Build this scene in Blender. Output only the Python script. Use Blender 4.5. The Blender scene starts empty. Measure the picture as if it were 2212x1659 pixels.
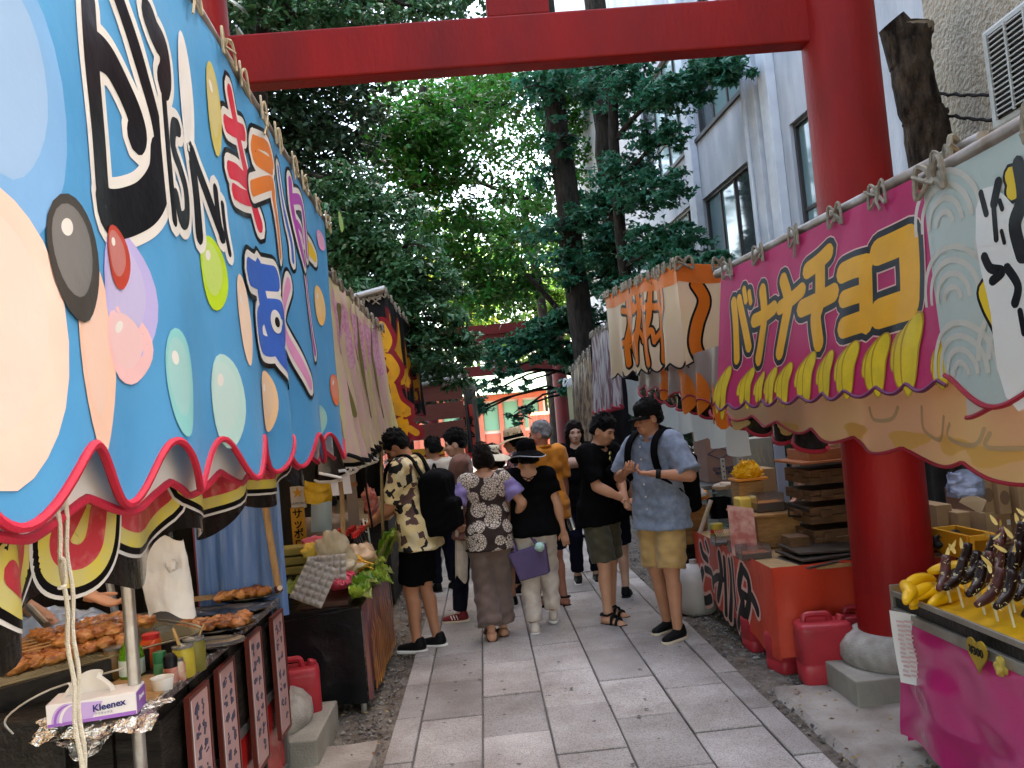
import bpy, bmesh, math, random
import numpy as np
from mathutils import Vector, Matrix, Euler, noise
R = math.radians
sc = bpy.context.scene
COL = sc.collection
random.seed(7); RNG = np.random.default_rng(7)

# ------------------------------------------------------------------ camera
FPX, CX, CY = 1788.0, 1106.0, 829.5          # focal length and centre for a 2212 x 1659 picture
VPX, VPY, ROLL, EYE = 1041.0, 922.0, R(5.2), 1.6
c_ = Vector(((VPX-CX)/FPX, -(VPY-CY)/FPX, -1.0)).normalized()
r_ = Vector((math.cos(ROLL), math.sin(ROLL), 0.0)); r_.z = (r_.x*c_.x + r_.y*c_.y)/(-c_.z); r_.normalize()
u_ = r_.cross(c_).normalized()
CAMR = Matrix((r_, c_, u_))
cd = bpy.data.cameras.new('camera'); cam = bpy.data.objects.new('camera', cd); COL.objects.link(cam)
cd.sensor_width = 36; cd.lens = 36*FPX/2212; cd.clip_start = .05; cd.clip_end = 600
cam.matrix_world = Matrix.Translation((0, 0, EYE)) @ CAMR.to_4x4()
sc.camera = cam
EYEV = Vector((0, 0, EYE))
def ray(px, py): return CAMR @ Vector(((px-CX)/FPX, -(py-CY)/FPX, -1.0))
def at(px, py, d):
    r = ray(px, py); return EYEV + r*(d/r.y)
def onX(px, py, X):
    r = ray(px, py); return EYEV + r*(X/r.x)
def onZ(px, py, z=0.0):
    r = ray(px, py); return EYEV + r*((z-EYE)/r.z)

# ------------------------------------------------------------------ sky, sun, exposure
SUN_EL, SUN_AZ = R(52), R(66)                # azimuth from +Y towards +X: behind the building on the right
w = bpy.data.worlds.new('World'); sc.world = w; w.use_nodes = True
nt = w.node_tree; bg = nt.nodes['Background']
sky = nt.nodes.new('ShaderNodeTexSky'); sky.sky_type = 'NISHITA'; sky.sun_disc = False
sky.sun_elevation = SUN_EL; sky.sun_rotation = SUN_AZ; sky.air_density = 1.0; sky.dust_density = 3.0; sky.ozone_density = 1.0
nt.links.new(sky.outputs[0], bg.inputs[0]); bg.inputs[1].default_value = 0.15
sd = bpy.data.lights.new('sun', 'SUN'); sun = bpy.data.objects.new('sun', sd); COL.objects.link(sun)
sd.energy = 5.0; sd.angle = R(.5); sd.color = (1, .95, .87)
sv = Vector((math.sin(SUN_AZ)*math.cos(SUN_EL), math.cos(SUN_AZ)*math.cos(SUN_EL), math.sin(SUN_EL)))
sun.rotation_euler = sv.to_track_quat('Z', 'Y').to_euler()
vs = sc.view_settings; vs.view_transform = 'Standard'; vs.look = 'None'; vs.gamma = 1; vs.use_curve_mapping = False
vs.exposure = 3.65
try:
    vs.use_white_balance = True; vs.white_balance_temperature = 8000; vs.white_balance_tint = 10
except Exception: pass
sc.cycles.max_bounces = 8; sc.cycles.diffuse_bounces = 4; sc.cycles.transparent_max_bounces = 12
sc.cycles.use_denoising = True; sc.cycles.caustics_reflective = False; sc.cycles.caustics_refractive = False
sc.cycles.sample_clamp_indirect = 6

# ------------------------------------------------------------------ materials
MATS = {}
def M(name, c=(.5,.5,.5), r=.6, c2=None, ns=6, nd=4, bump=0, bs=60, metal=0, transl=0, coat=0, trans=0, spec=.28, stretch=None, rampw=(.35,.65), isl=0, alpha=1, sheen=0):
    if name in MATS: return MATS[name]
    if max(c) < .05 and metal < .3 and not transl > .2:                       # blacks: really black, little sheen
        c = tuple(v*.5 for v in c); c2 = tuple(v*.6 for v in c2) if c2 and max(c2) < .07 else c2; spec = spec*.5
    m = bpy.data.materials.new(name); m.use_nodes = True; t = m.node_tree; N = t.nodes; L = t.links
    b = N['Principled BSDF']; out = N['Material Output']
    b.inputs['Roughness'].default_value = r; b.inputs['Metallic'].default_value = metal
    b.inputs['Coat Weight'].default_value = coat; b.inputs['Transmission Weight'].default_value = trans
    b.inputs['Specular IOR Level'].default_value = spec; b.inputs['Sheen Weight'].default_value = sheen
    b.inputs['Coat Roughness'].default_value = .12
    b.inputs['Base Color'].default_value = (*c, 1)
    tc = N.new('ShaderNodeTexCoord'); vec = tc.outputs['Object']
    if stretch:
        mp = N.new('ShaderNodeMapping'); mp.inputs['Scale'].default_value = stretch; L.new(vec, mp.inputs[0]); vec = mp.outputs[0]
    colsock = None
    if c2 is not None:
        n = N.new('ShaderNodeTexNoise'); n.inputs['Scale'].default_value = ns; n.inputs['Detail'].default_value = nd; L.new(vec, n.inputs['Vector'])
        rp = N.new('ShaderNodeValToRGB'); rp.color_ramp.elements[0].position = rampw[0]; rp.color_ramp.elements[1].position = rampw[1]
        rp.color_ramp.elements[0].color = (*c, 1); rp.color_ramp.elements[1].color = (*c2, 1)
        L.new(n.outputs['Fac'], rp.inputs[0]); colsock = rp.outputs[0]
    if isl:
        g = N.new('ShaderNodeNewGeometry'); hv = N.new('ShaderNodeHueSaturation')
        mr = N.new('ShaderNodeMapRange'); mr.inputs['To Min'].default_value = 1-isl; mr.inputs['To Max'].default_value = 1+isl
        L.new(g.outputs['Random Per Island'], mr.inputs['Value']); L.new(mr.outputs[0], hv.inputs['Value'])
        mr2 = N.new('ShaderNodeMapRange'); mr2.inputs['To Min'].default_value = .5-isl*.06; mr2.inputs['To Max'].default_value = .5+isl*.06
        L.new(g.outputs['Random Per Island'], mr2.inputs['Value']); L.new(mr2.outputs[0], hv.inputs['Hue'])
        if colsock: L.new(colsock, hv.inputs['Color'])
        else: hv.inputs['Color'].default_value = (*c, 1)
        colsock = hv.outputs[0]
    if colsock: L.new(colsock, b.inputs['Base Color'])
    if bump:
        n2 = N.new('ShaderNodeTexNoise'); n2.inputs['Scale'].default_value = bs; n2.inputs['Detail'].default_value = 5; L.new(vec, n2.inputs['Vector'])
        bp = N.new('ShaderNodeBump'); bp.inputs['Strength'].default_value = min(1, bump); bp.inputs['Distance'].default_value = .02*max(1, bump)
        L.new(n2.outputs['Fac'], bp.inputs['Height']); L.new(bp.outputs[0], b.inputs['Normal'])
    if transl:
        tr = N.new('ShaderNodeBsdfTranslucent'); mx = N.new('ShaderNodeMixShader'); mx.inputs[0].default_value = transl
        if colsock: L.new(colsock, tr.inputs[0])
        else: tr.inputs[0].default_value = (*c, 1)
        L.new(b.outputs[0], mx.inputs[1]); L.new(tr.outputs[0], mx.inputs[2]); L.new(mx.outputs[0], out.inputs[0])
    MATS[name] = m; return m

# ------------------------------------------------------------------ object helpers
def props(o, label=None, cat=None, group=None, kind=None):
    if label: o['label'] = label
    if cat: o['category'] = cat
    if group: o['group'] = group
    if kind: o['kind'] = kind
    return o
def thing(name, loc, label, cat, group=None, rz=0):
    o = bpy.data.objects.new(name, None); COL.objects.link(o); o.empty_display_size = .1
    o.location = loc; o.rotation_euler = (0, 0, rz)
    return props(o, label, cat, group)
def structure(name, loc=(0,0,0)):
    o = bpy.data.objects.new(name, None); COL.objects.link(o); o.location = loc; o['kind'] = 'structure'; return o
def inv(o):
    m = Matrix.Identity(4); ch = []
    while o is not None: ch.append(o); o = o.parent
    for k in reversed(ch): m = m @ k.matrix_basis
    return m.inverted()
def mesh_obj(name, verts, faces, mats, parent=None, smooth=True, sharp=35, midx=None, bevel=0, seg=2, local=False):
    me = bpy.data.meshes.new(name)
    if parent is not None and not local:
        mi = inv(parent); verts = np.asarray(verts, dtype=float).reshape(-1, 3)
        A = np.array(mi); verts = verts @ A[:3,:3].T + A[:3,3]
    V = np.asarray(verts, dtype=np.float32).reshape(-1, 3)
    if isinstance(faces, np.ndarray) and faces.ndim == 2:
        nf, k = faces.shape
        me.vertices.add(len(V)); me.vertices.foreach_set('co', V.ravel())
        me.loops.add(nf*k); me.loops.foreach_set('vertex_index', faces.ravel().astype(np.int32))
        me.polygons.add(nf); me.polygons.foreach_set('loop_start', np.arange(0, nf*k, k, dtype=np.int32))
        me.update(calc_edges=True)
    else:
        me.from_pydata(V.tolist(), [], faces)
    for m in (mats if isinstance(mats, (list, tuple)) else [mats]): me.materials.append(m)
    if midx is not None: me.polygons.foreach_set('material_index', np.asarray(midx, dtype=np.int32))
    me.polygons.foreach_set('use_smooth', np.full(len(me.polygons), bool(smooth)))
    if smooth and sharp and not bevel:
        try: me.set_sharp_from_angle(angle=R(sharp))
        except Exception: pass
    me.update()
    o = bpy.data.objects.new(name, me); COL.objects.link(o)
    if parent is not None: o.parent = parent
    if bevel:
        b = o.modifiers.new('bevel', 'BEVEL'); b.width = bevel; b.segments = seg; b.limit_method = 'ANGLE'; b.angle_limit = R(40)
        me.polygons.foreach_set('use_smooth', np.zeros(len(me.polygons), bool))
    return o
class G:
    """collects shapes in world coordinates, build() links them as ONE mesh object"""
    def __init__(s): s.v = []; s.f = []; s.m = []; s.cur = 0
    def mat(s, i): s.cur = i; return s
    def add(s, v, f):
        n = len(s.v); s.v.extend([tuple(p) for p in v]); s.f.extend([[i+n for i in q] for q in f]); s.m.extend([s.cur]*len(f)); return s
    def box(s, c, d, rz=0, rot=None):
        x, y, z = d[0]/2, d[1]/2, d[2]/2
        V = [Vector(p) for p in ((-x,-y,-z),(x,-y,-z),(x,y,-z),(-x,y,-z),(-x,-y,z),(x,-y,z),(x,y,z),(-x,y,z))]
        m = rot if rot is not None else Matrix.Rotation(rz, 3, 'Z')
        return s.add([m @ p + Vector(c) for p in V], [(0,3,2,1),(4,5,6,7),(0,1,5,4),(1,2,6,5),(2,3,7,6),(3,0,4,7)])
    def hexa(s, P): return s.add(P, [(0,3,2,1),(4,5,6,7),(0,1,5,4),(1,2,6,5),(2,3,7,6),(3,0,4,7)])
    def tube(s, pts, r, n=8, caps=True):
        pts = [Vector(p) for p in pts]; k = len(pts); rr = r if hasattr(r, '__len__') else [r]*k
        t0 = (pts[1]-pts[0]).normalized(); a = t0.cross(Vector((0,0,1)) if abs(t0.z) < .9 else Vector((1,0,0))).normalized()
        V = []
        for i, p in enumerate(pts):
            t = (pts[min(i+1,k-1)]-pts[max(i-1,0)]).normalized()
            a = (a - t*a.dot(t)).normalized(); b = t.cross(a)
            for j in range(n):
                th = 2*math.pi*j/n; V.append(p + (a*math.cos(th)+b*math.sin(th))*rr[i])
        F = [(i*n+j, i*n+(j+1)%n, (i+1)*n+(j+1)%n, (i+1)*n+j) for i in range(k-1) for j in range(n)]
        if caps: F += [tuple(range(n-1,-1,-1)), tuple((k-1)*n+j for j in range(n))]
        return s.add(V, F)
    def lathe(s, prof, loc, n=20, axis=None, sx=1, sy=1):
        """prof: (radius, height) pairs from bottom to top"""
        m = Vector((0,0,1)).rotation_difference(Vector(axis).normalized()).to_matrix() if axis is not None else Matrix.Identity(3)
        V = []; k = len(prof)
        for (rad, h) in prof:
            for j in range(n):
                th = 2*math.pi*j/n; V.append(m @ Vector((rad*math.cos(th)*sx, rad*math.sin(th)*sy, h)) + Vector(loc))
        F = [(i*n+j, i*n+(j+1)%n, (i+1)*n+(j+1)%n, (i+1)*n+j) for i in range(k-1) for j in range(n)]
        if prof[0][0] > 1e-5: F.append(tuple(range(n-1,-1,-1)))
        if prof[-1][0] > 1e-5: F.append(tuple((k-1)*n+j for j in range(n)))
        return s.add(V, F)
    def ell(s, c, rad, n=14, k=8, rot=None, jit=0, fr=3):
        V = []; m = rot if rot is not None else Matrix.Identity(3)
        for i in range(k+1):
            ph = math.pi*i/k
            for j in range(n):
                th = 2*math.pi*j/n
                p = Vector((math.sin(ph)*math.cos(th), math.sin(ph)*math.sin(th), -math.cos(ph)))
                q = 1 + (jit*noise.noise(p*fr + Vector(c)*7) if jit else 0)
                V.append(m @ Vector((p.x*rad[0]*q, p.y*rad[1]*q, p.z*rad[2]*q)) + Vector(c))
        F = [(i*n+j, i*n+(j+1)%n, (i+1)*n+(j+1)%n, (i+1)*n+j) for i in range(k) for j in range(n)]
        return s.add(V, F)
    def sheet(s, fn, nu, nv):
        V = [fn(i/nu, j/nv) for j in range(nv+1) for i in range(nu+1)]
        return s.add(V, [(j*(nu+1)+i, j*(nu+1)+i+1, (j+1)*(nu+1)+i+1, (j+1)*(nu+1)+i) for j in range(nv) for i in range(nu)])
    def build(s, name, mats, parent=None, **kw):
        multi = isinstance(mats, (list, tuple))
        lab = {k: kw.pop(k) for k in ('label','cat','group','kind') if k in kw}
        o = mesh_obj(name, s.v, s.f, mats, parent, midx=s.m if multi else None, **kw)
        return props(o, **lab)
def solo(name, g, mats, label, cat, loc=None, group=None, **kw):
    """a thing that is one mesh with its origin at its base"""
    V = np.array(g.v); o0 = Vector(loc) if loc is not None else Vector((V[:,0].mean(), V[:,1].mean(), V[:,2].min()))
    o = mesh_obj(name, V-np.array(o0), g.f, mats, None, midx=g.m if isinstance(mats,(list,tuple)) else None, **kw)
    o.location = o0; return props(o, label, cat, group)
def copy_tree(o, parent=None):
    c = o.copy(); COL.objects.link(c); c.parent = parent
    for ch in list(o.children): copy_tree(ch, c)
    return c
def catmull(pts, n=8, closed=False):
    pts = [Vector(p) for p in pts]; out = []; k = len(pts)
    for i in range(k if closed else k-1):
        if closed: p0,p1,p2,p3 = pts[(i-1)%k],pts[i],pts[(i+1)%k],pts[(i+2)%k]
        else: p0,p1,p2,p3 = pts[max(i-1,0)],pts[i],pts[i+1],pts[min(i+2,k-1)]
        for j in range(n):
            t = j/n
            out.append(.5*((2*p1)+(p2-p0)*t+(2*p0-5*p1+4*p2-p3)*t*t+(3*p1-p0-3*p2+p3)*t**3))
    if not closed: out.append(pts[-1])
    return out
def fbm(p, o=3):
    a = 0; w_ = .5; p = Vector(p)
    for _ in range(o): a += w_*noise.noise(p); p = p*2.03; w_ *= .5
    return a

# ------------------------------------------------------------------ cloth banners
class Banner:
    """a vertical cloth between plan points a and b; u in metres from a, z in metres"""
    def __init__(s, a, b, ztop, zbot, amp=.012, wl=.3, seed=0, scal=0, swl=.25, lean=0, face=1, flare=0):
        s.a = Vector((a[0], a[1], 0)); s.b = Vector((b[0], b[1], 0)); s.L = (s.b-s.a).length; s.t = (s.b-s.a)/s.L
        s.n = Vector((-s.t.y, s.t.x, 0))*face                  # towards the viewer
        s.zt, s.zb = ztop, zbot; s.amp, s.wl, s.seed = amp, wl, seed; s.scal, s.swl, s.lean, s.flare = scal, swl, lean, flare
    def top(s, u): return s.zt[0] + (s.zt[1]-s.zt[0])*u/s.L
    def bot(s, u):
        z = s.zb[0] + (s.zb[1]-s.zb[0])*u/s.L
        if s.scal > 0: z -= s.scal*(abs(math.sin(math.pi*u/s.swl))-.5)
        elif s.scal: z -= s.scal*math.sin(2*math.pi*u/s.swl+s.seed)*.5
        return z
    def P(s, u, z, off=0):
        zt = s.top(u); h = max(.05, zt - (s.zb[0]+s.zb[1])/2); v = max(0, min(1.3, (zt-z)/h))
        w_ = s.amp*(.25+v*(1+s.flare*v*v))*(math.sin(2*math.pi*u/s.wl + 2.1*noise.noise(Vector((u*1.7, z*.6, s.seed))) ) + .8*noise.noise(Vector((u*3.1, z*.9, s.seed+5))))
        w_ += .25*s.amp*noise.noise(Vector((u*9, z*5, s.seed+9)))
        p = s.a + s.t*u + s.n*(w_ + s.lean*v + off); return Vector((p.x, p.y, z))
    def uz(s, px, py):
        r = ray(px, py); off = 0
        for _ in range(4):
            k = s.n.dot(s.a+s.n*off-EYEV)/s.n.dot(r); p = EYEV + r*k; u = (Vector((p.x,p.y,0))-s.a).dot(s.t)
            zt = s.top(u); off = s.lean*max(0, min(1.3, (zt-p.z)/max(.05, zt-(s.zb[0]+s.zb[1])/2)))
        return (u, p.z)
    def cloth(s, name, mat, parent, du=.03, nv=22, **kw):
        nu = max(4, int(s.L/du)); g = G()
        def fn(i, j):
            u = i*s.L; zt = s.top(u); return s.P(u, zt + (s.bot(u)-zt)*j)
        g.sheet(fn, nu, nv); return g.build(name, mat, parent, sharp=0, **kw)
    def edge(s, name, mat, parent, r=.008, du=.02, u0=0, u1=None, off=.003):
        u1 = s.L if u1 is None else u1; n = max(3, int((u1-u0)/du)); g = G()
        g.tube([s.P(u0+(u1-u0)*i/n, s.bot(u0+(u1-u0)*i/n), off) for i in range(n+1)], r, 6); return g.build(name, mat, parent)
    def stroke(s, g, pts, wd, off, px=True, nw=4, ns=7, taper=None, closed=False, rnd=True):
        q = [s.uz(*p) for p in pts] if px else pts
        q = catmull([(a, b, 0) for a, b in q], ns, closed)
        if closed: q.append(q[0])
        k = len(q)
        if rnd and not closed:                                   # rounded ends
            t0 = (q[0]-q[1]).normalized(); t1 = (q[-1]-q[-2]).normalized()
            q = [q[0]+t0*wd*.5, q[0]+t0*wd*.38, q[0]+t0*wd*.2] + q + [q[-1]+t1*wd*.2, q[-1]+t1*wd*.38, q[-1]+t1*wd*.5]
            ww = [.05, .62, .9]+[1]*k+[.9, .62, .05]
        else: ww = [1]*k
        k = len(q); V = []
        for i in range(k):
            t = (q[(i+1) if i+1 < k else (1 if closed else i)] - q[i-1 if i > 0 else (k-2 if closed else 0)]).normalized()
            nn = Vector((-t.y, t.x, 0)); f = wd*.5*ww[i]*(taper(i/(k-1)) if taper else 1)
            for j in range(nw+1):
                p = q[i]+nn*f*(2*j/nw-1); V.append(s.P(p.x, p.y, off))
        g.add(V, [(i*(nw+1)+j, i*(nw+1)+j+1, (i+1)*(nw+1)+j+1, (i+1)*(nw+1)+j) for i in range(k-1) for j in range(nw)])
    def blob(s, g, c, ru, rz, off, px=True, rot=0, n=24, k=5, jit=0):
        u0, z0 = s.uz(*c) if px else c; V = [s.P(u0, z0, off)]
        for i in range(1, k+1):
            for j in range(n):
                th = 2*math.pi*j/n; q = (1+jit*math.sin(3*th+1))*i/k; x, y = ru*math.cos(th)*q, rz*math.sin(th)*q
                V.append(s.P(u0+x*math.cos(rot)-y*math.sin(rot), z0+x*math.sin(rot)+y*math.cos(rot), off))
        F = [(0, 1+j, 1+(j+1)%n) for j in range(n)]
        F += [(1+(i-1)*n+j, 1+i*n+j, 1+i*n+(j+1)%n, 1+(i-1)*n+(j+1)%n) for i in range(1, k) for j in range(n)]
        g.add(V, F)
    def glyph(s, layers, strokes, parent, name, px=True, ns=7, **kw):
        """layers: [(extra width, material)], widest first; strokes: [(width, pts)]"""
        for li, (ex, mat) in enumerate(layers):
            g = G()
            for si, st in enumerate(strokes):
                wd, pts = st[0], st[1]
                s.stroke(g, pts, wd+ex, .0024+.0007*(li+kw.get('base', 0))+.00005*si, px=px, ns=ns)
            g.build(name if li == len(layers)-1 else name+'_outline', mat, parent, sharp=0)
def ties(b, parent, n, mat, u0=.05, u1=None, r=.006, seed=1, big=1):
    rd = random.Random(seed); u1 = b.L-.05 if u1 is None else u1
    for i in range(n):
        u = u0+(u1-u0)*(i+.3*rd.random())/max(1, n-1); p = b.P(min(u, b.L), b.top(u)); g = G()
        o = b.n*.012
        for q in range(2):
            sx = rd.uniform(.02, .05)*big*(1 if q else -1)
            g.tube(catmull([p+o*.5+Vector((0,0,-.02)), p+o+b.t*sx*.3+Vector((0,0,.03)), p+o*1.5+b.t*sx+Vector((0,0,.035*big)), p+o*1.8+b.t*sx*1.2+Vector((0,0,-.035*big)), p+o+b.t*sx*.3+Vector((0,0,-.01))], 4), r*.8, 5)
        for q in range(2):
            g.tube(catmull([p+o, p+o*1.8+b.t*rd.uniform(-.03,.03)*big+Vector((0,0,rd.uniform(-.03,.03))), p+o*2+b.t*rd.uniform(-.06,.06)*big+Vector((0,0,rd.uniform(-.09,.04)*big))], 3), r*.7, 5)
        g.tube([p+Vector((0,0,.024))+o*.2-b.n*.02, p+Vector((0,0,.03))+o, p+Vector((0,0,-.024))+o], r, 5)
        g.build('rope_tie', mat, parent)
# ================================================================== SETTING
def granite():
    m = M('granite', (.41,.365,.335), .6, (.50,.455,.42), ns=3, bump=.35, bs=180)
    t = m.node_tree; N = t.nodes; L = t.links; b = N['Principled BSDF']
    src = b.inputs['Base Color'].links[0].from_socket
    oi = N.new('ShaderNodeObjectInfo'); mr = N.new('ShaderNodeMapRange'); mr.inputs['To Min'].default_value = .74; mr.inputs['To Max'].default_value = 1.1
    hv = N.new('ShaderNodeHueSaturation'); L.new(oi.outputs['Random'], mr.inputs['Value']); L.new(mr.outputs[0], hv.inputs['Value']); L.new(src, hv.inputs['Color'])
    sp = N.new('ShaderNodeTexNoise'); sp.inputs['Scale'].default_value = 140; sp.inputs['Detail'].default_value = 2
    tc = [n for n in N if n.type == 'TEX_COORD'][0]; L.new(tc.outputs['Object'], sp.inputs['Vector'])
    rp = N.new('ShaderNodeValToRGB'); rp.color_ramp.elements[0].position = .36; rp.color_ramp.elements[1].position = .56
    rp.color_ramp.elements[0].color = (.60,.59,.58,1); rp.color_ramp.elements[1].color = (1,1,1,1); L.new(sp.outputs['Fac'], rp.inputs[0])
    st = N.new('ShaderNodeTexNoise'); st.inputs['Scale'].default_value = 1.1; st.inputs['Detail'].default_value = 6; st.inputs['Roughness'].default_value = .65
    gm = N.new('ShaderNodeNewGeometry'); L.new(gm.outputs['Position'], st.inputs['Vector'])
    r2 = N.new('ShaderNodeValToRGB'); r2.color_ramp.elements[0].position = .36; r2.color_ramp.elements[1].position = .62
    r2.color_ramp.elements[0].color = (.50,.45,.41,1); r2.color_ramp.elements[1].color = (1,1,1,1); L.new(st.outputs['Fac'], r2.inputs[0])
    mx = N.new('ShaderNodeMixRGB'); mx.blend_type = 'MULTIPLY'; mx.inputs[0].default_value = 1; L.new(hv.outputs[0], mx.inputs[1]); L.new(rp.outputs[0], mx.inputs[2])
    m2 = N.new('ShaderNodeMixRGB'); m2.blend_type = 'MULTIPLY'; m2.inputs[0].default_value = .8; L.new(mx.outputs[0], m2.inputs[1]); L.new(r2.outputs[0], m2.inputs[2])
    L.new(m2.outputs[0], b.inputs['Base Color']); return m
m_dirt = M('dirt', (.10,.078,.058), .95, (.19,.155,.125), ns=9, nd=8, bump=2, bs=30)
m_mortar = M('joint mortar', (.11,.095,.085), .95, (.17,.15,.135), ns=20, bump=.4)
m_peb = M('gravel', (.17,.15,.135), .85, isl=.55)
m_conc = M('rough concrete', (.33,.29,.25), .85, (.21,.17,.14), ns=4, nd=8, bump=.6, bs=50)
m_concg = M('plinth concrete', (.30,.275,.23), .8, (.22,.20,.165), ns=6, nd=7, bump=.3, bs=90)
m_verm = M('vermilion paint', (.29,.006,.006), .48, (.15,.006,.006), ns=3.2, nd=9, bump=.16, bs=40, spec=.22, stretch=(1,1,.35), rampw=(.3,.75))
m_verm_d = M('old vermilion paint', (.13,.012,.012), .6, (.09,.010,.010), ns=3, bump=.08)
m_stone = M('base stone', (.36,.33,.29), .8, (.25,.22,.19), ns=14, nd=6, bump=.4, bs=120)

# ground: one sheet to the horizon, uneven near the path
nx, ny = 90, 150
xs = np.concatenate([[-150,-60,-25], np.linspace(-9,9,nx), [25,60,150]]); ys = np.concatenate([[-60,-15], np.linspace(-2,24,ny), [30,50,90,180,300]])
XX, YY = np.meshgrid(xs, ys); ZZ = np.zeros_like(XX)-.045
for i in range(XX.shape[0]):
    for j in range(XX.shape[1]):
        if abs(XX[i,j]) < 9 and -2 <= YY[i,j] <= 24: ZZ[i,j] = -.03+.022*noise.noise(Vector((XX[i,j]*1.7, YY[i,j]*1.7, 0)))+.012*noise.noise(Vector((XX[i,j]*6, YY[i,j]*6, 3)))
nyy, nxx = XX.shape; idx = np.arange(nyy*nxx).reshape(nyy, nxx)
F4 = np.stack([idx[:-1,:-1], idx[:-1,1:], idx[1:,1:], idx[1:,:-1]], -1).reshape(-1,4)
props(mesh_obj('ground', np.stack([XX,YY,ZZ],-1).reshape(-1,3), F4, m_dirt, sharp=0), kind='structure')
# path: mortar bed with granite slabs
path = structure('path', (.38, 10, -.03))
G().box((.38, 12.3, -.026), (2.0, 22.4, .036)).build('mortar_bed', m_mortar, path)
m_gran = granite()
cols = [-.63,-.48,-.14,.21,.56,.90,1.25,1.39]; offs = [.2,.02,.30,.02,.36,.10,.42,.15]
for ci in range(7):
    L_ = .62 if ci in (0,6) else .645; y = 1.45+offs[ci]-.645; rd = random.Random(ci)
    while y < 23:
        L2 = L_*(1+rd.uniform(-.03,.03)); x0, x1, y0, y1 = cols[ci]+.0045, cols[ci+1]-.0045, y+.004, y+L2-.004
        dz = rd.uniform(-.004,.004); z0, z1, b = -.03, .012+dz, .0045; tz = [rd.uniform(-.0015,.0015) for _ in range(4)]
        V = [(x0,y0,z0),(x1,y0,z0),(x1,y1,z0),(x0,y1,z0),(x0,y0,z1-b),(x1,y0,z1-b),(x1,y1,z1-b),(x0,y1,z1-b),
             (x0+b,y0+b,z1+tz[0]),(x1-b,y0+b,z1+tz[1]),(x1-b,y1-b,z1+tz[2]),(x0+b,y1-b,z1+tz[3])]
        Fc = [(0,1,5,4),(1,2,6,5),(2,3,7,6),(3,0,4,7),(4,5,9,8),(5,6,10,9),(6,7,11,10),(7,4,8,11),(8,9,10,11)]
        mesh_obj('paving_slab', V, Fc, m_gran, path, smooth=False); y += L2
m_gum = M('gum and grime', (.10,.09,.085), .9); g = G(); rd = random.Random(19)
for k in range(170):
    x, y, r_s = rd.uniform(-.55,1.32), rd.uniform(2.0,10), rd.uniform(.004,.013); a0_ = rd.random()*6; V = [(x+r_s*(1+.3*math.sin(3*t_+a0_))*math.cos(t_), y+r_s*(1+.3*math.sin(2*t_+a0_))*math.sin(t_), .0185) for t_ in [i*.6283 for i in range(10)]]; g.add(V, [tuple(range(10))])
g.build('gum_spots', m_gum, kind='stuff', smooth=False)
# gravel along both edges
def pebbles(name, n, reg, smin, smax, seed, mat):
    rg = np.random.default_rng(seed); base = np.array([(1,0,0),(-.5,.87,0),(-.5,-.87,0),(.3,.1,.75),(0,0,-.6)],float)
    fc = np.array([(0,1,3),(1,2,3),(2,0,3),(1,0,4),(2,1,4),(0,2,4)]); V = []; Fs = []
    for k in range(n):
        x, y = reg(rg); s = smin+(smax-smin)*rg.random()**3; a = rg.random()*6.28
        p = base*s*np.array([1,.7+.3*rg.random(),.6+.3*rg.random()]); p += rg.normal(0, s*.12, p.shape)
        q = np.stack([p[:,0]*math.cos(a)-p[:,1]*math.sin(a), p[:,0]*math.sin(a)+p[:,1]*math.cos(a), p[:,2]], -1)+np.array([x, y, -.024+s*.2])
        Fs.append(fc+len(V)*5); V.append(q)
    props(mesh_obj(name, np.concatenate(V), np.concatenate(Fs), mat, smooth=False), kind='stuff')
pebbles('gravel', 9000, lambda g: ((1.42+abs(g.normal(0,.42)), 2.2+g.random()**1.3*9) if g.random() < .55 else (-.66-abs(g.normal(0,.32)), 3.6+g.random()**1.3*7)), .005, .022, 3, m_peb)
# fallen leaves and dry litter
m_lit = M('dry litter', (.22,.13,.06), .8, isl=.6)
g = G(); rd = random.Random(5)
for k in range(420):
    x = 1.45+abs(rd.gauss(0,.35)) if rd.random() < .5 else -.68-abs(rd.gauss(0,.25)); y = rd.uniform(2.6, 9); a = rd.random()*6.3; s = rd.uniform(.008,.022); z = -.006+rd.random()*.01
    g.add([(x+s*math.cos(a), y+s*math.sin(a), z), (x-s*.4*math.sin(a), y+s*.4*math.cos(a), z+.006), (x-s*math.cos(a), y-s*math.sin(a), z+.002), (x+s*.4*math.sin(a), y-s*.4*math.cos(a), z)], [(0,1,2,3)])
g.build('leaf_litter', m_lit, kind='stuff', smooth=False)
# rough concrete aprons in front of the gate plinths
def slabsheet(x0, x1, y0, y1, z, name):
    g = G()
    def fn(u, v):
        e = min(u, 1-u, v, 1-v); x, y = x0+(x1-x0)*u, y0+(y1-y0)*v
        if e < .001: x += .05*noise.noise(Vector((x*5, y*5, 1))); y += .05*noise.noise(Vector((x*5, y*5, 7)))
        return Vector((x, y, z+.01*noise.noise(Vector((x*4, y*4, 0)))-(.06 if e < .001 else 0)))
    g.sheet(fn, 24, 18); g.build(name, m_conc, kind='structure')
slabsheet(1.46, 2.7, 3.55, 4.72, .0, 'concrete_apron'); slabsheet(-1.05, -.68, 3.4, 4.55, .004, 'concrete_apron')

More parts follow.
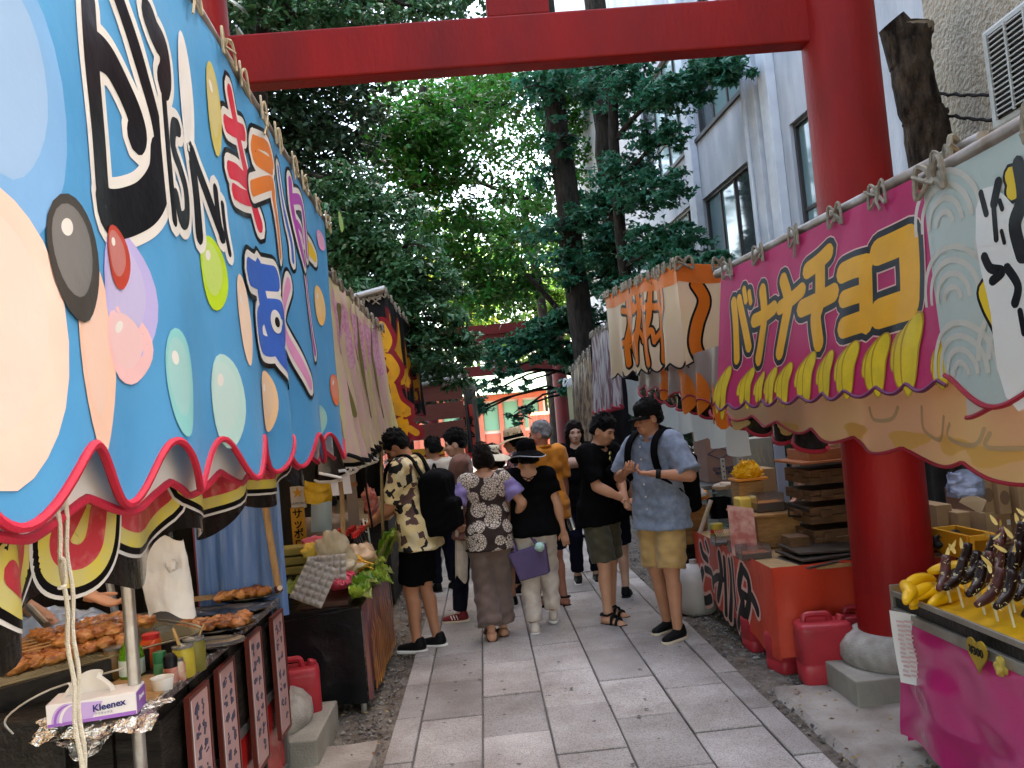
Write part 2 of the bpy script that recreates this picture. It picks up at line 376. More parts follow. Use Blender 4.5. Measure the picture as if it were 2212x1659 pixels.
# ------------------------------------------------------------------ torii gates
def torii(loc, s, label, m, hi=True):
    x0, y0, z0 = loc; t = thing('torii_gate', loc, label, 'torii gate'); hw = 1.80
    for sx in (-1, 1):
        xb, xt = x0+sx*(hw-.03)*s, x0+sx*(hw+.02)*s
        g = G(); g.tube([(xb, y0, z0+.22*s), (xb+(xt-xb)*.5, y0, z0+2.2*s), (xt, y0, z0+4.9*s)], [.212*s, .207*s, .20*s], 40); g.build('pillar', m, t, sharp=60)
        if hi:
            g = G(); g.lathe([(.30,.11),(.325,.16),(.32,.22),(.28,.27),(.23,.295)], (xb, y0, z0), 36); g.build('base_stone', m_stone, t)
            g = G(); g.box((xb, y0, z0+.035), (.80, .60, .19)); g.build('plinth', m_concg, t, bevel=.008)
    g = G(); g.box((x0, y0, z0+3.717*s), (3.46*s, .13*s, .277*s)); g.build('tie_beam', m, t, bevel=.012)
    g = G(); g.box((x0, y0, z0+4.148*s), (.345*s, .11*s, .584*s)); g.build('strut', m, t, bevel=.008)
    g = G(); n = 16
    for k, (zz, th, ov, dp) in enumerate(((4.56, .24, 2.55, .30), (4.82, .26, 2.75, .40))):
        P_ = []
        for i in range(n+1):
            q = 2*i/n-1; P_.append((x0+q*ov*s, z0+(zz+.16*abs(q)**2.5)*s))
        for i in range(n):
            (xa, za), (xb_, zb) = P_[i], P_[i+1]; h, d = th*s/2, dp*s/2
            g.hexa([(xa,y0-d,za-h),(xb_,y0-d,zb-h),(xb_,y0+d,zb-h),(xa,y0+d,za-h),(xa,y0-d,za+h),(xb_,y0-d,zb+h),(xb_,y0+d,zb+h),(xa,y0+d,za+h)])
    g.build('lintel', m, t); return t
torii((.41, 4.53, 0), 1, 'large red torii gate spanning the path in front of the camera', m_verm)
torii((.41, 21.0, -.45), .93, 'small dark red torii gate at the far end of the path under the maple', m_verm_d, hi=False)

# ------------------------------------------------------------------ buildings on the right
m_wall = M('white render', (.46,.48,.51), .85, (.33,.35,.38), ns=3, nd=9, bump=.5, bs=45, stretch=(1,1,.25))
m_pil = M('white paint trim', (.62,.64,.67), .8, (.54,.56,.6), ns=5, bump=.3, bs=60)
m_frame = M('dark window frame', (.055,.05,.05), .5, metal=.3)
m_glass = M('teal window glass', (.10,.17,.18), .08, (.16,.25,.26), ns=.8, spec=.9)
m_glass2 = M('dark window glass', (.04,.055,.06), .06, spec=.9)
FA = Vector((4.73, 8, 0)); FT = Vector((-.056, 1, 0)).normalized(); FN = Vector((-FT.y, FT.x, 0))
def onfac(px, py, off=0):
    r = ray(px, py); k = FN.dot(FA+FN*off-EYEV)/FN.dot(r); p = EYEV+r*k; return ((Vector((p.x,p.y,0))-FA).dot(FT), p.z)
def fpt(s_, z, off=0): p = FA+FT*s_+FN*off; return Vector((p.x, p.y, z))
def fbox(g, s0, s1, z0, z1, o0, o1):
    return g.hexa([fpt(s0,z0,o0),fpt(s1,z0,o0),fpt(s1,z0,o1),fpt(s0,z0,o1),fpt(s0,z1,o0),fpt(s1,z1,o0),fpt(s1,z1,o1),fpt(s0,z1,o1)])
bld = thing('office_building', fpt(10, -.05), 'pale grey concrete building with tall teal windows behind the trees', 'building')
wins = []
def span(pa, pb, zt, zb, cols_, rows, glass='t'):
    sa, sb = sorted((onfac(*pa)[0], onfac(*pb)[0])); wins.append((sa, sb, zb, zt, cols_, rows, glass))
z1t = (onfac(1518,430)[1]+onfac(1643,323)[1])/2; z1b = z1t-2.35
z2b = (onfac(1507,297)[1]+onfac(1632,163)[1])/2
span((1518,430),(1643,323), z1t, z1b, 4, [.30]); span((1507,297),(1632,163), z2b+2.2, z2b, 4, [.36])
zt3 = onfac(1705,270)[1]; span((1705,270),(1850,160), zt3, onfac(1728,480)[1]-.25, 4, [.25])
span((1412,440),(1486,300), z1t+.1, z1b, 4, [.3]); span((1384,250),(1476,190), z2b+2.2, z2b, 4, [.3]); span((1380,560),(1490,500), z1b-.9, z1b-2.8, 4, [.3])
span((1518,640),(1640,560), z1b-.9, z1b-2.8, 4, [.3])
S0, S1, ZT = -4.2, 19, 18.0  # height out of view raised to shade the trees
svals = sorted({S0, S1, *[w[0] for w in wins], *[w[1] for w in wins]})
g = G()                                                   # wall cells around the openings
for a, b in zip(svals[:-1], svals[1:]):
    zz = sorted({-.1, ZT, *[q for w in wins if w[0] <= a+1e-6 and w[1] >= b-1e-6 for q in (w[2], w[3])]})
    for z0, z1 in zip(zz[:-1], zz[1:]):
        if not any(w[0] <= a+1e-6 and w[1] >= b-1e-6 and w[2] <= z0+1e-6 and w[3] >= z1-1e-6 for w in wins): fbox(g, a, b, z0, z1, 0, -.25)
g.build('wall', m_wall, bld, smooth=False)
for (sa, sb, zb, zt, nc, rows, gl) in wins:
    f = G(); fw = .055
    fbox(f, sa, sb, zb, zb+fw, -.05, -.16); fbox(f, sa, sb, zt-fw, zt, -.05, -.16); fbox(f, sa, sa+fw, zb+fw, zt-fw, -.05, -.16); fbox(f, sb-fw, sb, zb+fw, zt-fw, -.05, -.16)
    wn = f.build('window', m_frame, bld, smooth=False); st = (sb-sa)/nc; mu = G()
    for i in range(1, nc): fbox(mu, sa+i*st-.025, sa+i*st+.025, zb+fw, zt-fw, -.07, -.13)
    for q in rows:
        zq = zb+(zt-zb)*q
        for i in range(nc): fbox(mu, sa+i*st+.026, sa+(i+1)*st-.026, zq-.025, zq+.025, -.075, -.125)
    mu.build('mullion', m_frame, wn, smooth=False)
    for i in range(nc):
        p = G(); fbox(p, sa+i*st+.03, sa+(i+1)*st-.03, zb+fw, zt-fw, -.10, -.112); p.build('pane', m_glass if (i+int(zt*3)) % 4 else m_glass2, wn, smooth=False)
    sl = G(); fbox(sl, sa-.05, sb+.05, zb-.07, zb-.004, .05, -.04); sl.build('sill', m_frame, wn, smooth=False)
for pa, w_ in (((1648,330), .42), ((1683,330), .3), ((1508,400), .35)):
    s_ = onfac(*pa)[0]; g = G(); fbox(g, s_-w_/2, s_+w_/2, -.1, ZT, .14, .002); g.build('pilaster', m_pil, bld, bevel=.01)
g = G(); s_ = onfac(1643,300)[0]; g.tube([fpt(s_+.03, 0, .19), fpt(s_+.03, 12, .19)], .035, 8); g.build('drain_pipe', m_pil, bld)
# beige stucco building, near right
m_stucco = M('beige stucco', (.42,.37,.29), .9, (.34,.30,.23), ns=10, nd=8, bump=2.5, bs=26)
st = thing('stucco_building', (3.75, 4, -.05), 'beige rough stucco building at the right edge behind the stall roofs', 'building')
g = G(); g.box((4.1, 3.2, 4.0), (1.0, 5.6, 8.1)); g.build('wall', m_stucco, st, bevel=.02)
m_ac = M('grey metal casing', (.42,.43,.41), .5, (.34,.35,.33), ns=8)
m_acd = M('black fan grille', (.015,.015,.015), .6)
ac = thing('air_conditioner', (3.25, 4.85, 3.0), 'grey outdoor air conditioning unit with black grille high on the stucco wall', 'air conditioner')
pA = onX(2128, 52, 3.25); pB = onX(2165, 285, 3.25); y1, y0_, zt, zb = 4.86, 3.95, 3.72, 3.10
g = G(); g.box((3.43, (y0_+y1)/2, (zt+zb)/2), (.33, y1-y0_, zt-zb)); g.build('casing', m_ac, ac, bevel=.02)
g = G(); g.box((3.262, y1-.25, (zt+zb)/2), (.008, .34, zt-zb-.1)); gr = g.build('grille', m_acd, ac)
for k in range(16): G().box((3.25, y1-.25, zb+.07+k*(zt-zb-.14)/15), (.012, .34, .008)).build('slat', m_ac, ac, smooth=False)
for yy in (y1-.42, y1-.25, y1-.08): G().box((3.246, yy, (zt+zb)/2), (.014, .014, zt-zb-.1)).build('slat', m_ac, ac, smooth=False)
g = G()
for yy in (y0_+.1, y1-.1): g.tube([(3.6, yy, zb-.3), (3.28, yy, zb-.012), (3.6, yy, zb-.012)], .018, 6)
g.build('bracket', m_ac, ac)
m_cable = M('black cable', (.02,.02,.02), .6)
for k, (pa, pb) in enumerate((((2030,203),(2212,180)), ((2030,247),(2212,243)))):
    a, b = at(*pa, 5.6), at(*pb, 4.9); b = b+(b-a)*.6; pts = [a.lerp(b, i/30)+Vector((0,0,-.05*math.sin(math.pi*i/30)+.006*math.sin(i*2.1))) for i in range(31)]
    g = G(); g.tube(pts, .011, 6); g.tube([p+Vector((.008*math.sin(i*1.6), 0, .011*math.cos(i*1.6))) for i, p in enumerate(pts)], .006, 5)
    solo('cable', g, m_cable, ('twisted black cable tied to the pruned trunk, upper one', 'twisted black cable tied to the pruned trunk, lower one')[k], 'cable', group='cables from the pruned trunk')

# ------------------------------------------------------------------ trees
m_bark = M('dark bark', (.035,.028,.022), .95, (.065,.05,.04), ns=14, nd=7, bump=3, bs=22, stretch=(1,1,.3))
m_bark2 = M('pruned bark', (.022,.016,.012), .95, (.075,.055,.04), ns=18, nd=7, bump=3, bs=30, stretch=(1,1,.35))
m_cut = M('cut wood', (.30,.26,.20), .9, (.2,.17,.13), ns=12)
def leafmat(n, c, tr=.45, isl=.5, r=.4): return M(n, c, r, isl=isl, transl=tr, spec=.45)
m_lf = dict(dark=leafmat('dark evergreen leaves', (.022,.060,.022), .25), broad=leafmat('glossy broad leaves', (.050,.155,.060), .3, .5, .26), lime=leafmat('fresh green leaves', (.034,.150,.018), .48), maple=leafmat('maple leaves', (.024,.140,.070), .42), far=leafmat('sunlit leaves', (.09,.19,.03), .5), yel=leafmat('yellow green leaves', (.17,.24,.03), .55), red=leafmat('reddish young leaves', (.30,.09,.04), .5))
def leaves(clumps, size, rg, droop=.35, elong=1.7, flat=.0, star=False):
    """leaf-sized faces through the volume of each clump"""
    Vs = []; n_tot = 0
    for (c, rad, n) in clumps:
        d = rg.normal(size=(n,3)); d /= np.linalg.norm(d, axis=1)[:,None]
        # twigs: leaves gather around random sub-centres
        k = max(4, n//26); sub = rg.normal(size=(k,3)); sub /= np.linalg.norm(sub, axis=1)[:,None]; sub *= (rg.random((k,1))**.42)
        p = sub[rg.integers(0, k, n)] + rg.normal(size=(n,3))*np.array([.16,.16,.07])
        P_ = np.array(c)[None]+p*np.array(rad)[None]
        nrm = rg.normal(size=(n,3))*.55+np.array([0,-.15,.9]); nrm /= np.linalg.norm(nrm, axis=1)[:,None]
        ax = rg.normal(size=(n,3))+np.array([0,0,-droop*2]); ax -= nrm*(ax*nrm).sum(1)[:,None]; ax /= np.linalg.norm(ax, axis=1)[:,None]
        sd_ = np.cross(nrm, ax); s = size*(.65+.7*rg.random((n,1)))
        if star:
            pr = [(-.1,0),(.25,.55),(.45,.22),(1,0),(.45,-.22),(.25,-.55)]
        else:
            pr = [(0,0),(.32,.5/elong),(.7,.38/elong),(1.1,0),(.7,-.38/elong),(.32,-.5/elong)]
        L_ = [P_+ax*s*a+sd_*s*b+nrm*s*(.12*abs(b)*2-.12*a*a) for a, b in pr]
        Vs.append(np.stack(L_, 1).reshape(-1,3)); n_tot += n
    return np.concatenate(Vs), np.arange(n_tot*6).reshape(-1,6)
def limb(g, a, b, r0, r1, rd, n=7, wob=.12):
    a, b = Vector(a), Vector(b); L_ = (b-a).length
    pts = [a.lerp(b, i/n)+Vector((rd.uniform(-1,1), rd.uniform(-1,1), rd.uniform(-.5,.5)))*wob*L_*.3*(0 if i in (0,) else 1)+Vector((0,0,.12*L_*math.sin(math.pi*i/n))) for i in range(n+1)]
    g.tube(pts, [r0+(r1-r0)*i/n for i in range(n+1)], 8)
def tree(label, base, trunk, r0, clumps, size, leaf, seed, r1=None, group=None, elong=1.7, star=False, droop=.35, limbs=True, bark=None):
    rd = random.Random(seed); rg = np.random.default_rng(seed); t = thing('tree', base, label, 'tree', group)
    g = G(); pts = [Vector(base)-Vector((0,0,.2))]+[Vector(p) for p in trunk]; pts = catmull(pts, 5); k = len(pts); r1 = r1 or r0*.45
    g.tube([p+Vector((rd.uniform(-1,1), rd.uniform(-1,1), 0))*r0*.12 for p in pts], [(r0+(r1-r0)*i/(k-1))*(1.35 if i == 0 else 1) for i in range(k)], 14)
    g.build('trunk', bark or m_bark, t)
    if limbs:
        g = G()
        for (c, rad, n) in clumps:
            s_ = min(pts, key=lambda p: (p-Vector(c)).length+ (2 if p.z > c[2]+.3 else 0)*1.0); limb(g, s_, c, r0*.28, .018, rd)
            for q in range(3): limb(g, Vector(c), Vector(c)+Vector((rd.uniform(-1,1)*rad[0], rd.uniform(-1,1)*rad[1], rd.uniform(-.6,.6)*rad[2])), .02, .006, rd, 4)
        g.build('branches', bark or m_bark, t)['kind'] = 'stuff'
    V, Fc = leaves(clumps, size, rg, elong=elong, star=star, droop=droop); mesh_obj('crown', V, Fc, leaf, t, smooth=False)
    return t
def cl(px, py, d, r, n, rz=.7): return (tuple(at(px, py, d)), (r, r, r*rz), n)
# broad-leaved tree, left, nearest
tree('glossy broad-leaved tree on the left rising above the pink and black stall banners', (-3.1,10.6,-.05), [(-3.0,10.6,1.5),(-2.8,10.7,3.2),(-2.5,10.8,5.2)], .16,
     [cl(745,400,10.2,.42,1000), cl(770,470,10,.5,1500), cl(830,455,10.3,.5,1500), cl(850,540,10,.5,1600), cl(780,560,10.2,.5,1400), cl(735,520,10.3,.45,1000), cl(890,600,10,.5,1500), cl(820,640,9.8,.5,1500), cl(930,690,10,.42,1200), cl(900,750,9.9,.45,1200), cl(990,745,10,.33,800), cl(760,650,10.4,.45,900), cl(960,620,10.4,.33,600), cl(700,440,10.6,.5,1000), cl(980,800,10.6,.36,600)], .085, m_lf['broad'], 1, elong=2.2)
tree('dark evergreen tree behind the blue banner at the upper left', (-4.6,12.5,-.05), [(-4.4,12.5,2),(-4.0,12.4,5),(-3.4,12.3,9)], .24,
     [cl(540,240,12,1.0,2600), cl(620,310,12,.9,2200), cl(700,260,12.5,.9,1800), cl(610,130,12,1,2200), cl(520,60,12,1.1,2200), cl(700,110,12.5,1.0,1500), cl(640,420,12.5,.8,1600), cl(720,350,13,.8,1500), cl(680,10,12,.9,1500), cl(800,-10,12,.9,1400), cl(560,30,11,.6,900), cl(860,30,12.5,.7,800), cl(780,190,13,.7,500), cl(960,-10,13,.7,900), cl(700,600,13,1.2,3000), cl(780,720,13.5,1.2,3000), cl(900,830,14,.9,2200), cl(820,850,14,.9,1800)], .10, m_lf['dark'], 2)
tree('blue green leafy tree with boughs hanging over the top of the gate', (-1.9,9.2,-.05), [(-2.2,9.3,3),(-2.1,9.2,6),(-1.6,9.0,8.2)], .12,
     [cl(560,20,8.8,.35,700), cl(640,35,8.8,.4,900), cl(720,20,9,.35,700), cl(800,10,9,.35,500), cl(930,25,9,.3,450), cl(1010,10,9,.28,300)], .08, m_lf['broad'], 3, elong=2.0)
tree('fresh green tree with sky showing through its crown in the middle', (-1.7,17.5,-.4), [(-1.6,17.5,2),(-1.3,17.5,5),(-.6,17.6,9)], .2,
     [cl(880,260,16,1.1,1885), cl(960,330,16.5,1.1,1885), cl(1010,240,17,.9,870), cl(900,400,16,1,1595), cl(1000,460,17,.9,1015), cl(1060,400,17,.8,435), cl(950,520,16.5,.9,1595), cl(1040,560,17,.9,1450), cl(1110,520,18,.8,652), cl(880,330,16,.8,1015), cl(1090,640,18,.8,1305), cl(1010,640,17,.8,1595), cl(1140,430,18,.7,362), cl(1080,230,17,.8,507), cl(820,300,15.5,.9,1305), cl(1150,610,18,.7,725), cl(960,240,16,.7,580)], .115, m_lf['lime'], 4)
tree('tall leafy tree closing the gap behind the two straight trunks', (2.2,25,-.4), [(2.2,25,4),(1.8,25,9)], .22,
     [cl(px,py,d,1.15,n) for px,py,d,n in ((1120,230,23,1105),(1170,300,24,714),(1100,330,23,714),(1150,400,24,850),(1240,240,24,1530),(1250,360,24,1530),(1320,300,25,1530),(1350,430,25,1700),(1140,500,24,1360),(1090,470,23,1020),(1060,200,22,1360),(1220,470,24,1190),(1260,180,23,1530),(1290,560,25,1530),(1180,180,23,850),(1340,200,24,1530),(1030,300,22,1020),(1000,200,21,1360),(920,220,21,1530))], .14, m_lf['lime'], 9, limbs=False)
tA, tB = at(1262,760,15), at(1192,160,15)
tree('straight dark trunk beside the path, left one of the tall pair', (tA.x+.05,15,-.3), [tuple(tA), tuple(tA.lerp(tB,.5)), tuple(tB), tuple(tB+(tB-tA)*.9)], .235,
     [cl(1200,200,14.5,.7,650), cl(1240,130,14.5,.7,600), cl(1150,200,15,.6,300), cl(1210,300,14.6,.4,250), cl(1255,470,14.4,.45,500), cl(1180,520,15,.6,500), cl(1225,580,14.6,.5,500), cl(1190,380,15,.4,160)], .11, m_lf['maple'], 5, r1=.2, star=True)
tA, tB = at(1342,700,16), at(1298,160,16)
tree('straight dark trunk beside the path, right one of the tall pair', (tA.x+.05,16,-.3), [tuple(tA), tuple(tA.lerp(tB,.5)), tuple(tB), tuple(tB+(tB-tA)*.9)], .25,
     [cl(1340,420,15.5,.6,700), cl(1310,520,15.6,.6,800), cl(1370,560,15.6,.6,800), cl(1300,600,15.6,.55,700), cl(1340,250,15.8,.45,350), cl(1290,430,15.8,.45,350)], .11, m_lf['maple'], 6, r1=.2, star=True)
tree('maple with spreading blue green sprays in front of the pale building', (2.9,13.5,-.1), [(2.8,13.4,2),(2.5,13.2,4.5),(2.7,13.0,8)], .15,
     [cl(1385,190,12.5,.5,1050), cl(1450,210,12,.5,1050), cl(1520,165,12,.45,1050), cl(1575,150,11.5,.33,750), cl(1410,300,12.5,.4,570), cl(1460,300,12,.3,300), cl(1450,400,12,.42,630), cl(1390,420,12.5,.5,900), cl(1480,520,12,.4,825), cl(1400,520,12.5,.5,975), cl(1350,360,13,.5,750), cl(1440,600,12,.4,900), cl(1500,560,11.5,.3,525), cl(1360,640,13,.5,1200), cl(1540,575,11,.3,525), cl(1330,150,13,.5,750)], .085, m_lf['maple'], 7, star=True)
tree('maple bough hanging in front of the far torii gate', (2.6,17.0,-.3), [(2.4,16.9,2),(1.9,16.8,3.6),(1.2,16.7,4.6)], .10,
     [cl(1230,690,16,.5,900), cl(1170,715,16,.45,850), cl(1120,745,16.2,.4,750), cl(1190,760,16,.4,500), cl(1075,760,16,.4,700), cl(1235,835,16,.28,600), cl(1215,765,16,.35,600), cl(1260,790,15.8,.3,400), cl(1100,800,16.2,.3,260), cl(1130,880,16,.25,90), cl(1290,700,15.5,.5,800), cl(1330,730,15.2,.4,600), cl(1270,760,15.5,.35,450), cl(1080,835,16.5,.4,170), cl(1010,850,16.2,.4,320), cl(1040,885,16.5,.42,210), cl(1110,900,16.8,.34,110), cl(1000,905,16.4,.36,200), cl(1140,825,16.6,.25,60)], .10, m_lf['maple'], 8, star=True, droop=.7)
rd = random.Random(11)
spots = [(960,640,27),(1060,700,28),(1150,620,30),(1240,690,29),(1010,560,34),(1300,620,30),(1120,780,31),(1210,560,36),(900,560,30),(1350,760,26),(1290,820,27),(880,760,28),(960,800,30)]
for i, (px, py, d) in enumerate(spots[:8]):
    d += 17; b = at(px, py, d); c = [(tuple(b+Vector((rd.uniform(-2.8,2.8), rd.uniform(-1,1), rd.uniform(-2,2.4)))), (1.9,1.9,1.3), 420) for _ in range(8)]
    tree(['sunlit yellow green tree beyond the far torii, low on the left','sunlit green tree right behind the far torii strut','pale sunlit tree far behind the tall trunk pair','sunlit tree seen between the two tall trunks','high sunlit crown beyond the far torii on the left','sunlit tree beyond the orange banner','low yellow green tree seen through the far torii opening','farthest pale crown high behind the tall trunks'][i],
         (b.x, d, -.4), [(b.x+.1,d,1.5), (b.x,d,b.z)], .2, c, .28, m_lf['yel' if i in (0,6) else 'far'], 20+i, group='sunlit trees beyond the far torii', limbs=False)
# low dark shrubs behind the stalls on both sides
for i, (x, y, h) in enumerate(((-4.2,8.2,2.6),(-3.9,14.5,3.0),(-3.4,18.5,2.8),(3.6,9.2,2.0),(3.3,12.0,2.4),(3.6,16.0,2.8))):
    c = [((x+rd.uniform(-.7,.7), y+rd.uniform(-.9,.9), h*(.3+.6*rd.random())), (.75,.85,.6), 700) for _ in range(7)]
    tree('dark shrub filling the gap behind the stalls on the '+('left' if x < 0 else 'right')+(' near the gate',' halfway along the path',' towards the far torii')[i % 3], (x,y,-.05), [(x,y,.6),(x+.1,y,h*.7)], .05, c, .10, m_lf['dark'], 40+i, group='shrubs behind the stalls')
# unseen trees added to block skylight beside and behind the camera
for i, (x, y, h) in enumerate(((-3.4,-4.5,12),(1.2,-6.0,13),(5.5,-5,12),(-6.6,-2.2,13),(-6.8,3.2,14),(-6.4,8.2,13))):
    c = [((x+rd.uniform(-1.6,1.6), y+rd.uniform(-1.8,1.8), h*(.22+.75*rd.random())), (2.3,2.3,1.5), 380) for _ in range(11)]
    tree('tall dark tree '+('behind the camera' if i < 3 else 'behind the left stalls')+(', left one',', middle one',', right one')[i % 3], (x,y,-.05), [(x,y,2),(x+.2,y,h*.5),(x,y,h*.9)], .2, c, .42, m_lf['dark'], 60+i, limbs=False)
# pruned trunk beside the right gate pillar
pt = thing('pruned_tree', (3.02,5.6,-.05), 'thick pruned dark tree trunk with a pale sawn top beside the red pillar', 'tree')
q = [at(2010,330,5.6), at(1985,230,5.6), at(1968,140,5.6), at(1972,60,5.6)]
g = G(); base = Vector((q[0].x+.02,5.6,-.1)); pts = catmull([base, base.lerp(q[0],.5)]+q, 8); k = len(pts)
rr = [.165-.03*min(1,i/(k*.8))+.012*noise.noise(Vector((i*.7,0,0))) for i in range(k)]; g.tube(pts, rr, 20)
V = [Vector(v) for v in g.v]; g.v = [tuple(v+Vector((1,.3,0))*.016*noise.noise(v*9)+Vector((.2,1,0))*.012*noise.noise(v*17)) for v in V]
g.tube([at(1960,140,5.6), at(1935,60,5.62), at(1925,48,5.62)], [.12,.11,.1], 12); g.tube([at(2020,245,5.6), at(2048,238,5.58)], [.03,.022], 8); g.build('trunk', m_bark2, pt)
e = q[-1]; d_ = (Vector((.1,-.55,.6))).normalized(); g = G(); g.tube([e-Vector((0,0,.05)), e+d_*.02], [.13,.128], 18); g.build('sawn_top', m_cut, pt)

# ------------------------------------------------------------------ sunlit shrine court far off
m_plaza = M('pale paving', (.45,.43,.40), .8, (.38,.36,.33), ns=2)
props(mesh_obj('far_court', [(-9,26.5,-.435),(9,26.5,-.435),(9,48,-.435),(-9,48,-.435)], [(0,1,2,3)], m_plaza), kind='structure')
m_vb = M('bright vermilion', (.52,.15,.095), .5, (.46,.12,.08), ns=3); m_gr = M('green lattice paint', (.14,.32,.22), .6); m_cream = M('cream plaster', (.62,.58,.50), .7); m_tile = M('copper green roof', (.16,.26,.21), .7)
sh = thing('shrine_hall', (-1.6,37,-.45), 'vermilion shrine hall with green shutters in bright sun at the end of the path', 'shrine building')
G().box((-.9,39,1.25), (7.6,4,3.4)).build('wall', m_cream, sh, smooth=False)
for k in range(9): G().box((-4.5+k*.9, 36.9, 1.25), (.2,.2,3.4)).build('pillar', m_vb, sh, smooth=False)
for k in range(8):
    x = -4.05+k*.9
    G().box((x, 36.95, .5), (.66,.06,1.5)).build('panel', m_vb, sh, smooth=False); G().box((x, 36.95, 2.0), (.66,.06,1.2)).build('shutter', m_gr, sh, smooth=False)
G().box((-.9,36.86,2.85), (7.8,.14,.28)).build('beam', m_vb, sh, smooth=False)
g = G(); g.hexa([(-5.8,35.8,2.96),(4,35.8,2.96),(4,43,2.96),(-5.8,43,2.96),(-4.6,38.6,4.1),(2.8,38.6,4.1),(2.8,39.4,4.1),(-4.6,39.4,4.1)]); g.build('roof', m_tile, sh, smooth=False)
fc = thing('vermilion_fence', (2.4,30,-.45), 'vermilion slatted fence in the sun right of the far torii opening', 'fence')
for k in range(12): G().box((1.75+k*.12, 30+k*.25, .75), (.09,.06,2.2)).build('slat', m_vb, fc, smooth=False)
G().box((2.41,31.45,1.9), (.07,3.2,.12), rz=R(-25.6)).build('rail', m_vb, fc, smooth=False)
m_wf = M('white paint', (.75,.75,.73), .6)
wf = thing('white_railing', (-1,27.5,-.45), 'white railing in bright sunlight at the end of the path', 'railing')
for k in range(9): G().box((-2.6+k*.42,27.5,.05), (.07,.07,1.0)).build('post', m_wf, wf, smooth=False)
for z in (.5,.25,0,-.22): G().box((-.9,27.5,z), (3.6,.05,.11)).build('rail', m_wf, wf, smooth=False)
# ================================================================== STALL BANNERS
def vinyl(n, c, r=.28, tr=.12, c2=None, **k): return M(n, c, r+.1, c2=c2, transl=tr, coat=.05, bump=.3, bs=7, spec=.2, **k)
v_blue = vinyl('sky blue vinyl', (.075,.335,.62), .36, .16, (.055,.285,.56), ns=2)
v_white = vinyl('white vinyl print', (.72,.70,.66), .35, .15); v_blk = vinyl('black vinyl print', (.012,.011,.013), .3, .02)
v_red = vinyl('red vinyl print', (.62,.02,.05), .35, .1); v_bind = M('dark red binding', (.30,.012,.025), .6, bump=.2, bs=200)
v_pipe = M('crimson piping', (.50,.02,.05), .55, bump=.2, bs=200)
v_org = vinyl('orange vinyl print', (.72,.20,.03), .35, .15); v_pur = vinyl('purple vinyl print', (.42,.05,.40), .35, .1); v_yel = vinyl('yellow vinyl print', (.78,.52,.03), .35, .15)
v_ublu = vinyl('royal blue vinyl print', (.03,.12,.50), .35, .1); v_pnk = vinyl('soft pink vinyl print', (.72,.30,.52), .35, .15)
m_rope = M('pale rope', (.45,.38,.26), .9, (.33,.27,.18), ns=60); m_ropey = M('olive cord', (.34,.28,.05), .8); m_ropeg = M('grey weathered rope', (.20,.17,.13), .95, (.3,.26,.2), ns=50)
m_pole = M('worn steel pipe', (.42,.41,.39), .42, (.22,.17,.13), ns=7, nd=8, metal=.75, rampw=(.45,.7), bump=.1); m_bar = M('dull steel bar', (.34,.31,.28), .5, (.20,.15,.11), ns=9, nd=6, metal=.6)
m_shade_in = M('dark sheet for shade', (.028,.024,.022), .7, (.05,.043,.038), ns=4, bump=.5, bs=9)  # for dark sheets that stand in for shade inside the stalls

def banner_thing(name, b, label, mat, n_ties=0, bind=None, br=.008, tie=None, tr=.006, bar=None, cat='banner', group=None, seed=1, du=.03, nv=22, big=1):
    t = thing(name, b.P(b.L/2, b.bot(b.L/2)), label, cat, group); b.cloth('cloth', mat, t, du, nv)
    if bind: b.edge('binding', bind, t, br)
    if n_ties: ties(b, t, n_ties, tie or m_rope, r=tr, seed=seed, big=big)
    return t
def bar(label, pa, pb, r=.022, mat=None, group='banner bars'):
    g = G(); g.tube([pa, pb], r, 12); return solo('metal_bar', g, mat or m_bar, label, 'metal bar', loc=pa, group=group)

# -- big blue banner, left foreground
B1 = Banner((-.75,.85),(-.75,4.46),(3.10,2.78),(1.57,1.57), amp=.011, wl=.55, seed=3, scal=-.13, swl=.42, face=-1, flare=.9)
B1b = Banner((-.80,.85),(-.80,4.46),(1.74,1.74),(1.50,1.53), amp=.008, wl=.42, seed=8, scal=.05, swl=.42, face=-1, flare=0)
T1 = banner_thing('banner', B1, 'big sky blue banner with white edged lettering hanging over the left grill stall', v_blue, 15, v_pipe, .0095, m_rope, .006, nv=40, seed=4, big=1.3)
B1b.cloth('white_valance', v_white, T1, .025, 10); B1b.edge('binding', v_pipe, T1, .010)
bar('worn steel bar carrying the big blue banner', B1.P(-.2, 3.12)-B1.n*.012, B1.P(B1.L+.05, B1.top(B1.L)+.01)-B1.n*.012, .024)
def K(x, y): return (x/3, y/3)                  # enlargements of the photograph
def K4(x, y): return (x/3, 553+y/3)
# plain coloured balls stand where the printed figures were
balls = [((28,190),.15,.26,(.16,.36,.62)),((205,760),.105,.20,(.78,.50,.38)),((26,720),.14,.25,(.78,.52,.44)),((285,640),.13,.15,(.42,.38,.66)),((285,745),.11,.085,(.74,.45,.46)),((378,825),.085,.135,(.20,.52,.52)),((462,590),.10,.11,(.42,.62,.03)),
         ((488,865),.11,.14,(.42,.66,.62)),((520,690),.075,.15,(.80,.58,.42)),((583,865),.085,.11,(.72,.48,.28)),((690,660),.10,.10,(.82,.50,.16)),((717,842),.12,.08,(.75,.16,.05)),((403,215),.055,.20,(.70,.70,.68)),((458,235),.06,.15,(.52,.44,.12)),((150,560),.11,.12,(.05,.045,.04)),((262,555),.06,.07,(.42,.05,.03)),((690,520),.10,.05,(.74,.30,.5)),((735,480),.1,.06,(.35,.6,.1)),((700,905),.09,.07,(.3,.62,.56))]
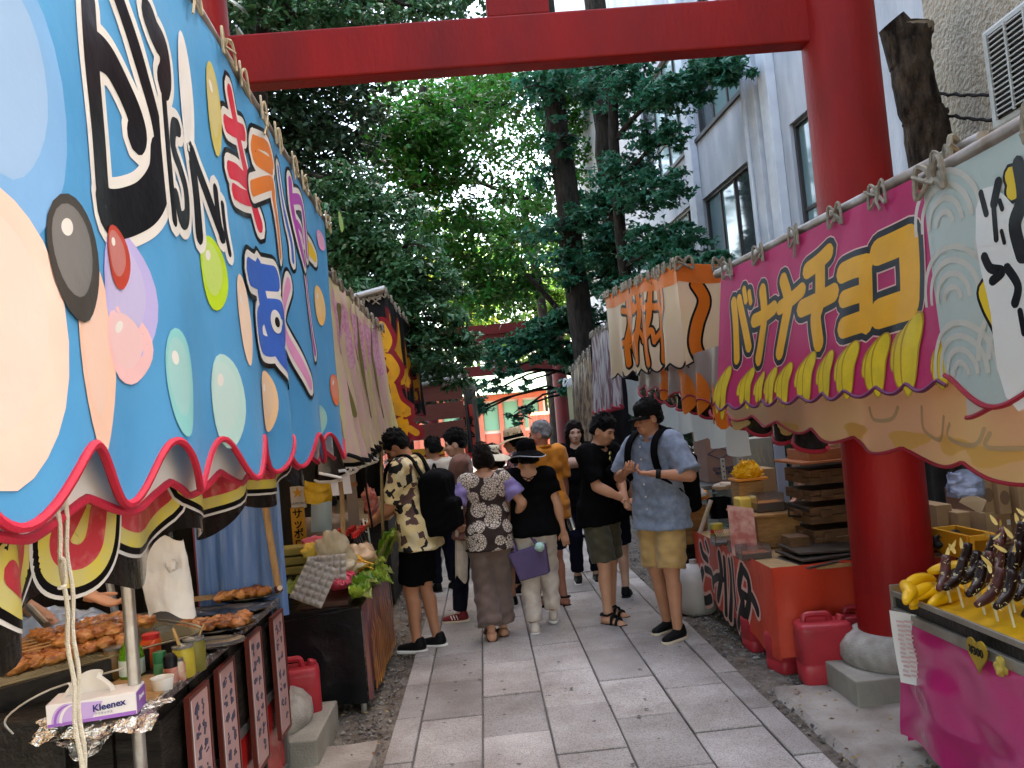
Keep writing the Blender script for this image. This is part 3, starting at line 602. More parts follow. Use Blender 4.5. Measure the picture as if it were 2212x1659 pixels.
for i, (c, ru, rz, colr) in enumerate(balls):
    g = G(); B1.blob(g, c, ru, rz, .0022+.0002*i, jit=.05); g.build('printed_ball', vinyl('ball print %d' % i, colr, .36, .12, tuple(min(1, q*1.12) for q in colr), ns=4), T1, sharp=0)
    if ru > .05:
        u0, z0 = B1.uz(*c); g = G(); B1.blob(g, (u0-ru*.12, z0+rz*.10), ru*.74, rz*.72, .0024+.0002*i+.0001, px=False, jit=.05); g.build('printed_disc', vinyl('ball disc %d' % i, tuple(min(.82, v*.82+.13) for v in colr), .36, .12), T1, sharp=0)
        g = G(); B1.blob(g, (u0-ru*.38, z0+rz*.42), ru*.20, rz*.13, .0027+.0002*i, px=False, rot=.5); g.build('printed_dot', v_white, T1, sharp=0)
LB = [(.05, v_white), (0, v_blk)]
D_ = [K(565,-40),K(585,300),K(635,800),K(690,1330),K(760,1385),K(860,1370),K(950,1310),K(1010,1180),K(1020,1020),K(985,760),K(915,470),K(840,200),K(760,-50)]
B1.glyph(LB, [(.085, D_[:5]), (.11, D_[3:9]), (.055, D_[7:]), (.085, [K(600,310),K(700,370),K(790,520),K(860,690),K(895,830),K(885,890)])], T1, 'lettering')
B1.glyph(LB, [(.09, [K(945,110),K(985,220),K(1045,330),K(1060,470),K(1040,540)]), (.035, [K(1040,640),K(1062,1000),K(1100,1430)]), (.05, [K(1150,830),K(1110,830),K(1100,960),K(1150,1080),K(1195,1230),K(1200,1400),K(1150,1420),K(1115,1280)]), (.06, [K(1235,970),K(1270,1230),K(1300,1520)]), (.05, [K(1250,990),K(1340,1260),K(1425,1530)]), (.04, [K(1420,1540),K(1400,1380),K(1385,1230)]), (.03,[K(1465,1640),K(1440,1480),K(1425,1330)])], T1, 'lettering', base=2)
def pop(colmat, strokes, base=0): B1.glyph([(.085, v_blk), (.05, v_white), (0, colmat)], strokes, T1, 'lettering', base=base)
pop(v_red, [(.07, [K(1480,610),K(1530,840),K(1600,1120),K(1685,1450)]), (.06, [K(1450,800),K(1500,830),K(1585,860)]), (.06, [K(1470,1100),K(1540,1130),K(1640,1210)]), (.055,[K(1500,1240),K(1560,1270),K(1640,1290)])])
pop(v_org, [(.07, [K(1650,930),K(1655,1010),K(1740,1080)]), (.06, [K(1640,1220),K(1745,1190),K(1760,1300),K(1790,1480),K(1810,1640)]), (.05, [K(1655,920),K(1720,960),K(1750,1060)])], 3)
pop(v_ublu, [(.03, [K(1800,1090),K(1830,1300),K(1870,1500)]), (.03, [K(1850,1400),K(1880,1560),K(1890,1690)])], 0)
pop(v_pur, [(.055, [K(1870,1180),K(1880,1330),K(1920,1550),K(1960,1700)]), (.05, [K(1880,1290),K(1940,1310),K(1970,1480),K(1985,1650)]), (.04, [K(1910,1450),K(1940,1500),K(1955,1560)])], 3)
pop(v_yel, [(.06, [K(2000,1590),K(2020,1620),K(2035,1660)]), (.05, [(660,530),(672,545),(680,556)])], 0)
pop(v_ublu, [(.10, [K4(1600,100),K4(1680,130),K4(1760,150)]), (.09, [K4(1680,90),K4(1700,250),K4(1745,480),K4(1790,640),K4(1850,730)]), (.075, [K4(1735,340),K4(1690,410),K4(1705,560),K4(1770,580),K4(1810,470),K4(1790,360),K4(1735,340)])], 6)
g = G(); B1.blob(g, K4(1762,428), .05, .045, .0105); g.build('lettering', v_white, T1); g = G(); B1.blob(g, K4(1765,432), .022, .02, .0112); g.build('lettering', v_blk, T1)
pop(v_pnk, [(.06, [K4(1870,180),K4(1850,290),K4(1835,420)]), (.06, [K4(1835,430),K4(1900,600),K4(1975,830)])], 3)
pop(v_pur, [(.05, [K4(1960,20),K4(1980,200),K4(2010,420),K4(2050,620)])], 0)
# -- black plastic banner below it, with red and yellow writing
v_plast = M('glossy black plastic', (.014,.013,.013), .16, (.03,.027,.024), ns=9, coat=.6, bump=1.2, bs=8)
v_redw = vinyl('worn red print', (.55,.05,.07), .3, .05, (.66,.22,.20), ns=22, nd=8, rampw=(.5,.75)); v_yelw = vinyl('worn yellow print', (.70,.58,.10), .3, .05, (.62,.55,.22), ns=18, nd=7)
B2 = Banner((-.92,.95),(-.92,4.30),(2.6,2.6),(1.25,1.44), amp=.016, wl=.5, seed=12, scal=-.085, swl=.66, face=-1, flare=1)
T2 = banner_thing('banner', B2, 'black shiny plastic banner with red and yellow strokes, sagging below the blue one', v_plast, nv=26)
BL = [(.125, v_white), (.108, v_blk), (.075, v_yelw), (0, v_redw)]
J = lambda x, y: (x/3, 1106+y/3)
B2.glyph(BL, [(.055, [J(60,-60),J(150,60),J(185,250),J(130,430),J(30,480),J(-60,420)])], T2, 'lettering')
B2.glyph(BL, [(.055, [J(470,-60),J(440,60),J(415,180),J(440,270),J(500,290),J(545,200),J(560,0)])], T2, 'lettering', base=4)
B2.glyph(BL, [(.065, [J(640,-90),J(700,30),J(840,55),J(1010,-20),J(1100,-130)])], T2, 'lettering')
B2.glyph(BL, [(.06, [(390,1030),(430,1060),(490,1040),(505,1000)]), (.06, [(520,1010),(575,1020),(620,985)])], T2, 'lettering', base=4)
# -- second stall on the left: pleated beige and pink banner
v_pleat = vinyl('beige pink print', (.68,.46,.43), .30, .35, (.66,.58,.30), ns=3.0, nd=3, rampw=(.42,.58), stretch=(3,3,.5)); v_pl2 = vinyl('mauve print', (.55,.22,.38), .4, .15, (.66,.42,.5), ns=40, nd=5)
B3 = Banner((-.80,4.75),(-.78,6.95),(2.55,2.50),(1.48,1.585), amp=.034, wl=.21, seed=21, scal=.07, swl=.21, face=-1, flare=1.3)
T3 = banner_thing('banner', B3, 'pleated beige and pink banner right behind the big blue one', v_pleat, 9, v_blk, .013, m_ropeg, .008, du=.02, nv=24)
for q in range(7):
    g = G(); B3.blob(g, (.15+q*.3, 2.30-.05*(q % 2)), .125, .19, .004, px=False, jit=.2); g.build('printed_blossom', v_pl2, T3, sharp=0)
m_plgr = vinyl('olive print', (.16,.15,.05), .35, .1)
for q in range(6):
    g = G(); B3.stroke(g, [(.25+q*.31,2.4),(.22+q*.31,2.15),(.27+q*.31,1.75)], .05, .005, px=False, taper=lambda x: 1-.6*x); g.build('printed_stripe', m_plgr, T3, sharp=0)
B3b = Banner((-.88,4.6),(-.86,6.9),(2.3,2.3),(1.40,1.47), amp=.035, wl=.17, seed=25, scal=.06, swl=.17, face=-1, flare=1)
T3b = banner_thing('banner', B3b, 'dark pleated valance with pale piping under the beige and pink banner', v_plast, 0, v_white, .009, du=.02, nv=12)
bar('thin bar carrying the beige and pink banner', B3.P(-.1,2.56), B3.P(B3.L+.1,2.51), .018)
# -- black banner with yellow writing, third stall on the left
v_matblk = vinyl('black cloth', (.016,.015,.018), .5, .03); v_amb = vinyl('amber print', (.80,.36,.015), .35, .15, (.60,.28,.03), ns=9, rampw=(.4,.7)); v_crim = vinyl('crimson print', (.22,.006,.014), .4, .05)
c0, c1 = (-.80,7.7), (-1.45,7.75)
B4 = Banner(c1, c0, (2.80,2.93), (1.80,1.83), amp=.012, wl=.35, seed=31, scal=-.05, swl=.3, face=-1)
B4s = Banner(c0, (-.76,11.0), (2.93,2.90), (1.86,1.84), amp=.03, wl=.45, seed=33, scal=-.06, swl=.5, face=-1)
T4 = banner_thing('banner', B4, 'black banner with amber letters edged in red, on the third left stall facing the camera', v_matblk, 0, v_crim, .011)
B4.glyph([(.09, v_crim), (0, v_amb)], [(.10, [(822,705),(836,735),(828,755)]), (.10, [(838,775),(853,800),(840,822)]), (.09, [(845,835),(858,870),(880,890),(850,885)]), (.10, [(850,925),(872,912),(868,950)]), (.06, [(885,925),(900,935)])], T4, 'lettering')
T4s = banner_thing('banner', B4s, 'black banner with dense amber writing on the third left stall, side facing the path', v_matblk, 10, v_crim, .011, m_ropeg, .008, du=.05, big=1.0)
B4s.glyph([(.08, v_crim), (0, v_amb)], [(.13, [(.35+q*.62, 2.72),(.30+q*.62,2.4),(.42+q*.62,2.05)]) for q in range(5)]+[(.12, [(.15+q*.62, 2.45-.1*(q%3)),(.45+q*.62,2.5-.1*(q%3)),(.62+q*.62,2.42)]) for q in range(5)]+[(.1, [(.2+q*.62,2.15),(.55+q*.62,2.2)]) for q in range(5)], T4s, 'lettering', px=False)
g = G(); B4s.stroke(g, [(.06,2.8),(.08,2.3)], .14, .004, px=False, rnd=False); g.build('printed_panel', v_crim, T4s)
bar('steel bar on top of the black banner with amber letters', B4.P(-.1,2.80)+Vector((0,-.02,.03)), B4.P(B4.L+.02,2.96)+Vector((0,-.02,.0)), .034, m_pole)
ties(B4, T4, 5, m_ropeg, u0=.35, r=.009, seed=9, big=1.2)
# -- brown boarded stall end with black cloth and red sign, fourth on the left
m_brd = M('red brown boards', (.20,.06,.045), .6, (.15,.045,.035), ns=4, stretch=(1,6,20)); P1_, P2_ = at(905,838,12.0), at(996,818,11.8)
kk = thing('stall_shutter', (P1_.x,12,1.9), 'red brown boarded stall side under a steel bar, left of the far torii', 'shutter')
for q in range(3):
    za = P2_.z-.04-q*.27; g = G(); g.hexa([(P1_.x-.3,12.02,za-.24),(P2_.x,11.8,za-.24),(P2_.x,11.84,za-.24),(P1_.x-.3,12.06,za-.24),(P1_.x-.3,12.02,za-.03),(P2_.x,11.8,za),(P2_.x,11.84,za),(P1_.x-.3,12.06,za-.03)]); g.build('board', m_brd, kk, smooth=False)
g = G(); g.tube([P1_+Vector((-.3,0,0)), P2_+Vector((0,0,.02))], .04, 10); g.build('top_bar', m_pole, kk)
B5 = Banner((P2_.x+.02,11.8),(P2_.x+.16,15.5),(2.42,2.30),(1.25,1.25), amp=.03, wl=.5, seed=41, face=-1)
banner_thing('banner', B5, 'plain black cloth beside the red brown boards, left of the far torii', v_matblk, 9, None, tie=m_ropeg, tr=.01, du=.06, big=1.3)
sp = at(1013,930,12.4); v_sign = M('red sign', (.62,.03,.05), .4, (.72,.16,.08), ns=2.5, transl=.35)
sg = thing('sign', (sp.x,12.4,1.15), 'red vertical sign with dark characters beside the black cloth, left of the far torii', 'sign')
g = G(); g.box((sp.x, 12.4, 1.55), (.17,.03,.80)); g.build('board', v_sign, sg, bevel=.012)
def text_obj(body, size, mat, parent, m, off=0, name='lettering', ext=.001):
    cu = bpy.data.curves.new(name, 'FONT'); cu.body = body; cu.size = size; cu.align_x = 'CENTER'; cu.align_y = 'CENTER'; cu.offset = off; cu.extrude = ext; cu.resolution_u = 2; cu.space_line = .95
    o = bpy.data.objects.new(name, cu); COL.objects.link(o); dg = bpy.context.evaluated_depsgraph_get(); me = bpy.data.meshes.new_from_object(o.evaluated_get(dg)); bpy.data.objects.remove(o); bpy.data.curves.remove(cu)
    me.transform(m); 
    if parent is not None: me.transform(inv(parent))
    me.materials.clear(); me.materials.append(mat); r_o = bpy.data.objects.new(name, me); COL.objects.link(r_o); r_o.parent = parent; return r_o
def frame(origin, xdir, ydir):
    x = Vector(xdir).normalized(); y = Vector(ydir).normalized(); z = x.cross(y); return Matrix.Translation(origin) @ Matrix((x, y, z)).transposed().to_4x4()
text_obj('煮\n込', .17, v_blk, sg, frame((sp.x,12.38,1.6),(1,0,0),(0,0,1)), .006)
# -- right: magenta banana banner
v_mag = vinyl('magenta vinyl', (.52,.024,.115), .42, .22, (.46,.02,.105), ns=2); v_mag2 = vinyl('deep red cloth', (.50,.02,.05), .5, .2); v_byel = vinyl('banana yellow print', (.80,.36,.008), .4, .15, (.72,.32,.008), ns=6); v_ban = vinyl('banana drawing', (.72,.50,.02), .45, .12, (.58,.40,.02), ns=12, nd=5)
v_band = vinyl('banana outline print', (.40,.22,.01), .45, .12)  # darker yellow outline of the drawn bananas
v_pale = vinyl('pale pink edge print', (.72,.42,.36), .4, .1)
B6 = Banner((1.452,4.69),(1.70,2.76),(2.35,2.37),(1.585,1.60), amp=.008, wl=.6, seed=51, scal=.035, swl=.19, face=-1, lean=.115)
T6 = banner_thing('banner', B6, 'magenta banner with big yellow lettering and a row of drawn bananas, right side', v_mag, 6, M('violet binding', (.12,.02,.07), .6), .008, m_ropeg, .008, seed=6, du=.02, nv=26, big=1.3)
Q = lambda x, y: (1475+x/3, 553+y/3)
strk = [(.055,[Q(338,300),Q(352,450),Q(358,665)]), (.05,[Q(372,280),Q(398,420),Q(425,590)]), (.034,[Q(402,215),Q(412,290)]), (.03,[Q(432,235),Q(440,300)]),
 (.062,[Q(460,420),Q(530,385),Q(600,335)]), (.066,[Q(515,225),Q(528,390),Q(508,540),Q(485,665)]), (.06,[Q(640,335),Q(700,290),Q(775,220)]), (.062,[Q(660,155),Q(692,290),Q(672,440),Q(640,625)]),
 (.066,[Q(810,95),Q(880,40),Q(950,-25)]), (.07,[Q(775,340),Q(880,290),Q(990,235)]), (.072,[Q(892,50),Q(890,280),Q(862,400),Q(880,560)]),
 (.075,[Q(1045,110),Q(1120,75),Q(1195,55)]), (.07,[Q(1190,70),Q(1192,260),Q(1190,440)]), (.062,[Q(1055,280),Q(1120,255),Q(1185,235)]), (.075,[Q(1055,465),Q(1120,440),Q(1195,415)]),
 (.09,[Q(1268,-25),Q(1370,-70),Q(1465,-115)]), (.10,[Q(1462,-100),Q(1470,100),Q(1468,300)]), (.10,[Q(1268,375),Q(1370,340),Q(1465,310)])]
strk = [(w_*1.2, p_) for w_, p_ in strk]
B6.glyph([(.066, v_pale), (.054, v_blk), (0, v_byel)], strk, T6, 'lettering')
for i, (cx_, cy_, s_) in enumerate(((265,890,1.25),(410,860,.95),(495,865,.8),(580,850,.9),(668,835,1.0),(800,790,1.15),(930,775,1.1),(1075,740,1.25),(1250,710,1.35),(1450,640,1.75),(1700,690,1.1))):
    g = G(); tp = (cx_+38*s_, cy_-115*s_)
    for j, (dx, dy, bx) in enumerate(((-52,20,-46),(-34,78,-30),(4,108,18))):
        go = G(); B6.stroke(go, [Q(*tp), Q(cx_+bx*.5*s_, cy_-30*s_), Q(cx_+dx*s_*.9, cy_+dy*s_)], .058*s_, .0032+.0006*j, taper=lambda x: .35+.85*math.sin(math.pi*min(1,.12+x*.8))); go.build('printed_outline', v_band, T6, sharp=0)
        B6.stroke(g, [Q(*tp), Q(cx_+bx*.5*s_, cy_-30*s_), Q(cx_+dx*s_*.9, cy_+dy*s_)], .047*s_, .0036+.0006*j, taper=lambda x: .35+.85*math.sin(math.pi*min(1,.12+x*.8)))
    g.build('printed_banana', v_ban, T6, sharp=0)
bar('weathered steel bar along the top of the magenta banner', B6.P(-.12,2.37)-B6.n*.03, B6.P(B6.L+.12,2.40)-B6.n*.03, .026)
B6c = Banner((1.472,4.69),(1.73,2.76),(2.33,2.36),(2.22,2.25), amp=.006, wl=.4, seed=52, face=-1); banner_thing('awning_trim', B6c, 'orange roof edge showing above the magenta banner', vinyl('orange roof cloth', (.70,.13,.02), .5, .2), cat='awning')
B6d = Banner((1.70,2.76),(2.10,2.92),(2.37,2.42),(1.60,1.60), amp=.02, wl=.25, seed=53, face=-1); banner_thing('banner', B6d, 'deep red side flap at the near end of the magenta banner', v_mag2, 3, v_bind, .007, m_ropeg, .014, big=1.8)
# -- beige valance below it
v_bei = vinyl('beige valance', (.88,.60,.32), .4, .68, (.88,.54,.34), ns=1.6, nd=2, rampw=(.42,.6)); v_gho = vinyl('faded print', (.50,.36,.2), .45, .3); v_gho2 = vinyl('faded yellow print', (.80,.56,.20), .45, .6)
B7 = Banner((1.60,5.35),(1.70,1.9),(1.95,1.95),(1.535,1.215), amp=.016, wl=.6, seed=61, scal=.045, swl=.42, face=-1)
T7 = banner_thing('valance', B7, 'beige wavy valance with dark red edge under the magenta banner', v_bei, 0, v_bind, .0075, cat='valance', nv=14)
for i, (x, y) in enumerate(((1600,915),(1700,925),(1850,930),(1960,950),(2060,960),(2150,985))):
    g = G(); B7.blob(g, (x,y), .12, .035, .003+.0003*i, jit=.2); g.build('faded_print', v_gho2, T7, sharp=0)
for pts in ([(1890,880),(1900,905),(1930,905),(1940,880)], [(1985,880),(1990,930),(2030,950),(2045,900)], [(2060,915),(2055,945),(2120,960),(2140,925)], [(2150,935),(2145,965),(2210,970)]):
    g = G(); B7.stroke(g, pts, .016, .006); g.build('faded_print', v_gho, T7, sharp=0)
# -- pale wave pattern banner at the right edge
v_wave = vinyl('pale sea green print', (.42,.50,.47), .4, .2); v_wav2 = vinyl('cream print', (.56,.53,.46), .4, .2)
B8 = Banner((1.52,2.64),(1.60,1.15),(2.26,2.30),(1.585,1.44), amp=.012, wl=.6, seed=71, scal=-.09, swl=.5, face=-1, lean=-.0)
T8 = banner_thing('banner', B8, 'pale sea green banner with wave pattern and black brush figure at the right edge', v_wave, 4, v_bind, .009, m_ropeg, .012, du=.02, big=1.4)
for r0_, (uu, zz) in enumerate(((.10,1.62),(.10,1.86),(.10,2.10),(.36,1.66),(.40,1.98),(.62,1.75),(.62,2.1))):
    for q in range(1, 5):
        g = G(); rr_ = q*.042; B8.stroke(g, [(uu+rr_*math.cos(a*math.pi/10), zz+rr_*math.sin(a*math.pi/10)) for a in range(0 if uu > .2 else 0, 11)], .019, .002+.0004*r0_+.0001*q, px=False, ns=2, rnd=False); g.build('printed_wave', v_wav2, T8, sharp=0)
g = G(); B8.blob(g, (2195,620), .14, .30, .0055, jit=.22); g.build('printed_shape', v_white, T8)
W = lambda x, y: (2065+x*.3447, 313.4+y*.3447)
B8.glyph([(.022, v_blk), (0, v_yel)], [(.075, [W(215,920),W(245,1000),W(290,1090),W(315,1150)])], T8, 'printed_shape', base=3)
B8.glyph([(.02, v_blk), (0, v_yel)], [(.05, [W(345,190),W(360,240),W(355,290)])], T8, 'printed_shape', base=3)
B8.glyph([(0, v_blk)], [(.03, [W(190,700),W(225,770),W(290,790),W(240,850)]), (.03, [W(270,230),W(245,370)]), (.022, [W(165,300),W(200,430)]), (.02, [W(245,390),W(258,590)]), (.05, [W(395,120),W(420,330),W(370,500),W(410,690)]), (.03, [W(320,770),W(385,880),W(370,990)]), (.015, [W(290,540),W(305,610)]), (.02,[W(400,1040),W(425,1180)]), (.016,[W(280,350),W(295,400)])], T8, 'printed_brush_stroke', base=5)
B8b = Banner((1.56,2.6),(1.66,1.15),(1.75,1.7),(1.52,1.36), amp=.02, wl=.5, seed=74, scal=-.07, swl=.5, face=-1); B8b.cloth('valance', v_wav2, T8); B8b.edge('binding', v_bind, T8, .008)
bar('steel bar along the top of the wave pattern banner', B8.P(-.05,2.28)-B8.n*.02, B8.P(B8.L,2.32)-B8.n*.02, .026)
# -- orange and cream stall banner, right, further on
v_cream = vinyl('cream vinyl', (.70,.50,.30), .4, .4, (.74,.52,.36), ns=2); v_or2 = vinyl('bright orange print', (.78,.17,.015), .4, .25); v_or1 = vinyl('orange top band', (.78,.20,.04), .4, .35); v_clr = vinyl('smoky strip', (.30,.22,.19), .2, .3)
B9 = Banner((1.58,6.2),(2.75,6.32),(2.70,2.60),(1.93,1.95), amp=.02, wl=.7, seed=81, scal=-.05, swl=.35, face=-1)
B9s = Banner((1.43,8.7),(1.58,6.2),(2.86,2.70),(2.0,1.93), amp=.03, wl=.5, seed=83, scal=.05, swl=.2, face=-1)
T9 = banner_thing('banner', B9, 'cream banner with one big orange hooked letter, side facing the camera', v_cream, 5, v_blk, .008, m_ropeg, .014, big=1.3)
B9.glyph([(.035, v_blk), (0, v_or2)], [(.088, [(1503,615),(1520,650),(1505,700),(1500,745),(1516,776),(1545,772)])], T9, 'lettering')
T9s = banner_thing('banner', B9s, 'cream banner with crowded orange lettering, side facing the path', v_cream, 14, v_blk, .008, m_ropeg, .010, du=.03, big=1.0)
for bb, tt in ((B9, T9), (B9s, T9s)):
    g = G(); g.sheet(lambda a, c: bb.P(a*bb.L, bb.top(a*bb.L)-.002-(.13+.02*math.sin(a*9))*c, .004), 40, 3); g.build('top_band', v_or1, tt, sharp=0)
sts = []
for q, x in enumerate((1352,1364,1376,1390,1404,1418,1430)):
    rd = random.Random(q+5); j_ = lambda a: rd.uniform(-a,a)
    sts += [(.085, [(x+j_(2),638-q*4+j_(10)),(x+3+j_(4),690-q*4+j_(8)),(x+2+j_(4),740-q*3),(x+5+j_(3),790-q*3+j_(6))]), (.06, [(x-5,672+j_(14)),(x+8,662+j_(14))]), (.055, [(x-4,738+j_(18)),(x+4,726+j_(14)),(x+9,742+j_(18))])]
B9s.glyph([(.05, v_blk), (0, v_or2)], sts, T9s, 'lettering')
B9v = Banner((1.60,8.2),(1.66,5.0),(2.0,2.0),(1.86,1.52), amp=.02, wl=.4, seed=85, scal=-.05, swl=.38, face=-1); T9v = banner_thing('valance', B9v, 'smoky see-through strip with orange letters below the cream banner', v_clr, 0, v_bind, .008, cat='valance')
for x, y in ((1440,822),(1475,830),(1488,850),(1520,850),(1545,870),(1565,880)):
    g = G(); B9v.stroke(g, [(x-5,y-22),(x+2,y),(x-4,y+22)], .17, .004); g.build('lettering', v_or2, T9v, sharp=0)
B9w = Banner((1.64,8.4),(1.70,4.15),(1.9,1.7),(1.80,1.34), amp=.025, wl=.36, seed=87, scal=.08, swl=.36, face=-1); T9w = banner_thing('valance', B9w, 'dark valance with white scallops edged in red under the orange lettering', v_plast, 0, v_bind, .012, cat='valance')
for q in range(11):
    u0 = .18+.36*q; g = G(); B9w.blob(g, (u0+.09, B9w.bot(u0+.09)+.135), .10, .055, .004, px=False); g.build('printed_scallop', v_wav2, T9w, sharp=0)
v_mint = vinyl('mint white sheet', (.78,.84,.80), .45, .6, (.82,.86,.83), ns=3)
B10 = Banner((1.72,9.6),(1.80,5.7),(2.0,1.62),(1.60,1.235), amp=.028, wl=.45, seed=91, scal=.05, swl=.5, face=-1); banner_thing('awning', B10, 'mint white scalloped awning sheet behind the man in the black cap', v_mint, 0, None, cat='awning')
# -- further banners on the right
v_str = vinyl('white and grey stripes', (.55,.50,.50), .4, .2, (.24,.13,.14), ns=5, stretch=(1,9,.6), rampw=(.45,.55)); v_brn = vinyl('brown and gold print', (.30,.20,.12), .35, .15, (.10,.06,.05), ns=6, stretch=(1,6,1.4), rampw=(.4,.6)); v_oliv = vinyl('pale olive sheet', (.50,.47,.28), .45, .35)
B11 = Banner((1.49,10.4),(1.53,8.9),(2.62,2.60),(1.66,1.70), amp=.05, wl=.22, seed=95, scal=.07, swl=.22, face=-1); banner_thing('banner', B11, 'white and grey striped banner with red fringe, behind the cream one on the right', v_str, 8, v_bind, .014, m_ropeg, .009, big=1.0)
B12 = Banner((1.45,12.7),(1.50,10.7),(2.35,2.48),(1.1,1.2), amp=.06, wl=.35, seed=97, face=-1); banner_thing('banner', B12, 'brown and gold pleated banner on the right near the far torii', v_brn, 10, None, tie=m_ropeg, tr=.010, big=1.1)
B13 = Banner((1.48,10.6),(1.9,10.55),(2.5,2.5),(1.2,1.2), amp=.03, wl=.3, seed=98, face=-1); banner_thing('banner', B13, 'black side cloth between the striped and the brown banner', v_matblk)  # black cloth added where there is only a dark gap
B14 = Banner((1.62,12.85),(1.38,12.9),(2.2,2.16),(1.0,1.0), amp=.04, wl=.2, seed=99, face=1); banner_thing('banner', B14, 'pale olive cloth hanging at the end of the brown and gold banner', v_oliv, 5, None, tie=m_wf, tr=.02, big=1.5)
v_roof = vinyl('light tinting roof sheet', (.78,.48,.24), .5, .7, (.80,.56,.34), ns=1.5); v_roofr = vinyl('red roof sheet', (.60,.16,.07), .5, .45)  # unseen roofs, warm and translucent to tint the light inside
# -- added roof sheets, and dark sheets standing in for shade behind the stalls
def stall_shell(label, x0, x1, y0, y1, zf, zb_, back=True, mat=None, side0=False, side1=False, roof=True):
    t = thing('added_stall_sheets', ((x0+x1)/2, (y0+y1)/2, 0), label, 'stall tent'); g = G()
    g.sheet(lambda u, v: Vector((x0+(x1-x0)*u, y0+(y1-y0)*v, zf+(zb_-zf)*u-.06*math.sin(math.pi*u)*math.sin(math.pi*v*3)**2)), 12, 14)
    if roof: g.build('roof_sheet', mat or m_shade_in, t)
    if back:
        g = G(); g.sheet(lambda u, v: Vector((x1+.03*math.sin(u*30), y0+(y1-y0)*u, zb_*(1-v)+.02)), 40, 4); g.build('back_wall', m_shade_in, t)
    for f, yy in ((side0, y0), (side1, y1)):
        if f: g = G(); g.sheet(lambda u, v: Vector((x0+(x1-x0)*(.25+.75*u), yy+.02*math.sin(u*22), zb_*(1-v)+.02)), 26, 4); g.build('side_wall', m_shade_in, t)
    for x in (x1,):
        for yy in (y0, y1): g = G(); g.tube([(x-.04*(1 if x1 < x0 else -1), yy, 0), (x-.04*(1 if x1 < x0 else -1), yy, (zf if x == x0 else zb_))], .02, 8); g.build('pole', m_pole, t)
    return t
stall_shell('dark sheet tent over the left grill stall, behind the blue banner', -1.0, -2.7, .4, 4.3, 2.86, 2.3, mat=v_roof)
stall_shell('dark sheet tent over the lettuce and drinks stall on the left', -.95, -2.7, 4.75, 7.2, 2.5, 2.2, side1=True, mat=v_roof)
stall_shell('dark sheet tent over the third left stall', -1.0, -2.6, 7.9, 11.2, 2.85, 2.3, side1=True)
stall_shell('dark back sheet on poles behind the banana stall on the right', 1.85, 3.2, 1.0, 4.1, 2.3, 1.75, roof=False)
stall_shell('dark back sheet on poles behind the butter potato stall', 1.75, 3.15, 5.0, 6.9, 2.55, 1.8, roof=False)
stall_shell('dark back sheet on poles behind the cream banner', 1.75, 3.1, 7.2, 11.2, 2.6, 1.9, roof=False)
# ================================================================== LEFT: GRILL STALL
m_blkwood = M('sooty black wood', (.020,.017,.015), .6, (.045,.036,.03), ns=6, nd=7, bump=.6, bs=20, stretch=(1,1,5)); m_blkmet = M('black sooty steel', (.014,.013,.012), .45, (.035,.03,.027), ns=10, nd=7, metal=.5, bump=.2)
m_redpan = M('glossy red panel', (.50,.018,.018), .18, (.42,.015,.015), ns=2, coat=.5); m_grail = M('grey steel edging', (.13,.13,.125), .45, metal=.6); m_wood = M('pale wood board', (.42,.26,.12), .6, (.30,.17,.075), ns=5, nd=6, stretch=(2,14,2), bump=.2)
m_dwood = M('dark red frame', (.11,.022,.016), .4); m_menu = M('faded pink menu paper', (.46,.27,.25), .35, (.40,.20,.19), ns=4, coat=.5); m_foil = M('crumpled foil', (.50,.49,.48), .25, metal=1, bump=2, bs=18); m_ink = M('blue black ink', (.06,.06,.10), .6)
CT = .85
ORD = ('first','second','third','fourth','fifth','sixth','seventh','eighth','ninth')
ct = thing('grill_counter', (-1.5,3.35,0), 'black grill counter with red panels and hanging menu boards, left foreground', 'counter')
g = G(); g.box((-1.52,3.36,CT-.012), (.90,1.60,.024)); g.build('top', m_blkmet, ct, bevel=.004)
g = G(); g.box((-1.53,3.36,.43), (.86,1.54,.80)); g.build('body', m_blkwood, ct, bevel=.01)
X0 = -1.094
for k in range(4):
    y0, y1 = 2.60+k*.385, 2.60+(k+1)*.385-.02
    G().box((X0, (y0+y1)/2, .255), (.012, y1-y0-.02, .36)).build('red_panel', m_redpan, ct, bevel=.003)
    G().box((X0+.004, (y0+y1)/2, .625), (.012, y1-y0-.02, .30)).build('upper_board', m_blkwood, ct, bevel=.003)
for z in (.455, .06): G().box((X0+.008, 3.36, z), (.022, 1.56, .035)).build('rail', m_grail, ct, bevel=.003)
for k in range(5): G().box((X0+.012, min(4.125,2.588+k*.385), .44), (.024, .03, .80)).build('post', m_blkwood if k < 4 else m_grail, ct, bevel=.003)
g = G(); g.box((X0+.012,3.36,CT-.008), (.03,1.60,.03)); g.build('foil_edge', m_foil, ct, bevel=.004)
for k in range(7): G().box((-1.98+k*.145,2.578,.42), (.135,.014,.78)).build('end_board', m_blkwood, ct, bevel=.003)
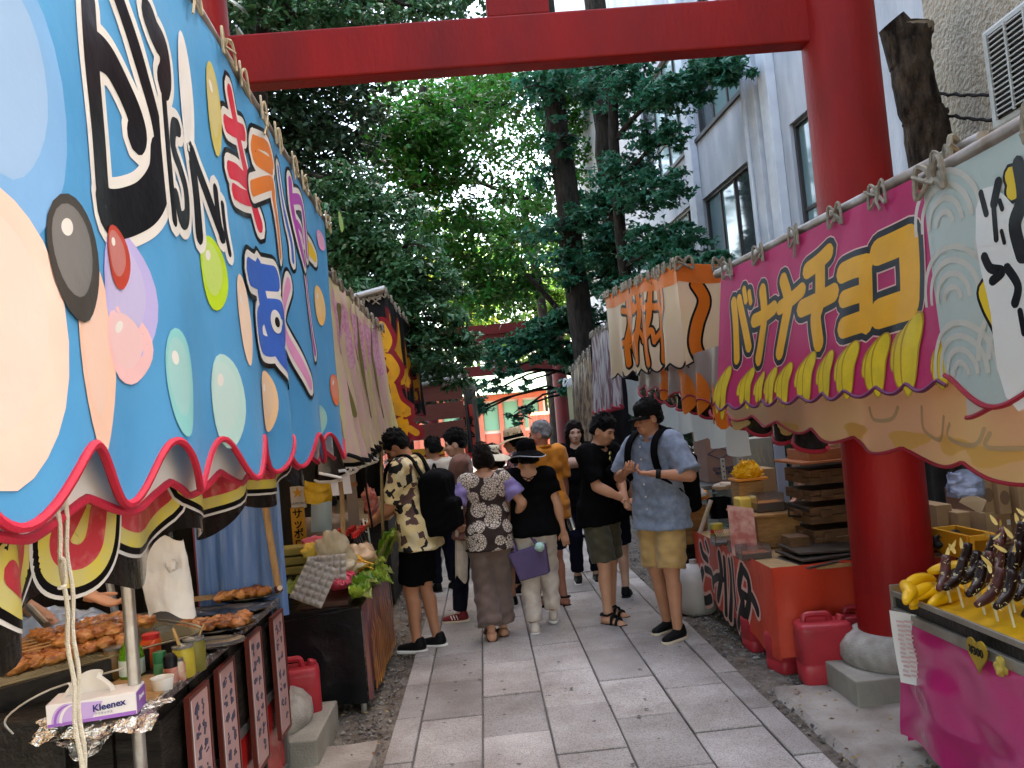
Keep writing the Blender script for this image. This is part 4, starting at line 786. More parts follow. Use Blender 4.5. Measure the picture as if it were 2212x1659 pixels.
# charcoal grill box standing on the near end of the counter
gb = thing('charcoal_grill', (-1.62,3.02,CT), 'black charcoal grill box with wire grate on the left counter', 'grill'); e1 = Vector((.67,.742,0)); e2 = Vector((-.742,.67,0)); GC = Vector((-1.60,3.06,.935))
m1 = Matrix((e1, e2, Vector((0,0,1)))).transposed()
g = G()
for sx, sy, wx, wy in ((0,-1,.86,.02),(0,1,.86,.02),(-1,0,.02,.50),(1,0,.02,.50)): g.box(Vector((GC.x,GC.y,CT+.037))+e1*sx*.43+e2*sy*.26, (wx,wy,.074), rot=m1)
g.build('firebox', m_blkmet, gb)
m_coal = M('red flecked coals', (.03,.025,.02), .9, (.12,.04,.02), ns=30, bump=1)  # dark coals with reddish brown patches in the colour
G().box((GC.x,GC.y,CT+.02), (.84,.50,.03), rot=m1).build('coal_bed', m_coal, gb)
m_wire = M('greasy wire', (.45,.37,.22), .35, metal=.9)
for k in range(26): o = GC+e2*(-.26+k*.0208); G().tube([o-e1*.44, o+e1*.44], .0022, 5).build('grate_bar', m_wire, gb)
G().tube(catmull([GC-e2*.27-e1*.44, GC-e2*.29+e1*.1, GC-e2*.27+e1*.42, GC+e1*.47, GC+e2*.26+e1*.44], 4), .0035, 6).build('grate_frame', m_wire, gb)
# low black steel front below the grate with round vents
gf = thing('grill_stand', (-1.75,2.52,0), 'black steel front with round vent holes below the grate', 'grill stand')
g = G(); g.box((-1.78,2.545,.74), (.95,.03,.26)); g.build('panel', m_blkmet, gf, bevel=.004)
for k in range(6): G().lathe([(.018,0),(.018,.004)], (-2.1+k*.13,2.526,.66), 12, axis=(0,-1,0)).build('vent_hole', M('vent black', (.003,.003,.003), 1), gf)
for z in (.60,.86): G().box((-1.78,2.528,z), (.95,.03,.02)).build('rim', m_blkmet, gf, bevel=.003)
# skewers
m_meat = M('grilled chicken', (.30,.07,.014), .34, (.58,.25,.07), ns=26, nd=6, bump=.8, bs=40, coat=.5, rampw=(.35,.62)); m_char = M('charred chicken', (.15,.035,.010), .34, (.52,.19,.05), ns=34, nd=6, bump=.8, bs=40, coat=.5); m_stick = M('bamboo stick', (.42,.26,.11), .6)
def skewer(pos, ang, L_, n, seed, label, group, name='chicken_skewer', r=.026, sx=1):
    rd = random.Random(seed); t = thing(name, pos, label, 'skewer', group); d = Vector((math.cos(ang), math.sin(ang), 0)); p = Vector(pos)
    st = G(); st.tube([p-d*(.13+rd.random()*.05), p+d*(L_+.01)], .0028, 5); st.build('stick', m_stick, t)
    g = G(); s = Vector((-d.y, d.x, 0)); rot = Matrix((d, s, Vector((0,0,1)))).transposed()
    for k in range(n):
        c = p+d*(L_*(k+.5)/n)+s*rd.uniform(-.004,.004)+Vector((0,0,rd.uniform(-.002,.004))); f = rd.uniform(.85,1.2)
        g.ell(c, (L_/n*.66*f, r*f*1.05, r*.72*f), 14, 9, rot=rot @ Euler((rd.uniform(-.4,.4), rd.uniform(-.2,.2), rd.uniform(-.5,.5))).to_matrix(), jit=.55, fr=2.6)
    g.build('meat', m_meat if seed % 3 else m_char, t, sharp=0); return t
a0 = math.atan2(e1.y, e1.x)
for k in range(9):
    o = GC-e2*(.17-k*.05)-e1*(.20-.012*k)+Vector((0,0,.019))
    skewer(tuple(o), a0+.03*math.sin(k*2.3), .40, 7, 100+k, '%s grilled chicken skewer from the front of the wire grate' % ORD[k], 'skewers on the wire grate')
for k in range(5):
    o = GC-e2*(.10-k*.055)-e1*(.02)+Vector((0,0,.052)); skewer(tuple(o), a0+.05*math.sin(k*3.1), .34, 6, 130+k, '%s skewer from the front in the upper layer on the grate' % ORD[k], 'skewers on top of the grate pile')
# plates
m_plate = M('black swirl glaze', (.022,.020,.019), .25, (.19,.16,.14), ns=3.4, nd=3, coat=.6, stretch=(1.2,5,1), rampw=(.48,.72))
def plate(px, py, r, label, z=CT):
    p = onZ(px, py, z); t = thing('plate', p, label, 'plate', 'dark oval plates on the left counter'); g = G()
    g.lathe([(r*.5,.0),(r*.62,.002),(r*.95,.017),(r,.022),(r*.99,.026),(r*.92,.022),(r*.6,.009),(0,.008)], p, 36, sx=1.1, sy=.72); g.build('dish', m_plate, t, sharp=60); return p
p1 = plate(448,1402,.135,'empty dark swirl plate nearest the sauce jars'); p2 = plate(462,1366,.16,'dark plate holding raw chicken skewers, behind the sauce jars'); p3 = plate(502,1327,.16,'empty dark oval plate between the two plates of skewers'); p4 = plate(535,1297,.15,'dark plate of skewers at the far end of the counter')
for k in range(3): skewer((p2.x-.14,p2.y-.05+k*.045,p2.z+.035), .10+.05*k, .27, 5, 150+k, '%s pale chicken skewer from the front on the plate behind the sauce jars' % ORD[k], 'skewers on the middle plate', r=.028)
for k in range(4): skewer((p4.x-.14,p4.y-.06+k*.04,p4.z+.035), .16, .25, 5, 160+k, '%s chicken skewer from the front on the far plate of the counter' % ORD[k], 'skewers on the far plate', r=.026)
m_foil2 = m_foil; pf = onZ(610,1283,CT)
for k in range(2):
    t = thing('octopus_ball', (pf.x-.06+.055*k, pf.y-.02, CT), ('dark round grilled ball on the counter corner, left one','dark round grilled ball with pale ring on the counter corner')[k], 'food'); g = G(); c = Vector((pf.x-.06+.055*k,pf.y-.02,CT+.035)); g.ell(c, (.032,.032,.034), 14, 9, jit=.2); g.build('body', M('dark glaze', (.10,.03,.02), .25, coat=.5), t)
    d = (EYEV-c).normalized(); G().lathe([(.013,.0),(.013,.006),(.006,.007)], c+d*.027, 12, axis=d).build('ring', M('pale ring', (.66,.5,.36), .5), t)
# jars and bottles
def lathe_thing(name, px, py, prof, mat, label, cat, z=CT, n=20, extra=(), group=None, pos=None):
    p = pos if pos is not None else onZ(px, py, z); t = thing(name, p, label, cat, group); g = G(); g.lathe(prof, p, n); g.build('body', mat, t, sharp=50)
    for (nm, pr, m) in extra: G().lathe(pr, p, n).build(nm, m, t, sharp=50)
    return p, t
def glassm(n, c, r=.08): return M(n, c, r, trans=.55, spec=.6, coat=.3)
g_grn = glassm('green bottle glass', (.16,.50,.02)); m_ycap = M('yellow cap', (.85,.55,.01), .35); m_lab = M('white label', (.66,.70,.66), .5, (.40,.58,.50), ns=14); m_clear = M('clear glass', (.75,.77,.76), .06, trans=.85, spec=.6)
lathe_thing('lemon_juice_bottle', 287, 1466, [(.038,0),(.041,.006),(.041,.075),(.036,.10),(.02,.128),(.016,.15)], g_grn, 'green glass bottle with yellow cap beside the tissue box', 'bottle', extra=[('cap', [(.0175,.145),(.0175,.175),(.016,.178)], m_ycap), ('label', [(.0418,.018),(.0418,.07)], m_lab)])
m_sauceb = M('brown sauce', (.24,.13,.045), .35, (.14,.07,.02), ns=9); m_must = M('mustard paste', (.42,.34,.04), .45, (.34,.27,.03), ns=12); m_olive = M('olive green paste', (.18,.16,.035), .45, (.12,.11,.02), ns=12); m_chil = M('red orange sauce', (.62,.09,.02), .3)
lathe_thing('sauce_jar', 251, 1463, [(.036,0),(.039,.005),(.039,.075),(.034,.088),(.034,.10)], m_sauceb, 'brown jar left of the green bottle', 'jar', extra=[('rim', [(.0355,.096),(.0365,.104),(.032,.106)], m_clear)])
lathe_thing('sauce_jar', 330, 1440, [(.035,0),(.037,.005),(.036,.09),(.031,.10)], m_chil, 'red orange sauce jar behind the steel pole', 'jar', extra=[('cap', [(.03,.10),(.03,.118),(.027,.12)], M('red cap', (.5,.02,.02), .4))])
lathe_thing('spice_bottle', 348, 1464, [(.021,0),(.022,.004),(.022,.05),(.018,.06)], M('green spice', (.06,.22,.10), .4), 'small spice bottle with green cap', 'bottle', extra=[('cap', [(.022,.052),(.022,.085),(.02,.088)], M('dark green cap', (.01,.14,.05), .4))])
lathe_thing('spice_bottle', 371, 1478, [(.022,0),(.023,.004),(.023,.055),(.016,.075)], M('dark red label', (.28,.05,.03), .4, (.5,.3,.25), ns=16), 'small bottle with black top and red label at the counter front', 'bottle', extra=[('cap', [(.0225,.05),(.0225,.088),(.012,.10)], M('black cap', (.012,.012,.016), .35))])
lathe_thing('spice_bottle', 389, 1470, [(.019,0),(.02,.004),(.02,.055),(.014,.066)], M('speckled label', (.55,.48,.38), .4, (.32,.08,.05), ns=20), 'small clear spice bottle with pale label', 'bottle', extra=[('cap', [(.015,.06),(.015,.075)], m_clear)])
pm, tm = lathe_thing('mustard_jar', 399, 1461, [(.034,0),(.037,.005),(.037,.075),(.033,.088),(.034,.10)], m_must, 'mustard jar with a wooden spatula standing in it', 'jar', extra=[('rim', [(.0345,.096),(.036,.104),(.031,.106)], m_clear)])
g = G(); g.tube([pm+Vector((.005,.01,.04)), pm+Vector((-.028,.0,.165))], .006, 6); g.build('spatula', m_stick, tm)
pm, tm = lathe_thing('pickle_jar', 422, 1448, [(.036,0),(.039,.005),(.039,.085),(.035,.10),(.035,.108)], m_olive, 'olive green jar with a thin stick in it', 'jar', extra=[('rim', [(.036,.103),(.0375,.112),(.033,.114)], m_clear)])
g = G(); g.tube([pm+Vector((-.01,0,.05)), pm+Vector((.03,.03,.15))], .003, 5); g.build('stick', m_stick, tm)
lathe_thing('glass_tumblers', 356, 1412, [(.03,0),(.036,.10),(.034,.10),(.03,.012),(.0,.012)], m_clear, 'clear tumbler stack behind the spice bottles', 'glass')
lathe_thing('ramekin', 352, 1493, [(.027,0),(.03,.003),(.036,.042),(.037,.045),(.033,.044),(.027,.012),(0,.010)], M('white porcelain', (.75,.75,.73), .25), 'white ribbed ramekin at the near counter corner', 'bowl', n=28)
g = G(); pb = onZ(410,1474,CT); g.box((-1.20,2.76,CT+.004), (.24,.36,.010), rz=-.02); solo('chopping_board', g, m_wood, 'pale wooden board under the mustard and olive jars', 'board', bevel=.002)
# tissue box on a foil tray hooked to the near end
tr = thing('foil_tray', (-1.24,2.47,.85), 'crumpled foil covered tray hooked to the near end of the counter', 'tray'); g = G(); rd = random.Random(3)
g.sheet(lambda u, v: Vector((-1.33+.33*u+.02*math.sin(v*9), 2.38+.18*v, .878-.035*max(0,.18-v)*5*(1+.5*noise.noise(Vector((u*6,v*6,0))))+.008*noise.noise(Vector((u*16,v*16,0))))), 40, 24); g.build('sheet', m_foil, tr, smooth=False)
g = G(); g.sheet(lambda u, v: Vector((-1.25+.15*u+.01*math.sin(v*13), 2.375+.02*math.sin(u*11+v*7), .85-.06*v*math.sin(math.pi*u)+.006*noise.noise(Vector((u*20,v*20,3))))), 24, 14); g.build('hanging_foil', m_foil, tr, smooth=False)
g = G(); g.tube(catmull([(-1.37,2.39,.873),(-1.385,2.39,.92),(-1.32,2.5,.955),(-1.15,2.6,.97)], 5), .003, 6); g.build('wire_hook', m_pole, tr)
bx = thing('tissue_box', (-1.165,2.45,.884), 'purple and white tissue box with a tissue pulled up', 'tissue box', rz=R(11)); bxm = Matrix.Translation((-1.165,2.45,.884)) @ Matrix.Rotation(R(11),4,'Z')
m_bx = M('white card', (.72,.70,.72), .4); m_vio = M('violet print', (.24,.07,.42), .4, (.36,.16,.55), ns=3); m_vio2 = M('pale violet print', (.50,.36,.68), .4)
def tl(v): return bxm @ Vector(v)
W_, D_x, H_ = .232, .115, .062
g = G(); g.hexa([tl((x*W_/2,y*D_x/2,z*H_)) for z in (0,1) for (x,y) in ((-1,-1),(1,-1),(1,1),(-1,1))]); g.build('carton', m_bx, bx, bevel=.002)
yf = -D_x/2-.0012
def fl(pts, off=0): return [tl((x, yf-off, z)) for x, z in pts]
g = G(); g.add(fl([(-.114,.001),(.114,.001),(.114,.012),(-.114,.009)]), [(0,1,2,3)]); g.build('printed_band', m_vio, bx)
ar = [(-.104+.04*(1-math.cos(a)), .009+.05*math.sin(a)) for a in [i*math.pi/16 for i in range(9)]]
g = G(); g.add(fl([(-.104,.009)]+ar[1:]+[(.03,.052),(.0,.011)], .0004), [tuple(range(len(ar)+2))]); g.build('printed_swirl', m_vio2, bx)
for q in range(2):
    ar2 = [(-.098+.014*q+.036*(1-math.cos(a)), .010+.045*math.sin(a)) for a in [i*math.pi/16 for i in range(9)]]; g = G(); V = [];
    for i, (x, z) in enumerate(ar2): V += fl([(x,z),(x+.007,z-.002)], .0008)
    g.add(V, [(2*i,2*i+1,2*i+3,2*i+2) for i in range(8)]); g.build('printed_swirl', (m_vio, m_bx)[q], bx)
text_obj('Kleenex', .026, M('navy ink', (.02,.02,.16), .5), bx, frame(tl((.045,yf-.0012,.037)), bxm.to_3x3() @ Vector((1,0,.08)), (0,0,1)), .0006, ext=.0003)
text_obj('クリネックス', .008, M('navy ink', (.02,.02,.16), .5), bx, frame(tl((.03,yf-.001,.019)), bxm.to_3x3() @ Vector((1,0,0)), (0,0,1)), 0, ext=.0002)
g = G(); xs_ = W_/2+.0012; g.add([tl((xs_,-D_x/2,0)), tl((xs_,D_x/2,0)), tl((xs_,D_x/2,H_-.006)), tl((xs_,-D_x/2,H_-.003))], [(0,1,2,3)]); g.build('printed_end', m_vio, bx)
text_obj('Kleenex', .02, m_bx, bx, frame(tl((xs_+.001,0,.036)), bxm.to_3x3() @ Vector((0,1,0)), (0,0,1)), .0005, ext=.0003)
m_tis = M('tissue paper', (.80,.78,.74), .8, transl=.3); g = G()
def tis(u, v):
    a = u*math.pi*1.15-.3; rr = .055*(1-v*.55)+.012*math.sin(u*9+v*3); return tl((-.02+math.cos(a)*rr*1.1+.03*v*math.sin(u*5), .0+math.sin(a)*rr*.5-.02*v, H_-.004+.072*v*(1-.35*abs(u-.4)*2)+.006*math.sin(u*14)*v))
g.sheet(tis, 26, 10); g.build('tissue', m_tis, bx, sharp=0)
# steel pole, ropes, bags, tarp
g = G(); g.tube([(-1.075,2.50,.30),(-1.08,2.50,1.4),(-1.085,2.49,2.9)], .0185, 14); pl = thing('steel_pole', (-1.07,2.5,0), 'weathered steel pole standing at the near corner of the grill counter', 'pole'); g.build('shaft', m_pole, pl)
g = G(); g.tube([(-1.07,2.50,0),(-1.074,2.50,.46)], .0205, 14); g.build('sleeve', M('rusty tape', (.34,.20,.09), .8, (.24,.12,.05), ns=20), pl)
for k, (xa, xb) in enumerate(((122,176),(140,184))):
    A, B_ = onX(xa,1090,-.80), onX(xb,1680,-.82); pts = [A.lerp(B_, i/24)+Vector((.003*math.sin(i*.9+k),0,0)) for i in range(25)]
    g = G(); g.tube([A+Vector((-.02,0,.25))]+pts, .0042, 7); g.tube([p+Vector((.0025*math.cos(i*2.4), .0025*math.sin(i*2.4),0)) for i, p in enumerate(pts)], .0028, 5)
    if k == 0: g.tube(catmull([pts[5], pts[5]+Vector((.012,-.01,.006)), onX(141,1262,-.80), onX(128,1270,-.80)], 4), .004, 6)
    solo('rope', g, M('white cotton rope', (.62,.57,.47), .9, bump=.5, bs=300), ('pale rope hanging down in front of the grill, left strand with a knot','pale rope hanging down in front of the grill, right strand')[k], 'rope', group='ropes in front of the grill')
m_bag = M('thin white plastic', (.75,.73,.71), .25, transl=.35, bump=.6, bs=12, coat=.3)
def bagsheet(name, px0, px1, py0, py1, d, label, mat, amp=.03, seed=0, skew=0, pinch=.4):
    a, b, c = at(px0,py0,d), at(px1,py0,d), at(px0,py1,d); t = thing(name, at((px0+px1)/2, py1, d), label, 'plastic bag'); g = G()
    def fn(u, v, s_):
        w_ = (1-pinch*(1-v)**2)*(1-.12*v*v); th = math.pi*u; x = .5-.5*math.cos(th)*w_; p = a+(b-a)*(x+skew*v)+(c-a)*(v+.06*math.sin(u*7+seed))
        return p+Vector((0, s_*amp*1.6*math.sin(th)*(.3+v)+amp*fbm((u*4+seed, v*3, s_)), 0))+Vector((0,0,amp*.5*fbm((u*5,v*5+seed,2))))
    g.sheet(lambda u, v: fn(u, v, -1), 26, 26); g.build('front', mat, t, sharp=0); g = G(); g.sheet(lambda u, v: fn(u, v, 1), 16, 16); g.build('back', mat, t, sharp=0); return t
tb = bagsheet('plastic_bag', 288, 400, 1160, 1325, 2.66, 'white plastic bag bundle tied to the steel pole above the counter', m_bag, .018, 2, .26, .08)
g = G(); kp = at(372,1222,2.62); g.ell(kp, (.016,.014,.02), 10, 6, jit=.5); g.build('knot', m_bag, tb)
m_bluep = M('bluish clear plastic', (.45,.58,.78), .15, transl=.3, bump=1.2, bs=14, coat=.5)
pbg = onZ(55,1400,CT+.06); t = thing('plastic_bag', pbg, 'bluish clear plastic bag lying behind the grate at the left edge', 'plastic bag'); g = G()
g.sheet(lambda u, v: pbg+Vector((-.40+.62*u, .05+.42*v, .0+.10*math.sin(math.pi*u)*math.sin(math.pi*v)+.04*fbm((u*6,v*6,1))+.05*fbm((u*13,v*3,4)))), 44, 30); g.build('front', m_bluep, t, sharp=0)
v_tarp = M('blue woven tarp', (.07,.17,.42), .4, (.15,.26,.50), ns=5, nd=6, stretch=(9,9,.6), coat=.25, bump=.3, bs=40, transl=.1)
A, B_ = at(408,1050,4.24), at(592,1050,4.24); tp = thing('tarp', (A.x,4.24,CT), 'blue woven tarp hanging at the far end of the grill counter', 'tarp'); g = G()
g.sheet(lambda u, v: Vector((A.x+(B_.x-A.x+.02)*u, 4.26+.018*math.sin(u*13)+.012*math.sin(u*29+v*2), 1.62-(1.62-CT+.1)*v)), 50, 14); g.build('sheet', v_tarp, tp, sharp=0)
g = G(); g.tube([at(566,1050,4.2), at(600,1265,4.2)], .017, 10); solo('wooden_pole', g, m_wood, 'worn wooden pole along the right edge of the blue tarp', 'pole')
g = G(); g.tube([at(232,1235,3.7), at(250,1330,3.7)], .016, 10); solo('steel_pole', g, m_pole, 'short steel pole behind the vendor\'s hand', 'pole')
g = G(); g.tube([at(62,1310,3.4), at(100,1350,3.3)], .014, 8); solo('steel_pole', g, m_pole, 'slanting steel pole behind the bluish plastic bag', 'pole')
# menu boards on the counter front
rd = random.Random(8)
mb = [((402,1508),(440,1474),(452,1690)), ((466,1452),(500,1413),(510,1660)), ((531,1373),(563,1355),(556,1562)), ((584,1332),(607,1316),(602,1505))]
for k, (a, b, c) in enumerate(mb):
    XB = X0+.045; A, B_, C_ = onX(*a, XB), onX(*b, XB), onX(*c, XB); y0, y1 = A.y, A.y+.20; zt = (A.z+B_.z)/2; zb = zt-.56
    t = thing('menu_board', (XB,(y0+y1)/2,zb), ('framed pink menu board nearest the steel pole','second framed pink menu board from the steel pole','third framed pink menu board from the steel pole','framed pink menu board at the far end of the counter')[k], 'menu board', 'menu boards on the counter front'); cy, cz = (y0+y1)/2, (zt+zb)/2
    g = G()
    for sy in (-1,1): g.box((XB, cy+sy*.094, cz), (.018,.014,zt-zb))
    for sz in (-1,1): g.box((XB, cy, cz+sz*((zt-zb)/2-.007)), (.018,.174,.014))
    g.build('frame', m_dwood, t); G().box((XB+.001, cy, cz), (.010,.172,zt-zb-.03)).build('paper', m_menu, t, smooth=False)
    G().box((XB+.0065, cy-.076, cz+.01), (.001,.008,zt-zb-.06)).build('glare_strip', M('painted glare', (.60,.58,.58), .4), t, smooth=False)  # pale strip painted as glare along the menu
    for col_ in range(2):
        g = G(); yc = cy+.035-.065*col_
        for q in range(7-col_):
            zc = zt-.07-q*.068; 
            for w in range(4): g.box((XB+.0068+.0002*w, yc+rd.uniform(-.014,.014), zc+rd.uniform(-.02,.02)), (.0012, rd.uniform(.006,.036), rd.uniform(.005,.022)), rot=Matrix.Rotation(rd.uniform(-.5,.5),3,'X'))
        o = g.build('lettering', m_ink, t, smooth=False); o['kind'] = 'stuff'
# red jerrycan and plinth things between the stalls
m_jer = M('faded red plastic', (.42,.025,.035), .45, (.33,.02,.03), ns=6, nd=6, bump=.15, bs=20, coat=.1); m_jerc = M('dull white cap', (.6,.55,.5), .5)
def jerrycan(loc, rz, label, w=.27, d=.19, h=.36, capm=None):
    t = thing('jerrycan', loc, label, 'jerrycan', 'red fuel cans'); m = Matrix.Translation(loc) @ Matrix.Rotation(rz, 4, 'Z'); T = lambda *v: m @ Vector(v)
    n = 28; V = []; rings = ((0,.86),(.012,.96),(.03,1),(h*.30,1),(h*.31,.985),(h*.34,.985),(h*.35,1),(h*.80,1),(h*.87,.97),(h*.90,.88),(h*.905,.80))
    for z, s in rings:
        for j in range(n):
            th = 2*math.pi*(j+.5)/n; cx, sx = math.cos(th), math.sin(th); x = w/2*s*math.copysign(abs(cx)**.32, cx); y = d/2*s*math.copysign(abs(sx)**.32, sx); V.append(T(x, y, z))
    g = G(); k = len(rings); g.add(V, [(i*n+j, i*n+(j+1)%n, (i+1)*n+(j+1)%n, (i+1)*n+j) for i in range(k-1) for j in range(n)]+[tuple(range(n-1,-1,-1)), tuple((k-1)*n+j for j in range(n))]); g.build('body', m_jer, t, sharp=50)
    g = G(); g.tube(catmull([T(-w*.34,0,h*.87), T(-w*.30,0,h*.99), T(0,0,h*1.0), T(w*.12,0,h*.985), T(w*.16,0,h*.88)], 4), .017, 8); g.build('handle', m_jer, t)
    g = G(); g.lathe([(.026,0),(.026,.03),(.022,.034)], T(w*.33,0,h*.89), 14, axis=m.to_3x3() @ Vector((.35,0,1))); g.build('cap', capm or m_jer, t)
    return t
jerrycan((-1.16,4.72,-.03), .2, 'dark red fuel can standing in the shade between the two left stalls', h=.44)
# ================================================================== LEFT: LETTUCE AND DRINKS STALL
m_bcl = M('black plastic cloth', (.010,.010,.012), .28, (.018,.017,.018), ns=5, coat=.4, bump=.8, bs=7); m_draw = M('painted side cloth', (.30,.10,.05), .45, (.09,.04,.10), ns=5.5, nd=4, stretch=(1,7,1.5), rampw=(.42,.6), coat=.2)
st = thing('food_table', (-1.25,5.65,0), 'food table draped in black plastic with a painted orange side, left', 'table'); TZ = .61
g = G(); g.box((-1.3,5.66,TZ-.015), (.98,1.34,.03)); g.build('tabletop', m_bcl, st, bevel=.008)
g = G(); g.sheet(lambda u, v: Vector((-1.79+.98*u, 4.985+.012*math.sin(u*17)*v-.01*v, TZ+.002-.56*v)), 40, 14); g.build('front_cloth', m_bcl, st, sharp=0)
g = G(); g.tube(catmull([(-1.78,4.975,TZ-.02),(-1.4,4.96,TZ-.045),(-1.1,4.962,TZ-.03),(-.82,4.975,TZ-.004)], 6), .008, 6); g.build('front_hem', m_bcl, st)
g = G(); g.sheet(lambda u, v: Vector((-.803+.012*math.sin(u*21)*v, 4.985+1.34*u, TZ+.002-(.55+.02*math.sin(u*18))*v)), 50, 14); g.build('side_cloth', m_draw, st, sharp=0)
g = G()
m_flame = M('flame print', (.62,.25,.03), .4, (.50,.16,.03), ns=8); B_s = Banner((-.787,4.985),(-.787,6.32),(TZ,TZ),(.07,.07), amp=.004, wl=.4, face=-1); rd = random.Random(4)
for q in range(17): u = .16+q*.066; B_s.stroke(g, [(u+.02,.08),(u,.22),(u+.03,.36),(u-.01+rd.uniform(-.02,.02),.44+rd.uniform(-.05,.1))], .055, .006, px=False, taper=lambda x: 1-.75*x)
g.build('flame_print', m_flame, st, sharp=0, kind='stuff')
g = G()
for q in range(22): u = .14+q*.052; B_s.stroke(g, [(u+.03,.10),(u+.01,.25),(u+.035,.42)], .008, .008, px=False)
g.build('ink_lines', M('purple ink', (.05,.02,.05), .5), st, sharp=0, kind='stuff')
for x in (-1.75,-.85):
    for y in (5.05,6.27): G().tube([(x,y,-.04),(x,y,TZ-.03)], .018, 8).build('leg', m_pole, st)
# lettuce
m_let = [M('lettuce leaf %d' % i, c, .4, c2, ns=7, transl=.35, bump=.6, bs=26, coat=.2) for i, (c, c2) in enumerate((((.20,.34,.03),(.34,.46,.06)), ((.06,.18,.02),(.14,.28,.03)), ((.36,.44,.07),(.46,.50,.16))))]
def leaf(name, base, d, L_, W2, seed, mat, parent, up=.25, curl=1):
    rd = random.Random(seed); d = Vector(d).normalized(); s = d.cross(Vector((0,0,1))).normalized(); base = Vector(base); g = G()
    def fn(u, v):
        w_ = W2*math.sin(math.pi*min(1,(.12+.8*v)))*(2*u-1); e = abs(2*u-1)
        return base+d*L_*v*(1-.18*e*e)+s*w_+Vector((0,0, up*L_*math.sin(v*2.0)*curl-.12*L_*v*v+e*e*.03+ e*.018*math.sin(v*22+seed+u*5)+ .012*noise.noise(Vector((u*6,v*8,seed)))))
    g.sheet(fn, 14, 16); g.build(name, mat, parent, sharp=0)
lt = thing('lettuce', (-.93,5.4,TZ), 'heap of green lettuce leaves along the right edge of the food table', 'vegetables'); rd = random.Random(2)
for k in range(26):
    y = 5.04+k*.036; x = -.88+rd.uniform(-.03,.05); leaf('leaf', (x,y,TZ+.015+rd.random()*.03), (rd.uniform(.3,1),rd.uniform(-.9,.7),rd.uniform(-.1,.3)), rd.uniform(.11,.19), rd.uniform(.045,.075), k, m_let[(k*7) % 3 if k < 16 else k % 2*2], lt, rd.uniform(.1,.5))
for k in range(6): leaf('leaf', (-.85+.01*k,5.95+.05*k,TZ+.06), (.6+.3*rd.random(),rd.uniform(-.6,.6),.8), .22, .085, 60+k, m_let[k % 3], lt, .5)
for k in range(5): leaf('leaf', (-1.14-.02*k,5.12+.10*k,TZ+.02), (-.5,-.6,.3), .18, .07, 80+k, m_let[2], lt, .3)
def pile(name, c, rad, mat, label, cat, n=60, r=.006, L_=.09, seed=0):
    rd = random.Random(seed); t = thing(name, (c[0],c[1],c[2]), label, cat); g = G(); g.ell((c[0],c[1],c[2]+rad[2]*.3), (rad[0]*.85,rad[1]*.85,rad[2]*.6), 18, 10, jit=.4); g.build('mound', mat, t, sharp=0); g = G()
    for k in range(n):
        a = rd.random()*6.28; q = rd.random()**.5; p = Vector((c[0]+rad[0]*q*math.cos(a), c[1]+rad[1]*q*math.sin(a), c[2]+rad[2]*(1-q*q)*.95)); b = rd.random()*6.28; d = Vector((math.cos(b), math.sin(b), rd.uniform(-.3,.3)))*L_*.5
        g.tube(catmull([p-d, p+Vector((0,0,.012)), p+d], 3), r, 4)
    o = g.build('strands', mat, t, sharp=0); o['kind'] = 'stuff'; return t
pile('ginger_pile', (-.97,5.20,TZ+.10), (.115,.13,.085), M('pink pickled ginger', (.62,.035,.10), .3, (.70,.10,.16), ns=20, coat=.5), 'pile of bright pink pickled ginger on the lettuce', 'food', seed=1)
pile('noodle_pile', (-.96,5.50,TZ+.14), (.14,.14,.09), M('yellow noodles', (.70,.42,.06), .35, (.62,.30,.03), ns=9, coat=.4), 'pile of yellow noodles behind the pink ginger', 'food', seed=2)
g = G(); g.ell((-.93,5.74,TZ+.19), (.12,.15,.085), 22, 12, jit=.5, fr=2); t = thing('wrapped_food', (-1.0,5.78,TZ), 'pale food mound under cling film behind the yellow noodles', 'food'); g.build('mound', M('pale batter', (.55,.36,.22), .2, (.62,.45,.30), ns=7, coat=.8, bump=.6, bs=12), t, sharp=0)
g = G(); g.box((-1.04,5.16,TZ+.015), (.3,.22,.03)); solo('tray', g, M('dark brown tray', (.06,.025,.018), .4), 'dark brown tray under the pink ginger', 'tray', bevel=.004)
# egg trays
m_egg = M('clear moulded plastic', (.50,.46,.42), .15, (.38,.34,.30), ns=5, transl=.3, coat=.7, spec=.8)
def eggtray(c, rx, label, nx_=5, ny_=6):
    t = thing('egg_tray', c, label, 'egg tray', 'egg trays'); m = Matrix.Translation(c) @ rx.to_4x4(); g = G(); s = .041
    g.sheet(lambda u, v: m @ Vector(((u-.5)*nx_*s, (v-.5)*ny_*s, .026*(abs(math.sin(math.pi*u*nx_))*abs(math.sin(math.pi*v*ny_)))**.7)), nx_*8, ny_*8); g.build('moulding', m_egg, t, sharp=0); return t
eggtray(at(672,1268,4.95)+Vector((.02,0,.02)), Euler((R(62),R(22),R(-12))).to_matrix(), 'clear egg tray leaning out over the near left corner of the food table', 5, 6)
eggtray(at(705,1228,5.15), Euler((R(70),0,R(-4))).to_matrix(), 'grey egg tray standing upright behind the leaning one', 6, 4)
